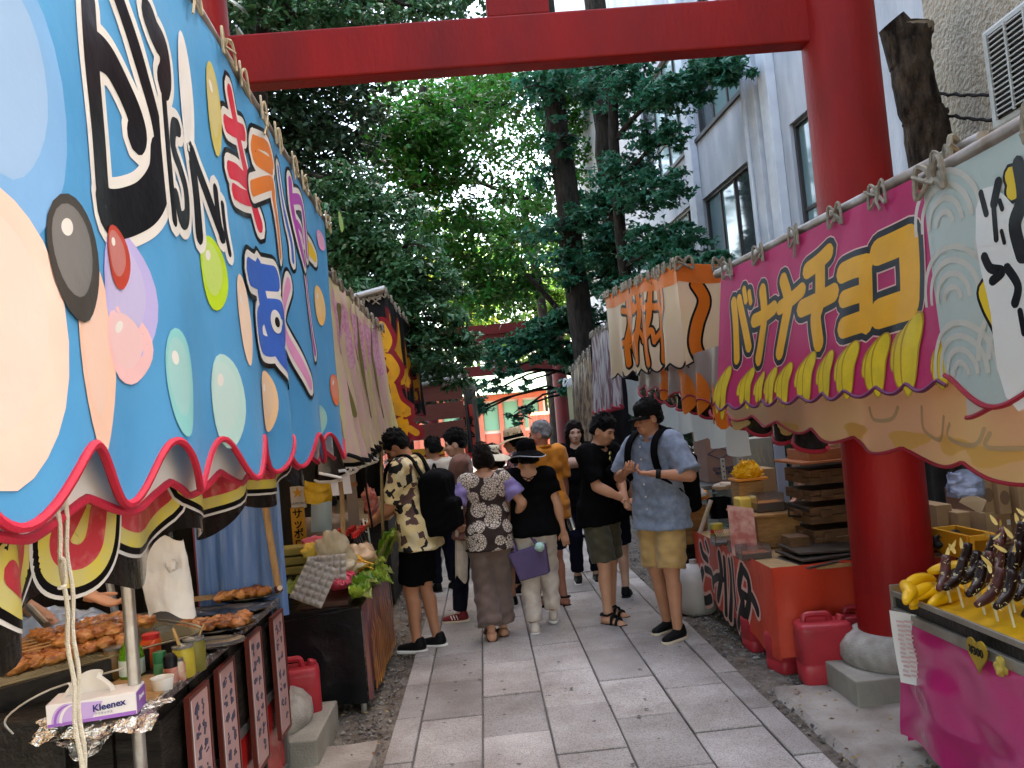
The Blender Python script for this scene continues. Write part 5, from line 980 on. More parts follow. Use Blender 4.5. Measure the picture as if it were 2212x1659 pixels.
# drinks: dark bottles in red cartons
m_cola = M('dark cola bottle', (.018,.008,.006), .08, coat=.6); m_redcap = M('red cap', (.62,.02,.05), .4); m_car = M('red carton', (.55,.045,.02), .45, (.48,.035,.02), ns=5)
for r_ in range(2):
    cx = -.93+.0*r_; cy = 5.84+.33*r_; z0 = TZ+.02
    t = thing('drinks_carton', (cx-.1*0,cy,TZ), ('nearer red carton of dark drink bottles','farther red carton of dark drink bottles')[r_], 'carton', 'red drinks cartons'); g = G(); cx -= .09
    for sx, sy, wx, wy in ((0,-1,.26,.008),(0,1,.26,.008),(-1,0,.008,.28),(1,0,.008,.28)): g.box((cx+sx*.126, cy+sy*.136, z0+.06), (wx,wy,.12))
    g.build('carton_wall', m_car, t); G().box((cx+.03,cy-.142,z0+.03), (.05,.002,.025)).build('label', M('white label', (.66,.70,.66), .5), t, smooth=False)
    for i in range(3):
        for j in range(3):
            p = Vector((cx-.08+.08*i, cy-.085+.085*j, z0)); bt = thing('drink_bottle', p, 'dark red-capped bottle, %s row, %s, in the %s red carton' % (('front','middle','back')[j], ('left','centre','right')[i], ('nearer','farther')[r_]), 'bottle', 'dark bottles in the red cartons')
            G().lathe([(.036,.004),(.039,.01),(.039,.20),(.034,.24),(.015,.285),(.014,.30)], p, 14).build('body', m_cola, bt, sharp=50); G().lathe([(.019,.292),(.019,.325),(.016,.328)], p, 12).build('cap', m_redcap, bt)
for k, (px, py) in enumerate(((657,1195),(742,1190))):
    p = onZ(px, py+35, TZ); bt = thing('drink_bottle', p, ('clear bottle with red cap at the back left of the food table','clear bottle with red cap behind the beige bag')[k], 'bottle'); G().lathe([(.03,0),(.032,.006),(.032,.13),(.013,.19),(.012,.205)], p, 14).build('body', m_clear, bt); G().lathe([(.0145,.2),(.0145,.222)], p, 12).build('cap', m_redcap, bt)
def lump(name, px, py, d, rad, mat, label, cat, seed=0, jit=.6):
    p = at(px, py, d); g = G(); g.ell(p, rad, 22, 14, jit=jit, fr=2.2); V = [Vector(v) for v in g.v]; g.v = [tuple(v+Vector((1,1,1))*.012*fbm(v*22+Vector((seed,0,0)))) for v in V]; return solo(name, g, mat, label, cat, sharp=0)
lump('plastic_bag', 722, 1195, 5.35, (.11,.09,.13), M('cream plastic bag', (.62,.50,.32), .3, (.70,.60,.42), ns=6, transl=.25, bump=1, bs=14, coat=.4), 'cream plastic bag beside the red cartons', 'plastic bag', 1)
lump('plastic_bag', 735, 1225, 5.3, (.12,.08,.05), M('cream plastic bag', (.6,.5,.3), .3), 'flattened cream plastic bag below the taller one', 'plastic bag', 4)
lump('cloth', 690, 1172, 5.6, (.11,.08,.045), M('pink cloth', (.55,.10,.14), .7), 'crumpled pink cloth at the back of the food table', 'cloth', 2)
lump('rubber_gloves', 678, 1190, 5.4, (.07,.05,.05), M('yellow rubber', (.66,.42,.06), .4), 'crumpled yellow rubber gloves left of the cream bag', 'gloves', 3)
for k in range(3):
    p = at(636, 1188+k*20, 5.5); g = G(); g.box(p, (.24,.18,.05)); solo('food_box', g, M('yellow lidded box %d' % k, (.30+.05*k,.24,.05), .35, (.2,.15,.04), ns=5), ('top yellow lidded food box of the stack behind the egg trays','middle yellow lidded food box of the stack behind the egg trays','bottom yellow lidded food box of the stack behind the egg trays')[k], 'box', group='yellow lidded boxes', bevel=.008)
# hanging things at the back of the stall
m_sapw = M('white sign plastic', (.55,.50,.45), .5); m_samb = M('amber sign plastic', (.55,.27,.02), .45, (.45,.2,.02), ns=2)
def slab_at(px0, py0, px1, py1, d, th, name, mat, parent=None, off=0):
    a, b = at(px0, py0, d), at(px1, py1, d); g = G(); g.box(((a.x+b.x)/2, d+off, (a.z+b.z)/2), (abs(b.x-a.x), th, abs(a.z-b.z))); return g.build(name, mat, parent, smooth=False), ((a+b)/2)
t = thing('beer_sign', at(643,1160,6.3), 'tall white and amber sign with black lettering at the back of the food stall', 'sign'); _, c1 = slab_at(627,1052,662,1096,6.3,.03,'upper_panel',m_sapw,t); _, c2 = slab_at(628,1097,665,1200,6.3,.03,'lower_panel',m_samb,t)
text_obj('★', .10, M('amber ink', (.6,.28,.02), .5), t, frame(c1+Vector((0,-.018,.03)),(1,0,0),(0,0,1))); text_obj('SAPPORO', .026, m_ink, t, frame(c1+Vector((0,-.018,-.045)),(1,0,0),(0,0,1)))
text_obj('サ\nッ\nポ\nロ', .078, v_blk, t, frame(c2+Vector((0,-.018,.02)),(1,0,0),(0,0,1)), .0015)
bagsheet('plastic_bag', 655, 720, 1040, 1085, 5.9, 'yellow plastic bag hanging at the back of the food stall', M('yellow plastic', (.66,.42,.03), .3, transl=.3, bump=1, bs=20), .03, 5, 0, .1)
g = G(); g.sheet(lambda u, v: at(672+u*45, 1075+v*75, 6.1)+Vector((0,.04*math.sin(math.pi*u),0)), 12, 6); solo('plastic_bag', g, M('pale blue plastic', (.38,.50,.55), .2, transl=.35, coat=.4), 'pale blue clear plastic hanging under the yellow bag', 'plastic bag', sharp=0)
g = G(); g.tube([at(734,960,5.4), at(742,1160,5.4)], .015, 10); solo('stall_pole', g, m_wood, 'wooden pole carrying the two white papers', 'pole')
for k, (x0, x1, y0, y1) in enumerate(((711,731,1018,1070),(736,758,1014,1066))):
    a, b = at(x0,y0,5.37), at(x1,y1,5.37); g = G(); g.sheet(lambda u, v: Vector((a.x+(b.x-a.x)*u+.008*v, 5.37+.006*math.sin(u*3+v*4)*(1 if k else -1), a.z+(b.z-a.z)*v)), 6, 8); solo('paper_sheet', g, M('white paper', (.72,.70,.74), .7), ('blank white paper on the left of the wooden pole','blank white paper on the right of the wooden pole')[k], 'paper', sharp=0, group='papers on the wooden pole')
t = thing('cardboard_sheet', at(765,1140,6.6), 'grey brown board standing at the back of the food stall', 'board'); slab_at(742,985,778,1150,6.6,.03,'panel',M('grey board', (.24,.19,.16), .8, (.19,.15,.13), ns=4),t); slab_at(748,1043,772,1050,6.57,.01,'tape',M('brown tape', (.30,.12,.05), .4),t)
g = G(); g.tube([at(823,960,6.0), at(828,1190,6.0)], .012, 8); solo('stall_pole', g, M('brass pole', (.16,.11,.05), .35, metal=.7), 'thin dark pole left of the man in the patterned shirt', 'pole')
g = G(); g.tube(catmull([at(800,985,6.0), at(790,1040,6.0), at(800,1110,6.05), at(806,1150,6.1)], 6), .008, 6); solo('hose', g, m_acd, 'dark hose curving down beside the thin pole', 'hose')
ld = thing('folding_ladder', at(795,1190,6.2), 'narrow pale metal rack standing behind the red cartons', 'rack')
for x in (788, 796):
    G().tube([at(x-4,1120,6.2), at(x+6,1195,6.2)], .007, 6).build('side_rail', m_wf, ld)
for q in range(6): G().tube([at(785+q*1.7,1125+q*12,6.2), at(793+q*1.7,1125+q*12,6.2)], .005, 5).build('rung', m_wf, ld)
# red goods hanging beyond the pole
lump('food_bag', 800, 1085, 6.7, (.06,.05,.12), M('red packets', (.50,.06,.05), .4, (.62,.30,.25), ns=22), 'red packets hanging at the back of the food stall', 'packets', 6)
# third stall counter
m_gold = M('gold sign', (.55,.28,.03), .5, (.48,.22,.02), ns=4); a = at(905,1005,8.6)
t = thing('price_sign', (a.x,8.6,.9), 'amber price sign with dark strokes behind the man in the brown jacket', 'sign'); _, cc = slab_at(882,972,968,1062,8.6,.03,'board',m_gold,t)
g = G(); rd = random.Random(12)
for q in range(3):
    for w in range(6): g.box(cc+Vector((-.13+.13*q+rd.uniform(-.03,.03), -.018-.0003*w, .15-.06*w)), (rd.uniform(.02,.08),.002,rd.uniform(.01,.035)), rot=Matrix.Rotation(rd.uniform(-.6,.6),3,'Y'))
o = g.build('lettering', M('dark red ink', (.22,.02,.01), .5), t, smooth=False); o['kind'] = 'stuff'
t = thing('stall_counter', (-1.35,9.5,0), 'dark counter of the third left stall', 'counter'); G().box((-1.45,9.4,.40), (.95,2.8,.80)).build('body', m_blkwood, t, bevel=.01); G().box((-1.45,9.4,.815), (1.0,2.9,.03)).build('top', m_wood, t, bevel=.005)
# ================================================================== RIGHT: BUTTER POTATO STALL
v_cloth = M('red orange cloth', (.62,.055,.025), .45, (.55,.05,.022), ns=3, coat=.15, bump=.4, bs=8, transl=.12); m_wood2 = M('warm wood', (.40,.20,.07), .5, (.28,.13,.045), ns=4, nd=6, stretch=(3,3,14), bump=.15); m_steam = M('dark steamed wood', (.16,.075,.032), .55, (.09,.04,.018), ns=5, nd=6, stretch=(3,3,12), bump=.2); m_card = M('brown cardboard', (.36,.22,.11), .8, (.31,.18,.09), ns=3, bump=.1)
bt = thing('potato_table', (2.0,5.7,0), 'table hung with red orange cloth with black Japanese letters, right', 'table'); TZ2 = .60
B20 = Banner((1.615,6.66),(1.62,4.86),(.615,.615),(.16,.075), amp=.008, wl=.5, seed=201, face=-1, scal=-.03, swl=.9)
B21 = Banner((1.62,4.86),(2.75,4.90),(.615,.615),(.09,.16), amp=.022, wl=.45, seed=203, face=-1)
B20.cloth('side_cloth', v_cloth, bt, .03, 14); B21.cloth('front_cloth', v_cloth, bt, .02, 14)
E8 = lambda x, y: (1475+x/3, 1106+y/3)
B20.glyph([(.05, v_pale), (0, v_blk)], [(.06,[E8(120,215),E8(135,275),E8(160,310)]), (.05,[E8(150,200),E8(165,250)]), (.075,[E8(135,380),E8(128,480),E8(150,570),E8(180,560)]), (.06,[E8(150,370),E8(190,400),E8(200,480)]),
 (.07,[E8(240,275),E8(255,400),E8(240,560)]), (.06,[E8(205,440),E8(235,420),E8(262,430)]), (.05,[E8(268,300),E8(275,420),E8(285,660)]), (.06,[E8(300,320),E8(312,460),E8(305,690)]), (.05,[E8(320,310),E8(335,470),E8(345,620)]),
 (.075,[E8(385,360),E8(372,480),E8(395,600),E8(360,740)]), (.07,[E8(395,380),E8(425,440),E8(430,560),E8(400,760)]), (.06,[E8(380,520),E8(425,560)]), (.085,[E8(450,560),E8(470,600),E8(485,640)])], bt, 'lettering', ns=5)
g = G(); g.box((2.2,5.76,TZ2-.012), (1.14,1.78,.024)); g.build('tabletop', m_wood, bt, bevel=.004)
for x in (1.68,2.7):
    for y in (4.95,6.58): G().box((x,y,.28), (.05,.05,.60)).build('leg', m_wood, bt, bevel=.004)
def bx_at(name, px0, py0, px1, py1, d, dep, mat, label, cat, z0=None, rz=0, group=None, bevel=.004, build=True):
    """a box standing at depth d whose front spans the given picture corners"""
    a, b = at(px0,py0,d), at(px1,py1,d); zb = b.z if z0 is None else z0; g = G(); c = Vector(((a.x+b.x)/2, d+dep/2, (a.z+zb)/2)); g.box(c, (abs(b.x-a.x), dep, a.z-zb), rz=rz)
    return solo(name, g, mat, label, cat, group=group, bevel=bevel), c, (abs(b.x-a.x), dep, a.z-zb)
def openbox(c, w, d, h, th, g):
    g.box((c.x,c.y,c.z+th/2), (w,d,th))
    for sx in (-1,1): g.box((c.x+sx*(w/2-th/2), c.y, c.z+h/2), (th,d,h))
    for sy in (-1,1): g.box((c.x, c.y+sy*(d/2-th/2), c.z+h/2), (w-2*th,th,h))
    return g
m_tub = M('frosted clear plastic', (.80,.74,.72), .14, trans=.92, spec=.5)
def tub(px, py, w, d, h, label, fill, fillh, z=TZ2, pos=None):
    p = pos or onZ(px, py, z); t = thing('plastic_tub', p, label, 'tub'); openbox(p, w, d, h, .004, G()).build('shell', m_tub, t, smooth=False); g = G(); g.box((p.x,p.y,p.z+fillh/2+.004), (w-.012,d-.012,fillh)); g.build('contents', fill, t, smooth=False); G().box((p.x,p.y,p.z+h+.002), (w+.012,d+.012,.006)).build('rim', m_tub, t, smooth=False) if False else None; return p, t
m_redf = M('red chilli filling', (.42,.06,.03), .5, (.30,.10,.04), ns=22); m_orf = M('orange filling', (.70,.25,.03), .5, (.62,.20,.03), ns=10); m_butr = M('butter', (.80,.52,.10), .4, (.74,.46,.08), ns=6)
tub(1628,1205,.19,.14,.085,'clear tub with dark red filling at the front of the potato table',m_redf,.035); tub(1600,1190,.14,.12,.075,'clear tub with orange red filling behind the front tub',m_redf,.04)
pc, tcn = tub(1563,1176,.15,.13,.07,'grey tub of wooden chopsticks on the potato table',M('grey tub', (.20,.22,.25), .35),.02)
for k in range(9): G().tube([pc+Vector((-.05+.011*k,-.045,.06)), pc+Vector((-.04+.012*k,.06,.095))], .003, 5).build('chopstick', m_stick, tcn)
# wooden chest with things on it
wb = thing('wooden_chest', at(1683,1180,5.55), 'plain wooden chest on the potato table with a tub on top', 'chest'); a = at(1634,1118,5.55); b = at(1734,1180,5.55); CH = a.z
g = G(); g.box(((a.x+b.x)/2, 5.80, (CH+TZ2)/2), (b.x-a.x, .5, CH-TZ2-.012)); g.build('body', m_wood2, wb, bevel=.005); g = G(); g.box(((a.x+b.x)/2-.02, 5.80, CH+.006), (b.x-a.x+.06, .56, .018)); g.build('lid', m_wood2, wb, bevel=.004)
cz = CH+.016; tub(0,0,.19,.17,.125,'clear tub of orange topping standing on the wooden chest',m_orf,.06,pos=Vector((at(1660,1100,5.7).x,5.72,cz)))
g = G(); p = at(1612,1095,5.85); g.box((p.x,5.85,cz+.05), (.13,.16,.09)); solo('butter_block', g, m_butr, 'pale yellow butter block on the left of the wooden chest', 'butter', bevel=.012)
g = G(); p = at(1618,1075,5.95); g.box((p.x+.01,6.0,cz+.10), (.18,.20,.19)); solo('wooden_box', g, m_wood2, 'small wooden box under the tray of shredded topping', 'box', bevel=.005)
pt_ = thing('topping_tray', (p.x+.02,6.0,cz+.2), 'orange tray heaped with bright yellow shredded topping', 'tray'); g = G(); g.box((p.x+.02,6.0,cz+.208), (.23,.22,.018)); g.build('tray', m_orf, pt_, bevel=.004)
m_shr = M('yellow shreds', (.82,.45,.015), .45, (.78,.36,.01), ns=8); g = G(); g.ell((p.x+.02,6.0,cz+.25), (.09,.08,.075), 16, 9, jit=.5); g.build('mound', m_shr, pt_, sharp=0); g = G(); rd = random.Random(31)
for k in range(150):
    q = Vector((rd.gauss(0,1), rd.gauss(0,1), abs(rd.gauss(0,1)))).normalized(); c = Vector((p.x+.02,6.0,cz+.225))+Vector((q.x*.095,q.y*.085,q.z*.10)); d = Vector((rd.uniform(-1,1),rd.uniform(-1,1),rd.uniform(-.6,.8)))*.025; g.tube([c-d, c+d+Vector((0,0,.01))], .005, 4)
o = g.build('shreds', m_shr, pt_, smooth=False); o['kind'] = 'stuff'
g = G(); pp = at(1586,1080,5.6); g.lathe([(.028,0),(.034,.13),(.031,.13),(.026,.01),(0,.008)], (pp.x,5.6,cz-.12), 16); solo('cup', g, M('pearl cup', (.45,.42,.50), .3), 'tall pale cup left of the wooden chest', 'cup')
m_pic = M('food picture print', (.42,.12,.10), .35, (.60,.34,.28), ns=11, nd=6, rampw=(.4,.6)); g = G(); a, b = at(1574,1092,5.45), at(1632,1164,5.35); g.hexa([(a.x,5.47,TZ2),(b.x,5.33,TZ2),(b.x,5.345,TZ2),(a.x,5.485,TZ2),(a.x,5.47,a.z),(b.x,5.33,a.z-.02),(b.x,5.345,a.z-.02),(a.x,5.485,a.z)]); solo('picture_board', g, m_pic, 'reddish picture board leaning on the wooden chest', 'picture board', smooth=False)
lathe_thing('sauce_tin', 1550, 1160, [(.05,0),(.05,.10),(.047,.103)], M('yellow tin', (.50,.30,.03), .4, (.10,.16,.04), ns=9), 'yellow and green tin with a red band on the potato table', 'tin', z=TZ2, extra=[('band', [(.0505,.035),(.0505,.062)], M('red tin band', (.5,.03,.02), .4))])
lathe_thing('bucket', 1556, 1118, [(.09,0),(.11,.17),(.105,.17),(.085,.01),(0,.01)], M('navy bucket', (.012,.016,.035), .4), 'dark navy bucket at the back of the potato table', 'bucket', z=TZ2+.03)
g = G(); g.tube([at(1512,1150,6.2), at(1536,1080,6.2)], .016, 8); solo('wrapped_rod', g, M('pale wrapped rod', (.55,.42,.40), .4, (.40,.30,.12), ns=16), 'pale wrapped rod standing at the corner of the red orange cloth', 'rod')
for k, (y0, y1, lb) in enumerate(((1096,1143,'upper wooden crate at the left end of the potato stall'),(1146,1172,'lower wooden crate under the first one at the left end of the potato stall'))): bx_at('wooden_crate', 1468, y0, 1530, y1, 6.75, .45, m_wood2, lb, 'crate', group='wooden crates')
G1 = bx_at('crate_stand', 1472, 1176, 1522, 1290, 6.8, .4, m_blkwood, 'dark stand under the wooden crates', 'stand')
g = G(); p = at(1497,1085,6.7); g.box(p+Vector((0,.1,.02)), (.26,.3,.06), rot=Euler((0,R(-18),0)).to_matrix()); solo('orange_tray', g, m_orf, 'tilted orange tray on the wooden crates', 'tray', bevel=.006)
lump('plastic_bag', 1497, 1066, 6.7, (.11,.1,.05), m_bag, 'crumpled white plastic on the tilted orange tray', 'plastic bag', 9)
g = G(); p = at(1530,1052,6.9); g.box(p+Vector((0,.15,0)), (.42,.45,.04)); solo('griddle', g, M('steel griddle', (.16,.18,.18), .4, (.10,.10,.10), ns=5, metal=.5), 'grey griddle plate at the back left of the potato stall', 'griddle', bevel=.006)
g = G(); p = at(1570,1046,6.6); g.ell(p+Vector((0,0,-.01)), (.12,.06,.03), 14, 8, jit=.4); solo('bread', g, M('pale dough', (.5,.38,.28), .7), 'pale roll lying by the griddle', 'food')
# steamers: stacked wooden boxes with handles
zt = TZ2+.02
lay = [(1760,1182,1862,1136,'lowest wooden steamer box beside the red pillar'),(1752,1134,1858,1086,'third wooden steamer box from the top'),(1752,1084,1856,1050,'second wooden steamer box from the top'),(1750,1048,1852,1006,'top wooden steamer box of the stack')]
for k, (x0, y0, x1, y1, lb) in enumerate(lay):
    a, b = at(x0,y0,5.25), at(x1,y1,5.25); t = thing('steamer_box', ((a.x+b.x)/2+.1,5.45,a.z), lb, 'steamer box', 'stacked wooden steamers'); W2 = b.x-a.x+.22; cx = a.x+W2/2
    for q in range(2): zz = a.z+(b.z-a.z)*(q+.5)/2; G().box((cx,5.25,zz), (W2,.022,(b.z-a.z)/2-.004)).build('plank', m_steam, t, bevel=.003); G().box((a.x+.011,5.46,zz), (.022,.40,(b.z-a.z)/2-.004)).build('plank', m_steam, t, bevel=.003)
    G().box((cx,5.67,(a.z+b.z)/2), (W2,.022,b.z-a.z-.006)).build('back_plank', m_steam, t); G().box((cx,5.46,b.z-.012), (W2-.05,.38,.012)).build('slat_floor', m_steam, t)
    G().box((a.x+.10,5.23,(a.z+b.z)/2+.01), (.075,.022,.05)).build('handle', m_steam, t, bevel=.004); G().box((a.x-.015,5.40,(a.z+b.z)/2+.01), (.03,.08,.045)).build('handle', m_steam, t, bevel=.004)
a, b = at(1733,1004,5.2), at(1850,980,5.2); t = thing('lid_tray', ((a.x+b.x)/2,5.42,a.z), 'reddish brown wooden lid tray on top of the steamer stack', 'lid'); m_redw = M('reddish wood', (.38,.13,.05), .45, (.30,.10,.04), ns=4, stretch=(3,3,12))
G().box(((a.x+b.x)/2+.08,5.42,a.z+.008), (b.x-a.x+.2,.52,.016)).build('board', m_redw, t, bevel=.003); G().box(((a.x+b.x)/2+.10,5.22,a.z+.05), (b.x-a.x+.1,.02,.07)).build('rim', m_redw, t, bevel=.003); G().box((a.x+.07,5.42,a.z+.05), (.02,.38,.07)).build('rim', m_redw, t, bevel=.003)
lump('paper_bag', 1792, 968, 5.4, (.11,.09,.075), M('pale paper', (.62,.48,.36), .7), 'pale folded paper bag on the steamer lid', 'paper bag', 11)
bx_at('wooden_box', 1706, 1162, 1756, 1224, 5.15, .16, m_steam, 'dark upright wooden box in front of the steamers', 'box', z0=TZ2)
for k in range(3): g = G(); p = at(1800,1186+k*9,5.05-.03*k); g.box(p+Vector((.06,.1,.0)), (.62,.4,.014), rot=Euler((0,R(2-3*k),R(4*k))).to_matrix()); solo('baking_tray', g, M('greasy steel tray', (.12,.10,.085), .4, (.07,.05,.04), ns=6, metal=.6), ('upper dark metal tray under the steamers','middle dark metal tray under the steamers','lower dark metal tray under the steamers')[k], 'tray', group='dark trays by the pillar', bevel=.003)
g = G(); g.tube([at(1700,1088,5.3), at(1770,1112,5.25)], .012, 8); g.tube([at(1704,1094,5.3), at(1704,1114,5.3), at(1730,1116,5.3)], .008, 6); solo('tongs', g, m_blkmet, 'black long tongs resting on the edge of the wooden chest', 'tongs')
# cartons and posts behind
m_cardp = M('dusky pink cardboard', (.34,.20,.16), .8, (.30,.17,.135), ns=3); m_cardg = M('grey cardboard', (.33,.30,.24), .8, (.28,.25,.2), ns=3)
o, c, d = bx_at('carton', 1520, 930, 1588, 1038, 7.0, .4, m_cardp, 'dusky pink carton with dark print behind the potato stall', 'carton'); 
text_obj('CONTENTS\nMADE IN', .035, m_ink, o, frame((c.x+.02,6.993,c.z-.13),(1,0,0),(0,0,1)), .002); g = G()
for s_ in (-1,1): g.tube([(c.x-.10,6.992,c.z+.02),(c.x,6.992,c.z+.02+s_*.05),(c.x+.10,6.992,c.z+.02)], .005, 4)
g.build('printed_mark', m_ink, o)
bx_at('carton', 1600, 950, 1676, 1030, 7.1, .4, m_cardg, 'grey brown carton right of the dusky pink one', 'carton'); bx_at('carton', 1640, 1014, 1680, 1062, 6.5, .3, m_card, 'small brown carton behind the shredded topping', 'carton')
bx_at('door_panel', 1672, 960, 1708, 1085, 6.9, .03, M('pale blue panel', (.40,.45,.56), .5), 'pale blue panel behind the small brown carton', 'panel')
for k, (px, y0, y1, w_) in enumerate(((1561,990,1036,9),(1595,930,1030,13),(1717,985,1080,10))):
    a = at(px,y0,6.4); b = at(px+3,y1,6.4); t = thing('steel_post', b, ('short perforated steel post in front of the pink carton','tall perforated steel post between the two cartons','brown grey post beside the pale blue panel')[k], 'post'); wd = w_/1788*6.4
    g = G(); g.box(((a.x+b.x)/2,6.4,(a.z+b.z)/2), (wd,.012,a.z-b.z)); g.build('strip', m_ac if k < 2 else m_cardp, t, bevel=.002)
    if k < 2:
        for q in range(4): G().lathe([(.006,0),(.006,.002)], ((a.x+b.x)/2,6.393,b.z+(a.z-b.z)*(q+.5)/4), 8, axis=(0,-1,0)).build('hole', m_acd, t)
for k, x in enumerate((1638,1648,1662)): g = G(); g.tube(catmull([at(x,955,6.2), at(x-3,975,6.2), at(x+5,1000,6.2)], 5), .004, 5); solo('string', g, m_rope, ('left loose string under the valance','middle loose string under the valance','right loose string under the valance')[k], 'string', group='loose strings')
jerrycan((1.82,4.70,-.02), -.12, 'bright red fuel can in front of the red orange cloth', w=.30, d=.2, h=.385); jerrycan((2.12,4.86,-.02), -.1, 'darker red fuel can with white cap beside the pillar plinth', w=.28, d=.18, h=.36, capm=m_jerc)
jerrycan((1.74,5.02,-.04), .3, 'red fuel can under the near corner of the red orange cloth', h=.27); jerrycan((1.74,5.5,-.04), .1, 'red fuel can half hidden under the lettered side cloth', h=.26)
g = G(); g.lathe([(.12,0),(.145,.02),(.15,.08),(.15,.25),(.13,.33),(.07,.38),(.03,.39),(.03,.42),(0,.42)], (1.58,6.62,-.03), 24); solo('gas_bottle', g, M('dull white paint', (.48,.45,.42), .5, (.38,.35,.32), ns=5, nd=6), 'dull white gas bottle standing left of the lettered red cloth', 'gas bottle', sharp=50)
# ---------------------------------------------------------------- right edge: boxes behind the pillar
cl_ = [(2120,1032,2150,1106,4.75,'tall brown carton with dark round print right of the plastic bag'),(2153,1040,2187,1110,4.7,'second brown carton with dark round print right of the plastic bag'),(2198,1050,2240,1112,4.65,'brown carton at the right edge of the picture, upper one'),(2127,1108,2193,1174,4.75,'brown carton with pink stamp below the two printed cartons'),(2206,1116,2250,1182,4.65,'brown carton at the right edge of the picture, lower one'),(2022,1092,2062,1146,5.0,'small brown carton right of the red pillar'),(2068,1108,2106,1160,4.9,'brown carton under the folded flap'),(2100,1060,2128,1156,4.85,'dark open carton with a raised flap')]
for k, (x0,y0,x1,y1,d,lb) in enumerate(cl_):
    o, c, dm = bx_at('carton', x0,y0,x1,y1,d,.3, m_card if k != 7 else M('cardboard darkened as shade', (.17,.085,.05), .8), lb, 'carton', group='cartons at the back of the banana stall')  # shade of the open carton is painted as darker cardboard
    if k < 2: g = G(); g.lathe([(.028,0),(.028,.001)], (c.x,d-.002,c.z), 16, axis=(0,-1,0), sy=1.5); g.build('printed_mark', M('dark print', (.16,.09,.05), .7), o)
    if k == 3: g = G(); g.box((c.x-.02,d-.002,c.z+.05), (.05,.002,.012)); g.build('printed_mark', M('pink stamp', (.5,.10,.12), .7), o); g = G(); g.box((c.x+.055,d-.002,c.z+.03), (.022,.002,.03)); g.build('sticker', v_white, o)
g = G(); a = at(2072,1085,4.7); g.hexa([a+Vector(v) for v in ((0,0,0),(.09,-.05,-.07),(.13,-.05,0),(.05,0,.05),(.004,.004,.003),(.094,-.046,-.067),(.134,-.046,.003),(.054,.004,.053))]); solo('carton_flap', g, M('pale cardboard', (.48,.33,.2), .8), 'pale folded cardboard flap in front of the dark open carton', 'cardboard', smooth=False)
bagsheet('plastic_bag', 2045, 2124, 1018, 1070, 4.6, 'bluish crumpled plastic bag on the cartons right of the pillar', M('bluish grey plastic', (.30,.34,.46), .2, transl=.3, coat=.5, bump=1, bs=18), .05, 7, 0, .1)
yc = thing('crate', at(2120,1205,4.2), 'orange yellow plastic crate with a hand hole, behind the bananas', 'crate'); a, b = at(2092,1158,4.2), at(2156,1206,4.2); m_yc = M('orange yellow plastic', (.58,.24,.015), .45); cx, cz_, w_, h_ = (a.x+b.x)/2, (a.z+b.z)/2, b.x-a.x, a.z-b.z
for sx in (-1,1): G().box((cx+sx*w_*.42,4.2,cz_), (w_*.16,.02,h_)).build('wall', m_yc, yc, bevel=.003)
for sz, hh in ((1,.22),(-1,.30)): G().box((cx,4.2,cz_+sz*h_*(.5-hh/2)), (w_*.68,.02,h_*hh)).build('wall', m_yc, yc, bevel=.003)
for sx in (-1,1): G().box((cx+sx*w_*.48,4.38,cz_), (.02,.34,h_)).build('wall', m_yc, yc)
G().box((cx,4.55,cz_), (w_,.02,h_)).build('back_wall', m_yc, yc)
for k in range(2): g = G(); p = at(2060,1178+k*14,4.5); g.box(p+Vector((.06,.15,0)), (.5,.36,.018)); solo('shelf_board', g, m_steam, ('upper dark shelf board right of the pillar','lower dark shelf board right of the pillar')[k], 'shelf', bevel=.003)
lump('dark_bag', 2048, 1165, 4.5, (.10,.08,.045), m_blkmet, 'dark crumpled bag on the shelf right of the pillar', 'bag', 13)
# ---------------------------------------------------------------- banana stall counter
BX, BZ, BY0, BY1 = 1.765, .655, 1.35, 3.70
bs = thing('banana_counter', (2.1,2.6,0), 'banana stall counter wrapped in shiny magenta plastic, right foreground', 'counter')
v_mp = M('shiny magenta plastic', (.47,.018,.13), .22, (.40,.015,.11), ns=2, coat=.6, bump=.5, bs=5)
def mag(u, v):
    y = BY1-(BY1-BY0)*u; z = BZ-.065-(BZ-.065-.0)*v; s_ = math.exp(-((y-3.45)/.5)**2)
    f = .014*math.sin(9*(u*2.3+v*.9)+2*noise.noise(Vector((u*4,v*3,0))))*v + .02*s_*math.sin(22*(u*1.3-.35*v+.25*v*v))*(.3+v) +.012*noise.noise(Vector((u*9,v*5,2)))
    return Vector((BX-.004-f-.03*v, y, z+.05*v*math.sin(u*7+1)**2+.03*v*(1-u)))
g = G(); g.sheet(mag, 110, 34); g.build('front_sheet', v_mp, bs, sharp=0)
g = G(); g.sheet(lambda u, v: Vector((BX+.9*u, BY1+.004+.01*math.sin(u*14)*v, (BZ-.065)*(1-v)+.03)), 30, 10); g.build('end_sheet', v_mp, bs, sharp=0)
g = G(); g.box((BX+.40,(BY0+BY1)/2,BZ-.05), (.80,BY1-BY0,.02)); g.build('tabletop', m_wood, bs)
m_alu = M('dull aluminium', (.36,.33,.28), .4, (.26,.23,.19), ns=8, metal=.7); g = G(); g.box((BX-.002,(BY0+BY1)/2,BZ+.035), (.014,BY1-BY0,.024)); g.build('tray_lip', m_alu, bs, bevel=.003)
g = G(); g.box((BX+.012,(BY0+BY1)/2,BZ-.002), (.012,BY1-BY0,.05)); g.build('tray_side', m_blkmet, bs); g = G(); g.box((BX-.002,(BY0+BY1)/2,BZ-.048), (.022,BY1-BY0,.042)); g.build('rail', m_alu, bs, bevel=.004)
g = G(); g.box((BX+.02,BY1-.008,BZ+.02), (.06,.016,.10)); g.build('corner_plate', m_alu, bs, bevel=.003)
m_ycl = M('yellow cloth', (.80,.42,.01), .55, (.72,.33,.008), ns=5, bump=.3, bs=12)
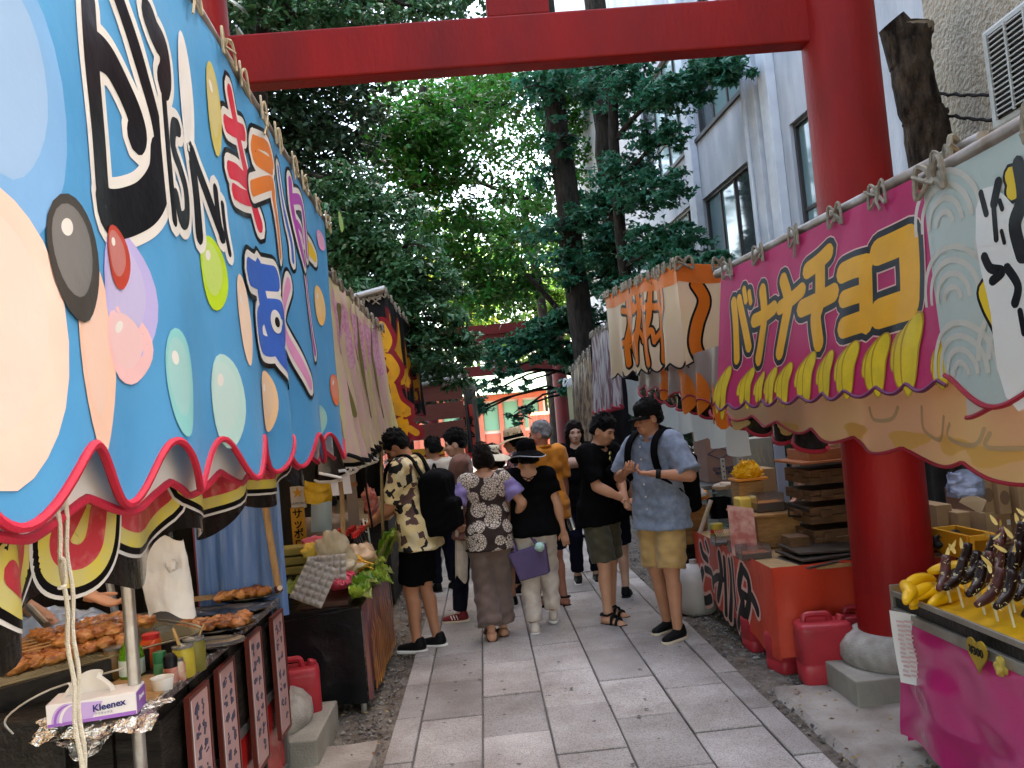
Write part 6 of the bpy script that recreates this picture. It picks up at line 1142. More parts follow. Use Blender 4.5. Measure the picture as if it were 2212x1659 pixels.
g = G(); g.sheet(lambda u, v: Vector((BX+.02+.80*u, BY1-.03-(BY1-BY0-.05)*v, BZ+.022+.10*u+.014*math.sin(v*46+3*math.sin(u*6))*(.4+u*.6)*noise.noise(Vector((u*3,v*9,1)))+.008*noise.noise(Vector((u*12,v*30,4))))), 40, 120); g.build('tray_cloth', m_ycl, bs, sharp=0)
m_bann = M('ripe banana skin', (.80,.43,.012), .4, (.68,.36,.015), ns=9, nd=5, coat=.1); m_tip = M('banana tip', (.16,.12,.03), .7)
def banana(loc, yaw, L_, r, label=None, parent=None, group=None, bend=.35, tilt=0, name='banana', mat=None):
    t = thing(name, loc, label, 'banana', group) if parent is None else parent; m = Matrix.Translation(loc) @ Matrix.Rotation(yaw,4,'Z') @ Matrix.Rotation(tilt,4,'Y'); n = 14; pts = []; rr = []
    for i in range(n+1):
        q = i/n; th = (q-.5)*2*bend; pts.append(m @ Vector((L_*math.sin(th)/(2*math.sin(bend))*1.0, 0, L_*(math.cos(th)-math.cos(bend))/(2*math.sin(bend))))); rr.append(r*max(.16,min(1,(math.sin(math.pi*min(1,max(0,q*.94+.03)))**.45))))
    g = G(); g.tube(pts, rr, 12); g.build('fruit', mat or m_bann, t, sharp=0)
    g = G(); g.tube([pts[-1], pts[-1]+(pts[-1]-pts[-2])*.9], [rr[-1]*1.05, rr[-1]*.8], 8); g.build('stalk', m_tip, t); return t
labs = ['top banana of the bunch at the far end of the tray','second banana of the bunch at the far end of the tray','third banana of the bunch, nearest the tray lip','lowest banana of the bunch beside the sticks','banana at the back of the bunch against the red pillar','tall banana standing behind the first chocolate one','banana wedged in the middle of the bunch','banana at the right of the bunch by the first stick','banana lying under the first chocolate one']
for k, (px, py, z, yw, tl_) in enumerate(((1985,1262,.82,.5,.1),(2000,1282,.775,.35,.15),(1968,1290,.75,.9,0),(2015,1305,.74,.2,.1),(1960,1278,.77,1.2,0),(2068,1235,.85,-.4,-.6),(1992,1296,.76,.7,.05),(2030,1285,.78,.15,.1),(2045,1300,.75,.4,0))):
    banana(at(px,py,3.52-.04*(k%3)), yw, .225, .027, labs[k], group='bunch of bananas')
m_choc = M('chocolate coating', (.030,.009,.006), .35, coat=.25); m_chop = M('pinkish chocolate coating', (.13,.035,.03), .4, (.05,.015,.012), ns=18, coat=.2); m_cut2 = M('peeled banana', (.78,.56,.20), .5, (.70,.48,.14), ns=9); m_skw = M('clear plastic stick', (.78,.72,.52), .25, transl=.2); m_spr = M('sugar sprinkles', (.62,.48,.30), .5, isl=.8)
rd = random.Random(77); num = 0
rown = ('front','second','third','fourth','back')
for row, (xo, zo, y_s, n_, st_) in enumerate(((.09,.150,3.40,9,.105),(.17,.175,3.44,9,.10),(.26,.21,3.40,9,.10),(.36,.25,3.44,9,.10),(.47,.29,3.38,9,.10))):
    for k in range(n_):
        y = y_s-st_*k+rd.uniform(-.015,.015); x = BX+xo+rd.uniform(-.015,.015); base = Vector((x+.02, y, BZ+.03+.1*xo/.8)); top = Vector((x, y, BZ+zo+rd.uniform(-.01,.02)))
        t = thing('chocolate_banana', base, '%s chocolate banana on a stick in the %s row, counted from the pillar end' % (('first','second','third','fourth','fifth','sixth','seventh','eighth','ninth')[k], rown[row]), 'chocolate banana', 'chocolate bananas on sticks'); num += 1
        g = G(); g.tube([base, top+Vector((.0,0,.02))], .0048, 6); g.build('stick', m_skw, t)
        d = Vector((-.62+rd.uniform(-.12,.12), -.30+rd.uniform(-.25,.25), -.62+rd.uniform(-.15,.1))).normalized(); L_ = .175; A = top-d*L_*.5+Vector((0,0,.02)); s = d.cross(Vector((0,0,1))).normalized(); up = s.cross(d)
        pts = [A+d*L_*i/9+up*(-.028*math.sin(math.pi*i/9)) for i in range(10)]; rr = [.0215*max(.35, math.sin(math.pi*min(1,.18+.76*i/9))**.4) for i in range(10)]
        g = G(); g.tube(pts, rr, 10); g.build('fruit', m_choc if (k+row) % 3 else m_chop, t, sharp=0)
        g = G()
        for q in range(34):
            i = rd.uniform(1,9); i0 = int(i); c = pts[i0]; th = rd.random()*6.28; nn = s*math.cos(th)+up*math.sin(th); e = Vector((rd.uniform(-1,1),rd.uniform(-1,1),rd.uniform(-1,1))).normalized()*.005; pC = c+nn*rr[i0]*1.03+d*(i-i0)*L_/9; g.tube([pC-e, pC+e], .0012, 3, caps=False)
        o = g.build('sprinkles', m_spr, t, smooth=False); o['kind'] = 'stuff'
        if row > 1 or k % 3 == 0:
            for q in range(2):
                a_ = rd.random()*6.28; pc_ = A+d*rd.uniform(-.02,.09)+up*.018+Vector((.02*math.cos(a_), .02*math.sin(a_), .0)); e = Vector((math.cos(a_)*.7,math.sin(a_)*.7,rd.uniform(.3,1.1))).normalized(); g = G(); w2 = e.cross(up).normalized()*.0085
                g.sheet(lambda u, v: pc_+e*(.045*v)+w2*(2*u-1)*math.sin(math.pi*(.15+.8*v))+up*.012*v*v, 2, 5); g.build('peel_curl', m_cut2, t, sharp=0)
        if row == 4: g = G(); g.tube([A, A-d*.035+Vector((0,0,.015))], [.012,.004], 8); g.build('tip', m_bann, t)
# price heart and paper notice on the counter
a = onX(2112,1412,BX-.03); ht = thing('price_tag', (BX-.03,a.y,a.z-.05), 'dark heart shaped price tag reading 300 yen on the magenta counter', 'price tag'); m_hrt = M('golden heart card', (.42,.26,.02), .45, (.20,.12,.015), ns=7, nd=5); g = G()
hp = [(.062*(16*math.sin(t_)**3)/16*1.0, .062*(13*math.cos(t_)-5*math.cos(2*t_)-2*math.cos(3*t_)-math.cos(4*t_))/14) for t_ in [i*2*math.pi/36 for i in range(36)]]
V = [Vector((BX-.028-.0*0, a.y-x, a.z+z)) for x, z in hp]+[Vector((BX-.034, a.y-x, a.z+z)) for x, z in hp]; g.add(V, [tuple(range(36)), tuple(range(71,35,-1))]+[(i,(i+1)%36,36+(i+1)%36,36+i) for i in range(36)]); g.build('card', m_hrt, ht, smooth=False)
text_obj('¥300', .042, v_blk, ht, frame((BX-.0355,a.y,a.z+.006),(0,-1,0),(0,.0,1)), .0012)
a = onX(2163,1445,BX-.02); lump('wilted_flower', 2163, 1440, a.y, (.022,.02,.03), M('dry yellow petals', (.42,.30,.06), .7), 'small dry yellow flower beside the heart price tag', 'flower', 15)
pa = at(1921,1318,3.56); pb = at(1935,1474,3.56); pb.x = pa.x+.108; t = thing('notice', ((pa.x+pb.x)/2,3.62,pb.z), 'white paper notice hanging at the far corner of the magenta counter', 'notice'); m_pap = M('white notice paper', (.62,.60,.58), .5, coat=.3)
g = G(); g.sheet(lambda u, v: Vector((pa.x+(pb.x-pa.x-.012)*u+.012*v, 3.56-.05*u+.006*math.sin(v*4), pa.z-.02*u+(pb.z-pa.z)*v)), 6, 10); g.build('sheet', m_pap, t, sharp=0); rd = random.Random(5); g = G()
for q in range(13):
    v = .1+q*.062; zz = pa.z-.01+(pb.z-pa.z)*v
    for w in range(2): u = .12+.28*w+rd.uniform(0,.06); x = pa.x+(pb.x-pa.x-.012)*u+.012*v; wd = (pb.x-pa.x)*rd.uniform(.12,.28); g.add([(x,3.551-.05*u,zz),(x+wd,3.545-.05*u-.012,zz-.004),(x+wd,3.545-.05*u-.012,zz-.013),(x,3.551-.05*u,zz-.009)], [(0,1,2,3)])
o = g.build('faint_print', M('faint red print', (.52,.34,.33), .6), t, smooth=False); o['kind'] = 'stuff'
# ================================================================== PEOPLE
def surfnet(f, h):
    """surface of f < 0 as quads; returns vertices in cell units, faces, gradient at vertices"""
    s = f < 0; nx, ny, nz = f.shape
    cs = [(i,j,k) for i in (0,1) for j in (0,1) for k in (0,1)]
    sub = lambda a, c: a[c[0]:nx-1+c[0], c[1]:ny-1+c[1], c[2]:nz-1+c[2]]
    tot = sum(sub(s, c).astype(np.int8) for c in cs); act = (tot > 0) & (tot < 8); ijk = np.argwhere(act)
    if len(ijk) == 0: return np.zeros((0,3)), np.zeros((0,4),int), np.zeros((0,3))
    acc = np.zeros((len(ijk),3)); cnt = np.zeros(len(ijk)); I, J, K_ = ijk.T
    for a in cs:
        for ax in range(3):
            if a[ax]: continue
            b = list(a); b[ax] = 1
            fa = f[I+a[0], J+a[1], K_+a[2]]; fb = f[I+b[0], J+b[1], K_+b[2]]; m = (fa < 0) != (fb < 0)
            t = np.where(m, fa/np.where(m, fa-fb, 1), 0); p = np.zeros((len(ijk),3)); p[:] = a; p[:,ax] += t; acc[m] += p[m]; cnt[m] += 1
    V = ijk+acc/cnt[:,None]; idm = -np.ones(act.shape, int); idm[I,J,K_] = np.arange(len(ijk)); F = []
    for ax in range(3):
        o1, o2 = [(1,2),(2,0),(0,1)][ax]; lo = [slice(None)]*3; hi = [slice(None)]*3; lo[ax] = slice(0,-1); hi[ax] = slice(1,None)
        ch = np.argwhere(s[tuple(lo)] != s[tuple(hi)]); ok = (ch[:,o1] > 0) & (ch[:,o2] > 0) & (ch[:,o1] < f.shape[o1]-1) & (ch[:,o2] < f.shape[o2]-1); ch = ch[ok]
        if not len(ch): continue
        ins = s[ch[:,0],ch[:,1],ch[:,2]]; q = []
        for d1, d2 in ((-1,-1),(0,-1),(0,0),(-1,0)):
            c = ch.copy(); c[:,o1] += d1; c[:,o2] += d2; q.append(idm[c[:,0],c[:,1],c[:,2]])
        q = np.stack(q, 1); q[~ins] = q[~ins][:,::-1]; F.append(q[(q >= 0).all(1)])
    gx, gy, gz = np.gradient(f); ii = ijk; n = np.stack([g_[ii[:,0],ii[:,1],ii[:,2]] for g_ in (gx,gy,gz)], 1); n /= np.linalg.norm(n, axis=1)[:,None]+1e-9
    return V, np.concatenate(F), n
class SDF:
    def __init__(s): s.p = []
    def cap(s, a, b, ra, rb=None, sc=(1,1,1), k=.03, cut=None, op='u', rot=None):
        s.p.append((np.array(a,float), np.array(b,float), ra, ra if rb is None else rb, np.array(sc,float), k, cut, op, None if rot is None else np.array(rot))); return s
    def rbox(s, c, half, r, k=.03, rot=None): s.p.append((np.array(c,float), np.array(c,float), max(half)+r, ('box', np.array(half,float), r), np.array((1,1,1),float), k, None, 'u', rot)); return s
    def ell(s, c, r, **kw): m = max(r); return s.cap(c, c, m, m, sc=(r[0]/m, r[1]/m, r[2]/m), **kw)
    def mesh(s, h, planes=(), inflate=0, wr=0, ws=1, seed=0):
        us = [q if not isinstance(q[3], tuple) else (*q[:3], q[2], *q[4:]) for q in s.p if q[7] == 'u']
        lo = np.min([np.minimum(q[0],q[1])-max(q[2],q[3])*q[4].max()*1.25 for q in us], 0)-.03-inflate; hi = np.max([np.maximum(q[0],q[1])+max(q[2],q[3])*q[4].max()*1.25 for q in us], 0)+.03+inflate
        n = np.ceil((hi-lo)/h).astype(int)+1; ax = [lo[i]+h*np.arange(n[i]) for i in range(3)]; f = np.full(tuple(n), .5)
        for (a, b, ra, rb, sc, k, cut, op, rot) in s.p:
            isb = isinstance(rb, tuple); R_ = (ra if isb else max(ra,rb))*sc.max()*1.25+.07+k+inflate; l2 = np.minimum(a,b)-R_; h2 = np.maximum(a,b)+R_
            i0 = np.clip(np.floor((l2-lo)/h).astype(int), 0, n); i1 = np.clip(np.ceil((h2-lo)/h).astype(int)+1, 0, n)
            if (i1 <= i0).any(): continue
            X, Y, Z = np.meshgrid(*[ax[i][i0[i]:i1[i]] for i in range(3)], indexing='ij'); m = (a+b)/2; P = np.stack([X,Y,Z], -1)-m; a2, b2 = a-m, b-m
            if rot is not None: P = P @ rot; a2 = a2 @ rot; b2 = b2 @ rot
            P = P/sc; a2 = a2/sc; b2 = b2/sc; d = b2-a2; L = (d*d).sum()
            t = np.clip((P-a2)@d/L, 0, 1) if L > 1e-9 else np.zeros(P.shape[:3]); q = P-a2-t[...,None]*d
            if isb: q = np.abs(P)-rb[1]; D = np.sqrt((np.maximum(q,0)**2).sum(-1))+np.minimum(q.max(-1),0)-rb[2]
            else: D = (np.sqrt((q*q).sum(-1))-(ra+(rb-ra)*t))*sc.min()-(inflate if op == 'u' else 0)
            if cut is not None: cp, cn = np.array(cut[0]), np.array(cut[1]); D = np.maximum(D, (X-cp[0])*cn[0]+(Y-cp[1])*cn[1]+(Z-cp[2])*cn[2])
            sl = tuple(slice(i0[i], i1[i]) for i in range(3)); F = f[sl]
            if op == 'u': hh = np.clip(.5+.5*(F-D)/k, 0, 1); f[sl] = F*(1-hh)+D*hh-k*hh*(1-hh)
            else: hh = np.clip(.5-.5*(F+D)/k, 0, 1); f[sl] = F*(1-hh)-D*hh+k*hh*(1-hh)
        if planes:
            X, Y, Z = np.meshgrid(*ax, indexing='ij')
            for p, nn in planes: f = np.maximum(f, (X-p[0])*nn[0]+(Y-p[1])*nn[1]+(Z-p[2])*nn[2])
        V, Fc, N = surfnet(f, h); V = V*h+lo
        if wr and len(V):
            x, y, z = V.T*ws; w_ = np.sin(z*42+x*25+3*np.sin(y*19+seed)+seed)*np.sin(x*33-z*17+2*np.sin(z*12+seed))+.6*np.sin(z*70-x*30+y*40+2*seed)*np.sin(x*20+y*27+seed); V = V+N*(wr*w_)[:,None]
        return V, Fc
def ik(a, c, l1, l2, pole):
    a, c, pole = Vector(a), Vector(c), Vector(pole); d = c-a; L = min(d.length, (l1+l2)*.999); d.normalize(); c = a+d*L
    x = (l1*l1-l2*l2+L*L)/(2*L); hgt = math.sqrt(max(0, l1*l1-x*x)); p = (pole-d*pole.dot(d)).normalized(); return a+d*x+p*hgt, c
SK = {'a': M('warm skin', (.56,.29,.18), .5, (.50,.24,.14), ns=9), 'b': M('tanned skin', (.47,.22,.125), .5, (.41,.18,.10), ns=9), 'c': M('fair skin', (.62,.38,.27), .5, (.56,.32,.22), ns=9), 'd': M('reddish skin', (.46,.20,.14), .5, (.40,.16,.105), ns=9)}
H_BLK = M('black hair', (.004,.004,.0045), .42, (.012,.010,.009), ns=9, nd=4, stretch=(30,30,4), bump=.8, bs=50, spec=.25); H_BRN = M('dark brown hair', (.012,.006,.005), .4, (.028,.015,.012), ns=9, stretch=(30,30,4), bump=.8, bs=50); H_GRY = M('grey hair', (.13,.13,.135), .5, (.26,.26,.26), ns=12, stretch=(40,40,6), bump=.6, bs=60)
m_eye = M('dark eye', (.01,.008,.008), .2); m_lip = M('lips', (.40,.13,.11), .45); m_sole = M('white rubber sole', (.70,.66,.62), .5); m_blksh = M('black shoe fabric', (.012,.012,.013), .6)
def pobj(name, V, F, mat, root, **kw): return mesh_obj(name, V, F, mat, root, local=True, sharp=0, **kw)
def person(label, xy, rz, H, skin='a', lean=0, yaw=0, pitch=8, wr=((.22,.10,.82),(-.22,.10,.82)), pole=((.4,-1,-.2),(-.4,-1,-.2)), feet=((.10,.0,0,0),(-.10,.0,0,0)), sh=.185, hipw=.088, build=1.0, sit=None, roll=0, grip=(.5,.5), z0=0, fem=False):
    s = H/1.70; t = thing('person', (xy[0], xy[1], z0), label, 'person', rz=R(rz)); A = dict(root=t, s=s, H=H)
    S = lambda *p: np.array(p, float)*s
    hz = .90 if sit is None else sit; ln = R(lean)
    def up(x, y, z): q = z-(hz+.02); return S(x, y*1+q*math.sin(ln), hz+.02+q*math.cos(ln))       # leaning trunk
    B = SDF(); b = build; kw = dict(k=.05*s); f_ = (1, .70, 1)
    B.cap(up(-.055,0,hz+.06), up(.055,0,hz+.06), .125*s*b, sc=f_, **kw); B.cap(up(-.035,.012,hz+.22), up(.035,.012,hz+.22), .115*s*b, sc=f_, **kw); B.cap(up(-.07,0,hz+.40), up(.07,0,hz+.40), .118*s*b, sc=f_, **kw)
    B.cap(up(-sh*.72,-.01,hz+.505), up(sh*.72,-.01,hz+.505), .066*s, k=.05*s); B.cap(up(0,-.015,hz+.50), up(0,.005,hz+.60), .058*s, .052*s, k=.03*s)
    if fem: B.cap(up(-.07,.075,hz+.37), up(.07,.075,hz+.37), .055*s, k=.04*s)
    A['sho'] = []; A['elb'] = []; A['wri'] = []; A['knee'] = []; A['ank'] = []; A['hip'] = []; hands = []; A['hand'] = []
    for i, sx in enumerate((1,-1)):
        so = Vector(up(sx*sh,-.01,hz+.50)); w_ = Vector(S(*wr[i])); el, w_ = ik(so, w_, .285*s, .255*s, pole[i]); A['sho'].append(so); A['elb'].append(el); A['wri'].append(w_)
        B.cap(so, el, .052*s*b, .040*s, k=.035*s); B.cap(el, w_, .041*s, .027*s, k=.02*s); B.cap(el.lerp(w_,.18), el.lerp(w_,.42), .043*s, .038*s, k=.02*s)
        hip = Vector(S(sx*hipw, 0, hz)); fx, fy, fz, toe = feet[i]; an = Vector(S(sx*abs(fx) if fx >= 0 else fx, fy, .085+fz)); kn, an = ik(hip, an, .418*s, .403*s, (0,1,0)); A['hip'].append(hip); A['knee'].append(kn); A['ank'].append(an)
        B.cap(hip, kn, .088*s*b, .056*s, k=.04*s); B.cap(kn, an, .054*s, .036*s, k=.02*s); ca = kn.lerp(an,.3); B.cap(ca+Vector((0,-.016*s,0)), kn.lerp(an,.5)+Vector((0,-.010*s,0)), .050*s, .042*s, k=.02*s)
        # hand: palm, four unequal bent fingers and a thumb, from the wrist on
        d = (w_-el).normalized(); inn = Vector((-sx,0,0)); sd = (inn-d*inn.dot(d)); sd = sd.normalized() if sd.length > .05 else Vector((0,0,1)); nn = d.cross(sd).normalized()
        hs = SDF(); R3 = np.array([list(sd), list(nn), list(d)]).T; pc = w_+d*.048*s
        hs.cap(w_-d*.03*s, w_+d*.01*s, .026*s, .024*s, k=.012); hs.cap(pc-d*.02*s, pc+d*.022*s, .036*s, .038*s, sc=(1,.42,1), k=.012, rot=R3); cu = grip[i]
        for q, (off, ln_) in enumerate(((.027,.068),(.009,.076),(-.010,.070),(-.027,.056))):
            k0 = pc+d*.036*s+nn.cross(d)*0+sd*off*s; fd = d; prev = k0; gdir = sd if abs(sd.z) < .2 and False else nn*(1 if sx > 0 else -1)
            for sg in range(3): ang = cu*(.55+.55*sg); dd = (d*math.cos(ang)+gdir*math.sin(ang)).normalized(); nx_ = prev+dd*ln_*s*(.42,.32,.26)[sg]; hs.cap(prev, nx_, (.0088,.008,.0072)[sg]*s, (.008,.0072,.006)[sg]*s, k=.003); prev = nx_
        tb = pc-d*.022*s+sd*.026*s; gd = nn*(1 if sx > 0 else -1); t1 = tb+(sd*.7+d*.6+gd*.3).normalized()*.034*s; hs.cap(tb, t1, .012*s, .0095*s, k=.008); hs.cap(t1, t1+(d*.9+sd*.15+gd*.4).normalized()*.03*s, .0092*s, .007*s, k=.004)
        hands.append(hs); A['hand'].append(pc+d*.03*s)
    nk = Vector(up(0,0,hz+.575)); HM = Matrix.Translation(nk) @ (Matrix.Rotation(R(yaw),4,'Z') @ Matrix.Rotation(R(-pitch),4,'X') @ Matrix.Rotation(R(roll),4,'Y')); A['HM'] = HM; A['up'] = up; A['S'] = S; A['hz'] = hz
    R3h = np.array(HM.to_3x3()); hp = lambda x, y, z: np.array(HM @ Vector((x*s, y*s, z*s)))
    A['hp'] = hp; A['R3h'] = R3h
    D = SDF(); e = lambda c, r, **k_: D.ell(hp(*c), tuple(q*s for q in r), rot=R3h, **k_)
    D.cap(np.array(nk)-np.array((0,.01,.06))*s, hp(0,-.01,.06), .054*s, .05*s, k=.02)
    e((0,-.012,.138), (.074,.094,.092), k=.02); e((0,.022,.075), (.060,.070,.075), k=.03); D.cap(hp(-.018,.066,.028), hp(.018,.066,.028), .021*s, k=.03)
    D.cap(hp(0,.088,.112), hp(0,.107,.078), .009*s, .0135*s, k=.012); D.cap(hp(-.013,.092,.075), hp(.013,.092,.075), .0095*s, k=.008)
    D.cap(hp(-.04,.074,.128), hp(.04,.074,.128), .012*s, k=.02); e((-.034,.092,.110), (.017,.012,.011), op='s', k=.012); e((.034,.092,.110), (.017,.012,.011), op='s', k=.012)
    D.cap(hp(-.02,.087,.048), hp(.02,.087,.048), .008*s, k=.012); e((-.042,.058,.078), (.022,.025,.022), k=.02); e((.042,.058,.078), (.022,.025,.022), k=.02)
    for sx in (-1,1): e((sx*.075,-.008,.092), (.011,.022,.033), k=.008); e((sx*.083,.0,.094), (.006,.012,.02), op='s', k=.006)
    parts = []
    Vb, Fb = B.mesh(.0125); parts.append((Vb, Fb)); Vh, Fh = D.mesh(.0062); parts.append((Vh, Fh))
    for hs in hands: parts.append(hs.mesh(.0048))
    V, F, o = [], [], 0
    for v, f in parts: V.append(v); F.append(f+o); o += len(v)
    pobj('body', np.concatenate(V), np.concatenate(F), SK[skin], t)
    g = G()
    for sx in (-1,1):
        g.ell(Vector(hp(sx*.034,.0835,.110)), (.012*s,.006*s,.0048*s), 10, 6, rot=HM.to_3x3())
        g.tube([Vector(hp(sx*.016,.094,.127)), Vector(hp(sx*.036,.093,.132)), Vector(hp(sx*.054,.078,.126))], [.0022*s,.0034*s,.0018*s], 5)
    o_ = mesh_obj('eyes_and_brows', g.v, g.f, m_eye, t, local=True); o_['kind'] = 'stuff'
    g = G(); g.ell(Vector(hp(0,.0955,.0485)), (.021*s,.006*s,.0065*s), 12, 6, rot=HM.to_3x3()); mesh_obj('mouth', g.v, g.f, m_lip, t, local=True)
    return A
def fr_pt(A, i, q): return A['sho'][i].lerp(A['elb'][i], q) if q <= 1 else A['elb'][i].lerp(A['wri'][i], q-1)
def shirt(A, mat, name='shirt', sleeve=.8, hem=-.02, off=.017, loose=.0, nz=.565, nr=.062, fwd=0, seed=1, wr=.0035, flare=0, vneck=None, wide=1, h=.0125):
    s, up, hz = A['s'], A['up'], A['hz']; B = SDF(); f_ = (1,.74,1); kw = dict(k=.05*s); o = off*s
    B.cap(up(-.06*wide,-.006,hz+.02), up(.06*wide,-.006,hz+.02), .130*s+o+loose*s, sc=(1,.86,1), **kw); B.cap(up(-.05*wide,.012,hz+.2), up(.05*wide,.012,hz+.2), .118*s+o+loose*s, sc=f_, **kw); B.cap(up(-.07*wide,0,hz+.40), up(.07*wide,0,hz+.40), .120*s+o, sc=f_, **kw)
    if hem < -.02: B.cap(up(-.06*wide,0,hz+hem-.05), up(.06*wide,0,hz+hem-.05), .138*s+o+loose*s*1.2, sc=(1,.90,1), **kw)
    B.cap(A['sho'][0].lerp(A['sho'][1],.13), A['sho'][0].lerp(A['sho'][1],.87), .068*s+o*.5, k=.05*s)
    for i in (0,1):
        if sleeve <= 0: continue
        segs = [(0, min(1,sleeve))]+([(1, sleeve)] if sleeve > 1 else [])
        for (q0, q1) in segs:
            a, b = fr_pt(A,i,q0), fr_pt(A,i,q1); d = (b-a).normalized(); last = q1 == sleeve
            B.cap(a, b+d*(.04*s if last else 0), (.056 if q0 < 1 else .048)*s+o, (.050+flare if q0 < 1 else .04+flare)*s+o, k=.035*s, cut=(tuple(b), tuple(d)) if last else None)
    nk = Vector(up(0,0,hz+nz)); B.cap(nk+Vector((0,.02*s,-.02*s)), nk+Vector((0,.0,.12*s)), nr*s, nr*1.2*s, op='s', k=.01)
    if vneck: B.cap(Vector(up(vneck[0][0],vneck[0][1],hz+vneck[0][2])), Vector(up(vneck[1][0],vneck[1][1],hz+vneck[1][2])), vneck[2]*s, vneck[3]*s, op='s', k=.008)
    hp_ = up(0,0,hz+hem); V, F = B.mesh(h, planes=[(hp_, (0,0,-1))], wr=wr, seed=seed); return pobj(name, V, F, mat, A['root'])
def collar(A, mat, r=.066, hgt=.03, th=.012, name='collar'):
    s, up, hz = A['s'], A['up'], A['hz']; B = SDF(); c = Vector(up(0,.0,hz+.565))
    for i in range(14):
        a0, a1 = 2*math.pi*(i+.15)/14+math.pi/2, 2*math.pi*(i+1.15)/14+math.pi/2
        if i in (0,13): continue
        p0, p1 = c+Vector((math.cos(a0)*r*s, math.sin(a0)*r*s*1.0, -.02*s*math.sin(a0)-.012*s)), c+Vector((math.cos(a1)*r*s, math.sin(a1)*r*s, -.02*s*math.sin(a1)-.012*s)); B.cap(p0, p1, th*s, k=.012)
    V, F = B.mesh(.007); return pobj(name, V, F, mat, A['root'])
def trousers(A, mat, name='trousers', to=1.0, r0=.098, r1=.08, r2=.062, waist=.09, seed=2, wr=.004, dy=0, h=.0125):
    """to: 1 = knee, 2 = ankle"""
    s, up, hz = A['s'], A['up'], A['hz']; B = SDF(); f_ = (1,.78,1); B.cap(up(-.06,0,hz+.05), up(.06,0,hz+.05), .136*s, sc=f_, k=.05*s); B.cap(up(-.06,-.01,hz-.02), up(.06,-.01,hz-.02), .125*s, sc=(1,.85,1), k=.05*s)
    for i in (0,1):
        a, k_, n_ = A['hip'][i], A['knee'][i], A['ank'][i]
        if to <= 1: b = a.lerp(k_, to); d = (b-a).normalized(); B.cap(a, b+d*.05*s, r0*s, r1*s, k=.03*s, cut=(tuple(b), tuple(d)))
        else:
            b = k_.lerp(n_, to-1); d = (b-k_).normalized(); B.cap(a, k_, r0*s, r1*s, k=.03*s); B.cap(k_, b+d*.04*s, r1*s, r2*s, k=.025*s, cut=(tuple(b), tuple(d)))
    V, F = B.mesh(h, planes=[(up(0,0,hz+waist), (0,0,1))], wr=wr, seed=seed); return pobj(name, V, F, mat, A['root'])
def shoe(A, i, mat, sole=m_sole, toe=0, pitch=0, kind='sneaker', skinm=None, yaw=0, stripe=None):
    s = A['s']; an = A['ank'][i]; m = Matrix.Translation(an) @ Matrix.Rotation(R(yaw),4,'Z') @ Matrix.Rotation(R(-pitch),4,'X'); T = lambda x, y, z: m @ Vector((x*s, y*s, z*s)); B = SDF()
    if kind == 'sneaker':
        B.cap(T(0,-.03,-.035), T(0,-.02,.005), .042*s, .040*s, k=.03); B.cap(T(0,.02,-.04), T(0,.13,-.052), .044*s, .034*s, sc=(1,1,.85), k=.03); V, F = B.mesh(.008, planes=[(T(0,0,-.066), m.to_3x3() @ Vector((0,0,-1))), (T(0,0,.03), m.to_3x3() @ Vector((0,0,1)))]); o = pobj('shoe', V, F, mat, A['root'])
        B = SDF(); B.cap(T(0,-.038,-.068), T(0,.125,-.068), .046*s, .043*s, k=.01); V, F = B.mesh(.008, planes=[(T(0,0,-.085), m.to_3x3() @ Vector((0,0,-1))), (T(0,0,-.058), m.to_3x3() @ Vector((0,0,1)))]); q = pobj('sole', V, F, sole, o)
        if stripe:
            for k in range(3): g = G(); g.tube([T(-.043,.02+.025*k,-.05), T(-.036,.035+.025*k,-.012)], .005*s, 5); mesh_obj('stripe', g.v, g.f, stripe, o, local=True)
    else:
        B.cap(T(0,-.035,-.045), T(0,.0,-.03), .036*s, .036*s, k=.03); B.cap(T(0,.0,-.045), T(0,.11,-.06), .036*s, .03*s, sc=(1.1,1,.7), k=.03)
        for k in range(5): B.cap(T(-.03+.014*k,.12,-.066), T(-.032+.0155*k,.152-.006*abs(k-1),-.07), .0095*s, .008*s, k=.006)
        V, F = B.mesh(.006, planes=[(T(0,0,-.08), m.to_3x3() @ Vector((0,0,-1)))]); o = pobj('foot', V, F, skinm, A['root'])
        B = SDF(); B.cap(T(0,-.04,-.08), T(0,.14,-.08), .045*s, .047*s, k=.01); V, F = B.mesh(.008, planes=[(T(0,0,-.095 if kind == 'heel' else -.088), m.to_3x3() @ Vector((0,0,-1))), (T(0,0,-.070), m.to_3x3() @ Vector((0,0,1)))]); pobj('sole', V, F, sole, o)
        g = G()
        if kind != 'mule':
            for y, z in ((.10,-.035),(.055,-.012)): g.tube([T(-.045,y,-.072), T(-.03,y,z), T(0,y,z+.014), T(.03,y,z), T(.045,y,-.072)], .0115*s, 8)
            g.tube([T(.036,.02,-.0), T(.034,-.05,-.0), T(0,-.072,.0), T(-.034,-.05,-.0), T(-.036,.02,.0), T(0,.045,.012), T(.036,.02,0)], .009*s, 8)
        else: g.tube([T(-.045,.09,-.072), T(-.035,.085,-.03), T(0,.085,-.02), T(.035,.085,-.03), T(.045,.09,-.072)], .018*s, 8)
        mesh_obj('strap', g.v, g.f, mat, o, local=True)
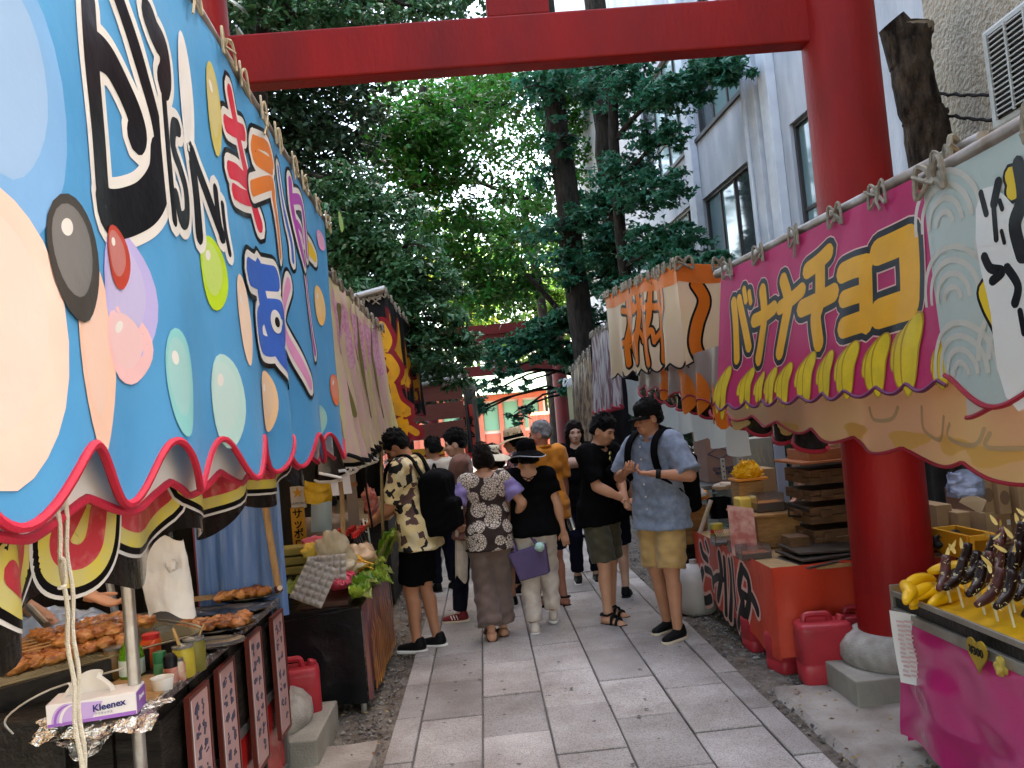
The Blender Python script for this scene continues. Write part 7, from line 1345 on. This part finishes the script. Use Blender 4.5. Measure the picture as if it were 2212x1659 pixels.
def hair(A, mat, style='short', seed=1):
    s, hp, R3 = A['s'], A['hp'], A['R3h']; B = SDF(); e = lambda c, r, **k_: B.ell(hp(*c), tuple(q*s for q in r), rot=R3, **k_); n = lambda x, y, z: R3 @ np.array((x,y,z)); pl = []
    if style in ('short','grey'):
        o = .005 if style == 'grey' else .009
        e((0,-.016,.145), (.076+o,.096+o,.092+o), k=.02); e((0,.03,.20), (.062,.06,.04), k=.03); B.cap(hp(-.058,-.06,.09), hp(.058,-.06,.09), .034*s, k=.03)
        if style == 'grey': B.p.pop(1)
        e((0,.155,.085), (.115,.11,.085), op='s', k=.012)
        for sx in (-1,1): e((sx*.078,.012,.088), (.02,.03,.036), op='s', k=.01)
        pl = [(hp(0,0,.050 if style == 'short' else .07), n(0,.25,-1))]
    elif style == 'bob':
        e((0,-.018,.14), (.087,.104,.104), k=.02); B.cap(hp(-.05,-.05,.07), hp(.05,-.05,.07), .05*s, k=.04); e((0,.16,.09), (.11,.11,.10), op='s', k=.012); pl = [(hp(0,0,.035), n(0,.35,-1))]
    elif style == 'long':
        e((0,-.014,.145), (.088,.106,.102), k=.02)
        for sx in (-1,1): B.cap(hp(sx*.07,.0,.12), hp(sx*.078,.02,-.06), .034*s, .026*s, k=.03); B.cap(hp(sx*.05,.05,.205), hp(sx*.085,.04,.10), .022*s, .018*s, k=.02)
        B.cap(hp(0,-.06,.1), hp(0,-.05,-.06), .06*s, .05*s, k=.04); e((0,.15,.08), (.068,.105,.10), op='s', k=.012)
    elif style == 'curly':
        e((0,-.015,.12), (.098,.108,.11), k=.02); B.cap(hp(-.07,-.02,.05), hp(.07,-.02,.05), .06*s, k=.04); e((0,.16,.09), (.10,.10,.10), op='s', k=.012)
    V, F = B.mesh(.0075, planes=pl); 
    amp = .010 if style == 'curly' else .006; rgx = np.random.default_rng(seed); ph = rgx.random(6)*6; x, y, z = (V/s).T
    w_ = np.sin(x*95+ph[0]+3*np.sin(z*40+ph[3]))*np.sin(y*85+ph[1]+2*np.sin(x*50))+.7*np.sin(z*110+x*60+ph[2]); V = V+((V-hp(0,-.01,.12))/np.linalg.norm(V-hp(0,-.01,.12),axis=1)[:,None])*(amp*s*.6*w_)[:,None]
    o = pobj('hair', V, F, mat, A['root'])
    if style in ('short','bob','curly'):                       # loose tufts
        g = G(); rd = random.Random(seed)
        for k in range(110):
            th = rd.random()*6.28; ph_ = rd.uniform(.0,1.25); d = Vector((math.sin(ph_)*math.cos(th), math.sin(ph_)*math.sin(th), math.cos(ph_)))
            if d.y > .45 and d.z < .6: continue
            p = Vector((d.x*.086, -.016+d.y*.104, .145+d.z*.104)); q = p+Vector((rd.uniform(-1,1)*.02, rd.uniform(-.5,1)*.02, rd.uniform(-.6,.2)*.02))+d*.012; g.tube([Vector(hp(*p)), Vector(hp(*(p.lerp(q,.5)+d*.006))), Vector(hp(*q))], [.006*s,.005*s,.001*s], 4)
        q = mesh_obj('tufts', g.v, g.f, mat, o, local=True); q['kind'] = 'stuff'
def hat(A, mat, band=None, kind='brim', tilt=0, edge=None):
    s, HM = A['s'], A['HM']; g = G(); T = HM @ Matrix.Rotation(R(tilt),4,'X')
    def lath(prof, nseg=32, wav=0):
        V = []; k = len(prof)
        for r_, z in prof:
            for j in range(nseg): th = 2*math.pi*j/nseg; V.append(T @ Vector((r_*math.cos(th)*.92*s, (-.012+r_*math.sin(th)*1.08)*s, (z+(wav*(r_-.1)*math.sin(2*th+1) if r_ > .11 else 0))*s)))
        return V, [(i*nseg+j, i*nseg+(j+1)%nseg, (i+1)*nseg+(j+1)%nseg, (i+1)*nseg+j) for i in range(k-1) for j in range(nseg)]
    if kind == 'cap':
        g.add(*lath([(.097,.125),(.099,.15),(.095,.19),(.075,.23),(.04,.25),(.004,.256)])); o = mesh_obj('cap', g.v, g.f, mat, A['root'], local=True, sharp=0)
        g = G(); nb = 18; V = []
        for L_, zz in ((0,0),(0,-.008)):
            for v in range(7):
                for u in range(nb+1): th = math.pi*(u/nb)*.78+math.pi*.11; r_ = .095+v/6*.058*math.sin(math.pi*u/nb)**.6; V.append(T @ Vector((r_*math.cos(th)*.92*s, (-.012+r_*math.sin(th)*1.08)*s, (.140-.014*v/6-.016*(2*u/nb-1)**2+zz)*s)))
        m_ = 7*(nb+1); F = [(L*m_+v*(nb+1)+u, L*m_+v*(nb+1)+u+1, L*m_+(v+1)*(nb+1)+u+1, L*m_+(v+1)*(nb+1)+u) for L in (0,1) for v in range(6) for u in range(nb)]; g.add(V, F); mesh_obj('brim', g.v, g.f, mat, o, local=True, sharp=0); return
    br, cr = {'brim': (.175,.11), 'wide': (.19,.10), 'panama': (.165,.12), 'sun': (.20,.10)}[kind]
    g.add(*lath([(.094,.135),(.098,.15),(.094,.135+cr*.6),(.086,.135+cr*.92),(.07,.135+cr),(.03,.130+cr),(.002,.125+cr)])); o = mesh_obj('hat', g.v, g.f, mat, A['root'], local=True, sharp=0)
    dr = .05 if kind in ('brim','sun','wide') else .012; g = G(); g.add(*lath([(.095,.142),(.13,.136-dr*.3),(br,.130-dr),(br+.002,.126-dr),(.13,.130-dr*.3),(.095,.136)], wav=.25)); mesh_obj('brim', g.v, g.f, mat, o, local=True, sharp=0)
    if edge: g = G(); V, F = lath([(br-.003,.134-dr),(br+.005,.130-dr),(br-.003,.125-dr)], wav=.25); g.add(V, F); mesh_obj('brim_edge', g.v, g.f, edge, o, local=True)
    if band: g = G(); g.add(*lath([(.1,.140),(.102,.145),(.1015,.172),(.099,.176)])); mesh_obj('hat_band', g.v, g.f, band, o, local=True)
def wpt(A, p): return A['root'].matrix_basis @ Vector(p)
def backpack(A, mat, label, w=.30, d=.16, h=.46, zc=.27, yoff=-.22, straps=True):
    s, up, hz = A['s'], A['up'], A['hz']; c = Vector(up(0,yoff,hz+zc)); t = thing('backpack', wpt(A, c-Vector((0,0,h/2*s))), label, 'backpack'); mb = A['root'].matrix_basis; B = SDF()
    B.rbox(c+Vector((0,.01*s,-h*.04*s)), (w*.36*s, d*.26*s, h*.36*s), .055*s, k=.04); B.cap(c+Vector((-w*.2*s,.01*s,h*.34*s)), c+Vector((w*.2*s,.01*s,h*.34*s)), .075*s, sc=(1,.8,1), k=.05); B.rbox(c+Vector((0,-d*.50*s,-h*.20*s)), (w*.27*s, d*.10*s, h*.16*s), .035*s, k=.02)
    V, F = B.mesh(.011, wr=.003, seed=5); M4 = np.array(mb); V2 = V @ M4[:3,:3].T+M4[:3,3]; mesh_obj('bag', V2, F, mat, t, sharp=0); g = G(); g.tube(catmull([mb @ (c+Vector(((w*.36*q)*s, (-d*.36)*s, (h*(.40-.22*q*q))*s))) for q in (-1,-.5,0,.5,1)], 4), .0045, 5); g.build('zip', m_ac, t); g = G(); g.tube(catmull([mb @ (c+Vector((q*.04*s, .02*s, (h*.46+.05*(1-q*q))*s))) for q in (-1,-.5,0,.5,1)], 4), .009, 6); g.build('grab_handle', mat, t); g = G(); g.box(mb @ (c+Vector((.05*s,-(d*.60+.036)*s,-h*.14*s))), (.035*s,.004,.02*s), rot=mb.to_3x3()); g.build('badge', m_wf, t)
    if straps:
        for i, sx in enumerate((1,-1)):
            g = G(); so = A['sho'][i]; x = so.x*.62; z1 = so.z+.075*s; y0 = so.y
            pts = catmull([c+Vector((sx*.09*s,.08*s,h*.36*s)), Vector((x,y0-.06*s,z1-.005*s)), Vector((x,y0+.03*s,z1+.012*s)), Vector((x*1.05,y0+.125*s,z1-.06*s)), Vector((x*1.12,y0+.155*s,z1-.18*s)), Vector((x*1.35,y0+.12*s,z1-.32*s)), Vector((x*1.75,y0+.0*s,z1-.42*s)), c+Vector((sx*.13*s,.06*s,-h*.36*s))], 5)
            V = []
            for q, p in enumerate(pts):
                tdir = (pts[min(q+1,len(pts)-1)]-pts[max(q-1,0)]).normalized(); side = Vector((1,0,0)); side = (side-tdir*side.dot(tdir)).normalized(); nn = tdir.cross(side); w2 = (.028 if q < len(pts)*.7 else .012)*s
                for a_, b_ in ((-1,-1),(1,-1),(1,1),(-1,1)): V.append(mb @ (p+side*w2*a_+nn*.006*s*b_))
            g.add(V, [(q*4+j, q*4+(j+1)%4, q*4+4+(j+1)%4, q*4+4+j) for q in range(len(pts)-1) for j in range(4)]); g.build('strap', mat, t)
    return t
# ---- fabrics
def patch_shirt():
    m = M('patchwork print', (.58,.44,.22), .75, bump=.15, bs=300); t = m.node_tree; N, L = t.nodes, t.links; b = N['Principled BSDF']; tc = [n for n in N if n.type == 'TEX_COORD'][0]
    mp = N.new('ShaderNodeMapping'); mp.inputs['Scale'].default_value = (1,1.0,1.0); mp.inputs['Rotation'].default_value = (R(10),R(8),R(40)); L.new(tc.outputs['Object'], mp.inputs[0])
    v = N.new('ShaderNodeTexVoronoi'); v.distance = 'CHEBYCHEV'; v.inputs['Scale'].default_value = 17; v.inputs['Randomness'].default_value = .8; L.new(mp.outputs[0], v.inputs['Vector']); sp = N.new('ShaderNodeSeparateColor'); L.new(v.outputs['Color'], sp.inputs[0]); rp = N.new('ShaderNodeValToRGB'); rp.color_ramp.interpolation = 'CONSTANT'
    el = rp.color_ramp.elements; el[0].color = (.60,.46,.23,1); el[1].position = .5; el[1].color = (.085,.042,.036,1); e = el.new(.68); e.color = (.008,.007,.008,1); e = el.new(.82); e.color = (.62,.52,.32,1); L.new(sp.outputs[0], rp.inputs[0]); L.new(rp.outputs[0], b.inputs['Base Color']); return m
def flower_print(name, ground, petal, scale=8.5, rad=.56):
    m = M(name, ground, .7); t = m.node_tree; N, L = t.nodes, t.links; b = N['Principled BSDF']; tc = [n for n in N if n.type == 'TEX_COORD'][0]; v = N.new('ShaderNodeTexVoronoi'); v.inputs['Scale'].default_value = scale; v.inputs['Randomness'].default_value = .55; L.new(tc.outputs['Object'], v.inputs['Vector'])
    w_ = N.new('ShaderNodeTexVoronoi'); w_.feature = 'DISTANCE_TO_EDGE'; w_.inputs['Scale'].default_value = scale*6.5; L.new(tc.outputs['Object'], w_.inputs['Vector'])
    r1 = N.new('ShaderNodeValToRGB'); r1.color_ramp.interpolation = 'CONSTANT'; r1.color_ramp.elements[0].color = (1,1,1,1); r1.color_ramp.elements[1].position = rad; r1.color_ramp.elements[1].color = (0,0,0,1); L.new(v.outputs['Distance'], r1.inputs[0])
    r2 = N.new('ShaderNodeValToRGB'); r2.color_ramp.elements[0].position = .05; r2.color_ramp.elements[1].position = .12; L.new(w_.outputs['Distance'], r2.inputs[0]); mu = N.new('ShaderNodeMixRGB'); mu.blend_type = 'MULTIPLY'; mu.inputs[0].default_value = 1; L.new(r1.outputs[0], mu.inputs[1]); L.new(r2.outputs[0], mu.inputs[2]); mx = N.new('ShaderNodeMixRGB'); mx.inputs[1].default_value = (*ground,1); mx.inputs[2].default_value = (*petal,1); L.new(mu.outputs[0], mx.inputs[0]); L.new(mx.outputs[0], b.inputs['Base Color']); return m
def fab(n, c, c2=None, r=.8, ns=14): dk = max(c) < .05; return M(n, c, .9 if dk else r, c2 or tuple(q*.78 for q in c), ns=ns, bump=.25, bs=240, sheen=0 if dk else .15, spec=.12 if dk else .3)
f_blk = fab('black jersey', (.006,.006,.007)); f_blk2 = fab('black nylon', (.005,.005,.006), r=.5); f_navy = fab('navy cotton', (.015,.018,.035)); f_lil = fab('lilac chiffon', (.24,.18,.42), r=.5); f_taupe = fab('taupe trousers', (.16,.105,.085)); f_wht = fab('off white cotton', (.66,.56,.47)); f_org = fab('orange polo cotton', (.66,.22,.012)); f_olv = fab('dark olive cotton', (.060,.052,.026)); f_kha = fab('khaki cotton', (.48,.29,.105)); f_cham = fab('blue chambray', (.21,.25,.32), (.14,.175,.235), ns=26); f_jkt = fab('brown jacket', (.17,.070,.045)); f_crm = fab('cream cloth', (.62,.54,.42)); f_straw = M('natural straw', (.62,.46,.28), .8, (.5,.36,.2), ns=60, bump=.4, bs=150); f_cream2 = M('cream straw', (.66,.60,.44), .8, (.58,.52,.38), ns=40, bump=.3, bs=120); f_bge = fab('grey beige cotton', (.24,.19,.16)); f_cap = fab('black cap cotton', (.014,.012,.011)); m_leath = M('brown leather', (.10,.045,.03), .5); m_mar = M('maroon suede', (.18,.012,.018), .7); f_pat = patch_shirt(); f_flo = flower_print('peony print', (.035,.022,.02), (.60,.50,.42)); f_flo2 = flower_print('pink floral print', (.02,.018,.022), (.52,.24,.22), 13, .5)
# P1: man in patterned shirt at the left stall
A = person('man in beige and brown patchwork shirt and black shorts standing at the left stall', (-.54,6.22), 74, 1.65, 'b', lean=5, pitch=38, yaw=8, wr=((.10,.34,1.00),(-.12,.33,1.0)), pole=((.6,-1,-.6),(-.6,-1,-.6)), feet=((.07,-.05,0,0),(.07,.06,0,0)), grip=(.8,.8))
shirt(A, f_pat, sleeve=.95, hem=-.13, off=.022, loose=.022, flare=.016, seed=3, wr=.005); collar(A, f_pat, .07); trousers(A, f_blk, 'shorts', .93, .108, .098, waist=.06); hair(A, H_BLK, 'short', 3)
for i in (0,1): shoe(A, i, m_blksh, m_sole)
backpack(A, f_blk2, 'black backpack on the back of the man in the patchwork shirt', .30, .20, .50, zc=.22, yoff=-.21)
# P2: man in brown jacket
A = person('man with swept black hair and brown jacket seen in profile, facing left', (-.20,7.05), 86, 1.59, 'c', lean=2, pitch=10, wr=((.06,.30,1.02),(-.10,.30,1.05)), pole=((.6,-1,-.6),(-.6,-1,-.6)), feet=((.10,-.20,0,0),(.10,.12,0,0)), grip=(.9,.9))
shirt(A, f_crm, 'undershirt', sleeve=0, hem=.0, off=.010); shirt(A, f_jkt, 'jacket', sleeve=1.55, hem=-.16, off=.024, loose=.015, vneck=((0,.13,.50),(0,.16,.05),.055,.04), seed=5, wr=.005); trousers(A, f_navy, to=1.95, waist=.05); hair(A, H_BLK, 'short', 8)
for i in (0,1): shoe(A, i, m_mar, M('cream sole', (.60,.48,.34), .5), stripe=m_sole)
# P3: woman with floral top and lilac sleeves
A = person('woman with short dark hair, flower print top with lilac sleeves and taupe trousers, from behind', (-.02,6.33), 8, 1.46, 'a', pitch=6, yaw=8, wr=((.26,.13,.98),(-.24,.16,1.0)), pole=((.8,-.7,-.4),(-.8,-.7,-.4)), feet=((.055,.05,0,0),(.07,-.12,.02,0)), sh=.165, fem=True, build=.97, grip=(.9,.8))
shirt(A, f_flo, 'top', sleeve=.25, hem=-.12, off=.016, loose=.012, nz=.545, nr=.10, seed=7); trousers(A, f_taupe, to=1.9, r0=.110, r1=.098, r2=.112, waist=.04, wr=.006); hair(A, H_BRN, 'bob', 5)
B = None
for i, sx in enumerate((1,-1)):
    q = SDF(); a, b = A['sho'][i], A['elb'][i]; d = (b-a).normalized(); q.cap(a-d*.01, a.lerp(b,.72), .058*A['s'], .098*A['s'], k=.01, cut=(tuple(a.lerp(b,.70)), tuple(d))); V, F = q.mesh(.009, wr=.006, seed=3); pobj('sleeve', V, F, f_lil, A['root'])
for i in (0,1): shoe(A, i, m_leath, m_leath, kind='mule', skinm=SK['a'], pitch=-18 if i else 8)
hb = wpt(A, A['wri'][0]+Vector((.02,.0,-.02))); ang = R(8); t = thing('handbag', hb-Vector((0,0,.42)), 'purple handbag with a mint pompom hanging from the woman\'s forearm', 'handbag'); m_pur = M('matt purple leather', (.10,.065,.145), .6, (.075,.05,.12), ns=6, bump=.15, bs=120); mm = Matrix.Rotation(R(-14),3,'Z') @ Matrix.Rotation(R(-12),3,'Y'); c = hb+Vector((.07,-.20,-.27)); g = G()
g.hexa([c+mm @ Vector(v) for v in ((-.115,-.045,-.11),(.115,-.045,-.11),(.115,.045,-.11),(-.115,.045,-.11),(-.15,-.03,.11),(.15,-.03,.11),(.15,.03,.11),(-.15,.03,.11))]); g.build('bag', m_pur, t, bevel=.012)
for sy in (-1,1): g = G(); g.tube(catmull([c+mm @ Vector((-.09,.03*sy,.10)), hb+Vector((-.045,-.05+.015*sy,-.03)), hb+Vector((0,-.02+.015*sy,.03)), hb+Vector((.05,-.06+.015*sy,-.03)), c+mm @ Vector((.09,.03*sy,.10))], 6), .008, 6); g.build('handle', m_pur, t)
g = G(); pc = c+mm @ Vector((.11,-.06,.10)); g.ell(pc, (.035,.035,.032), 16, 10, jit=.4, fr=8); g.build('pompom', M('mint wool', (.30,.52,.48), .9, (.42,.6,.5), ns=40), t, sharp=0)
# P4: woman in black top and white trousers
A = person('woman in black hat, black lattice back top and white trousers, from behind', (.33,6.42), -6, 1.45, 'a', pitch=12, yaw=24, wr=((.27,.03,.80),(-.20,.22,.92)), pole=((.8,-.9,0),(-.8,-.9,0)), feet=((.09,.16,.045,0),(.07,-.09,0,0)), sh=.172, fem=True, build=1.03)
shirt(A, f_blk, 'top', sleeve=.62, hem=-.04, off=.015, loose=.02, flare=.014, nz=.55, nr=.085, vneck=((0,-.12,.54),(0,-.135,.36),.085,.008), seed=9); trousers(A, f_wht, to=1.94, r0=.108, r1=.088, r2=.072, waist=.03, wr=.006); hair(A, H_BLK, 'bob', 9)
s = A['s']; g = G()
for q in range(3):
    z = .50-.055*q; x = .056-.016*q
    for sx in (-1,1): g.tube([Vector(A['up'](sx*x*1.15,-.098,A['hz']+z)), Vector(A['up'](0,-.106,A['hz']+z-.025)), Vector(A['up'](-sx*x*.85,-.104,A['hz']+z-.05))], .0045*s, 6)
mesh_obj('lattice_straps', g.v, g.f, f_blk, A['root'], local=True)['kind'] = 'stuff'
hat(A, f_blk2, None, 'brim', tilt=4, edge=M('grey trim', (.32,.34,.37), .6)); shoe(A, 0, f_wht, m_sole, pitch=-26); shoe(A, 1, f_wht, m_sole)
# P5: older man in orange polo
A = person('grey haired man in orange polo shirt and navy shorts walking away', (.50,7.15), 32, 1.60, 'd', pitch=4, yaw=42, wr=((.25,.06,.80),(-.22,.12,.9)), feet=((.10,.02,0,0),(.10,.16,0,0)), build=1.06, grip=(.8,.6))
shirt(A, f_org, 'polo_shirt', sleeve=.82, hem=-.10, off=.018, loose=.02, flare=.012, seed=11, wr=.005); collar(A, f_org, .072, th=.014); trousers(A, f_navy, 'shorts', .9, .105, .095, waist=.06); hair(A, H_GRY, 'grey', 4)
for i in (0,1): shoe(A, i, m_blksh, m_blksh, kind='sandal', skinm=SK['d'])
g = G(); g.tube([Vector(A['hp'](.079,-.005,.118)), Vector(A['hp'](.079,.085,.118))], .003, 5); mesh_obj('glasses_arm', g.v, g.f, m_eye, A['root'], local=True)
g = G(); w_ = A['wri'][0]; d = (A['elb'][0]-w_).normalized(); g.tube([w_+d*.03, w_+d*.055], .031, 14); mesh_obj('wristwatch', g.v, g.f, m_ac, A['root'], local=True)
hb = wpt(A, A['hand'][0]); bt_ = thing('water_bottle', hb-Vector((0,0,.12)), 'clear water bottle held by the man in the orange polo', 'bottle'); g = G(); g.lathe([(.028,-.12),(.031,-.11),(.031,.03),(.013,.065),(.012,.085)], hb+Vector((.02,-.02,0)), 16, axis=(-.25,0,1)); g.build('body', m_clear, bt_)
g = G(); g.lathe([(.014,.082),(.014,.10)], hb+Vector((.02,-.02,0)), 12, axis=(-.25,0,1)); g.build('cap', M('pale blue cap', (.35,.5,.62), .4), bt_)
# P6: woman with long dark hair facing the camera
A = person('woman with long dark hair facing the camera between the two groups', (.89,8.1), 176, 1.57, 'c', pitch=6, yaw=10, wr=((.2,.1,.85),(-.2,.1,.85)), sh=.165, fem=True); shirt(A, f_blk, 'top', sleeve=.7, hem=-.10, loose=.01, seed=13); trousers(A, f_navy, to=1.9, waist=.04); hair(A, H_BRN, 'long', 6)
for i in (0,1): shoe(A, i, m_blksh)
# P7: man in black T-shirt and olive shorts
A = person('man in black shirt and dark olive shorts looking down at his hands', (.86,6.50), -136, 1.61, 'a', lean=6, pitch=24, yaw=14, wr=((.03,.30,1.0),(.07,.33,.99)), pole=((.9,-.8,-.5),(-.9,-.8,-.5)), feet=((.10,.06,0,0),(.13,-.08,0,0)), build=1.05, grip=(.9,.9))
shirt(A, f_blk, 'polo_shirt', sleeve=.85, hem=-.10, off=.018, loose=.018, flare=.012, seed=15, wr=.004); collar(A, f_blk, .072, th=.013); trousers(A, f_olv, 'shorts', .95, .108, .10, waist=.06, wr=.006); hair(A, H_BLK, 'short', 12)
for i in (0,1): shoe(A, i, m_blksh, m_blksh, kind='sandal', skinm=SK['a'])
s, up, hz = A['s'], A['up'], A['hz']; g = G(); g.tube(catmull([Vector(up(.10,-.02,hz+.57)), Vector(up(.03,.12,hz+.42)), Vector(up(-.08,.15,hz+.27)), Vector(up(-.16,.08,hz+.15))], 6), .012, 6); g.tube(catmull([Vector(up(.10,-.02,hz+.57)), Vector(up(-.02,-.13,hz+.40)), Vector(up(-.16,-.08,hz+.18))], 6), .012, 6)
t = thing('sling_bag', wpt(A, up(-.05,.19,hz+.20)), 'black sling bag across the chest of the man in the black shirt', 'bag'); g.v = [tuple(A['root'].matrix_basis @ Vector(v)) for v in g.v]; g.build('strap', f_blk2, t); q = SDF(); q.cap(up(-.13,.15,hz+.20), up(.04,.165,hz+.33), .062*s, sc=(1,.8,1), k=.02); V, F = q.mesh(.009); M4 = np.array(A['root'].matrix_basis); mesh_obj('pouch', V @ M4[:3,:3].T+M4[:3,3], F, f_blk2, t, sharp=0)
g = G()
for sx in (-1,1): g.ell(Vector(up(.03,.14,hz+.46+.02*sx)), (.014,.006,.018), 10, 6)
g.tube([Vector(up(.03,.142,hz+.48)), Vector(up(.025,.15,hz+.40))], .003, 5); sg_ = thing('sunglasses', wpt(A, up(.03,.14,hz+.42)), 'mirrored sunglasses hanging from the collar of the black shirt', 'sunglasses'); g.v = [tuple(A['root'].matrix_basis @ Vector(v)) for v in g.v]; g.build('lenses', M('gold mirror lens', (.55,.5,.2), .1, metal=.9), sg_)
hb = wpt(A, (A['hand'][0]+A['hand'][1])/2+Vector((0,.03,.02))); g = G(); g.ell(hb, (.025,.02,.014), 12, 8, jit=.5); solo('paper_scrap', g, m_tis, 'small white paper in the hands of the man in the black shirt', 'paper')
# P8: man in black cap and blue shirt
A = person('man in black cap, blue chambray shirt and khaki shorts gripping his backpack straps', (1.215,5.92), 128, 1.67, 'b', lean=1, pitch=9, yaw=-22, wr=((.12,.19,1.21),(-.13,.19,1.19)), pole=((1,-.55,-.5),(-1,-.55,-.5)), feet=((.09,-.06,0,0),(.12,.08,0,0)), build=1.05, grip=(1.2,1.2))
shirt(A, f_cham, sleeve=.92, hem=-.12, off=.02, loose=.025, flare=.02, seed=17, wr=.006); collar(A, f_cham, .074, th=.015); trousers(A, f_kha, 'shorts', .96, .110, .102, waist=.05, wr=.006); hair(A, H_BLK, 'short', 14); hat(A, f_cap, kind='cap')
for i in (0,1): shoe(A, i, m_blksh, M('cream sole', (.60,.48,.34), .5))
g = G(); w_ = A['wri'][1]; d = (A['elb'][1]-w_).normalized(); g.tube([w_+d*.02, w_+d*.055], .034, 14); mesh_obj('wristwatch', g.v, g.f, m_acd, A['root'], local=True); g = G(); up, hz = A['up'], A['hz']
for q in range(6): g.lathe([(.006,0),(.006,.003)], Vector(up(0,.142+.004*math.sin(q),hz+.48-.09*q)), 8, axis=(0,1,0))
o = mesh_obj('buttons', g.v, g.f, m_sole, A['root'], local=True); o['kind'] = 'stuff'
backpack(A, f_blk2, 'black backpack worn by the man in the black cap', .30, .18, .46, zc=.20, yoff=-.23)
A = person('person in black shirt and dark shorts half hidden behind the man in the black shirt', (1.04,7.25), -20, 1.52, 'c', pitch=6, feet=((.08,.05,0,0),(.08,-.08,0,0))); shirt(A, f_blk, sleeve=.8, hem=-.1, loose=.015, seed=33); trousers(A, f_navy, 'shorts', .9, .105, .095, waist=.05); hair(A, H_BLK, 'bob', 33)
for i in (0,1): shoe(A, i, m_blksh, m_blksh)
# P9..P12 partly hidden people
A = person('person in a natural straw hat with black band behind the woman in black', (.30,7.9), 80, 1.54, 'a', pitch=8, feet=((.1,0,0,0),(.1,.1,0,0)), fem=True, sh=.165); shirt(A, f_flo2, 'blouse', sleeve=.8, hem=-.1, loose=.01, seed=19); trousers(A, f_navy, to=1.9, waist=.04); hair(A, H_BLK, 'bob', 2); hat(A, f_straw, f_blk, 'panama')
for i in (0,1): shoe(A, i, m_blksh)
A = person('woman in a wide cream sun hat and dark floral dress, mostly hidden', (.07,7.35), 14, 1.42, 'a', pitch=4, feet=((.08,0,0,0),(.08,.08,0,0)), fem=True, sh=.16); shirt(A, f_flo2, 'dress', sleeve=.5, hem=-.42, loose=.03, seed=21); hair(A, H_BRN, 'curly', 3); hat(A, f_cream2, None, 'sun')
for i in (0,1): shoe(A, i, m_blksh)
A = person('dark haired man in a pale shirt standing behind the patchwork shirt', (-.50,8.4), 20, 1.53, 'b', pitch=14, yaw=20); shirt(A, f_crm, sleeve=.8, hem=-.1, loose=.015, seed=23); trousers(A, f_navy, to=1.95, waist=.05); hair(A, H_BLK, 'short', 21)
for i in (0,1): shoe(A, i, m_blksh, m_blksh)
A = person('dark haired person in a grey beige shirt seated inside the left food stall', (-1.28,6.75), 20, 1.66, 'b', lean=12, pitch=28, sit=.46, feet=((.12,.36,0,0),(.12,.38,0,0)), wr=((.16,.30,.66),(-.16,.30,.66)), z0=0); shirt(A, f_bge, sleeve=.9, hem=-.06, loose=.02, seed=25); trousers(A, f_navy, to=1.95, waist=.05); hair(A, H_BLK, 'short', 23)
for i in (0,1): shoe(A, i, m_blksh, m_blksh)
st_ = thing('stool', (-1.28,6.70,0), 'low dark stool under the seated person in the left food stall', 'stool'); G().lathe([(.15,0),(.16,.012),(.15,.03)], (-1.28,6.72,.33), 20).build('seat', m_blkwood, st_)
for k in range(3): a_ = k*2.1; G().tube([(-1.28+.12*math.cos(a_),6.72+.12*math.sin(a_),.33), (-1.28+.16*math.cos(a_),6.72+.16*math.sin(a_),0)], .014, 8).build('leg', m_blkwood, st_)
# vendors
hp_w = at(246,1302,3.12); vx, vy = -2.12, 3.34; rz = -84
q = Matrix.Rotation(R(-rz),3,'Z') @ (hp_w-Vector((vx,vy,0))-Vector((.10,-.05,-.04)))
A = person('stall cook in black reaching over the grate with a black wristband', (vx,vy), rz, 1.68, 'a', lean=16, pitch=26, wr=((q.x,q.y,q.z),(-.16,.28,1.0)), pole=((.5,-.6,-1),(-.6,-1,-.6)), grip=(.7,.7)); shirt(A, f_blk, sleeve=.95, hem=-.1, loose=.02, seed=27); trousers(A, f_navy, to=1.9, waist=.05); hair(A, H_BLK, 'short', 27)
g = G(); w_ = A['wri'][0]; d = (A['elb'][0]-w_).normalized(); g.tube([w_+d*.008, w_+d*.02, w_+d*.07, w_+d*.085], [.037,.041,.044,.041], 18); mesh_obj('wristband', g.v, g.f, f_blk, A['root'], local=True)
for i in (0,1): shoe(A, i, m_blksh, m_blksh)
A = person('stall keeper in navy with a white towel behind the steamers', (2.72,6.35), 96, 1.62, 'b', lean=10, pitch=24, wr=((.12,.30,.92),(-.10,.36,.86)), pole=((.6,-1,-.6),(-.6,-1,-.6))); shirt(A, f_navy, sleeve=1.3, hem=-.1, loose=.02, seed=29); trousers(A, f_navy, to=1.9, waist=.05); hair(A, H_BLK, 'short', 29)
for i in (0,1): shoe(A, i, m_blksh, m_blksh)
q = SDF(); q.cap(A['up'](-.06,.13,A['hz']+.50), A['up'](-.10,.17,A['hz']+.16), .032, .04, sc=(1,.5,1), k=.02); V, F = q.mesh(.009, wr=.004); pobj('towel', V, F, f_wht, A['root'])
# bag carried by the man in the brown jacket
bagsheet('tote_bag', 982, 1012, 1125, 1250, 6.9, 'off white tote bag hanging beside the brown jacket', f_crm, .03, 3, 0, .15)
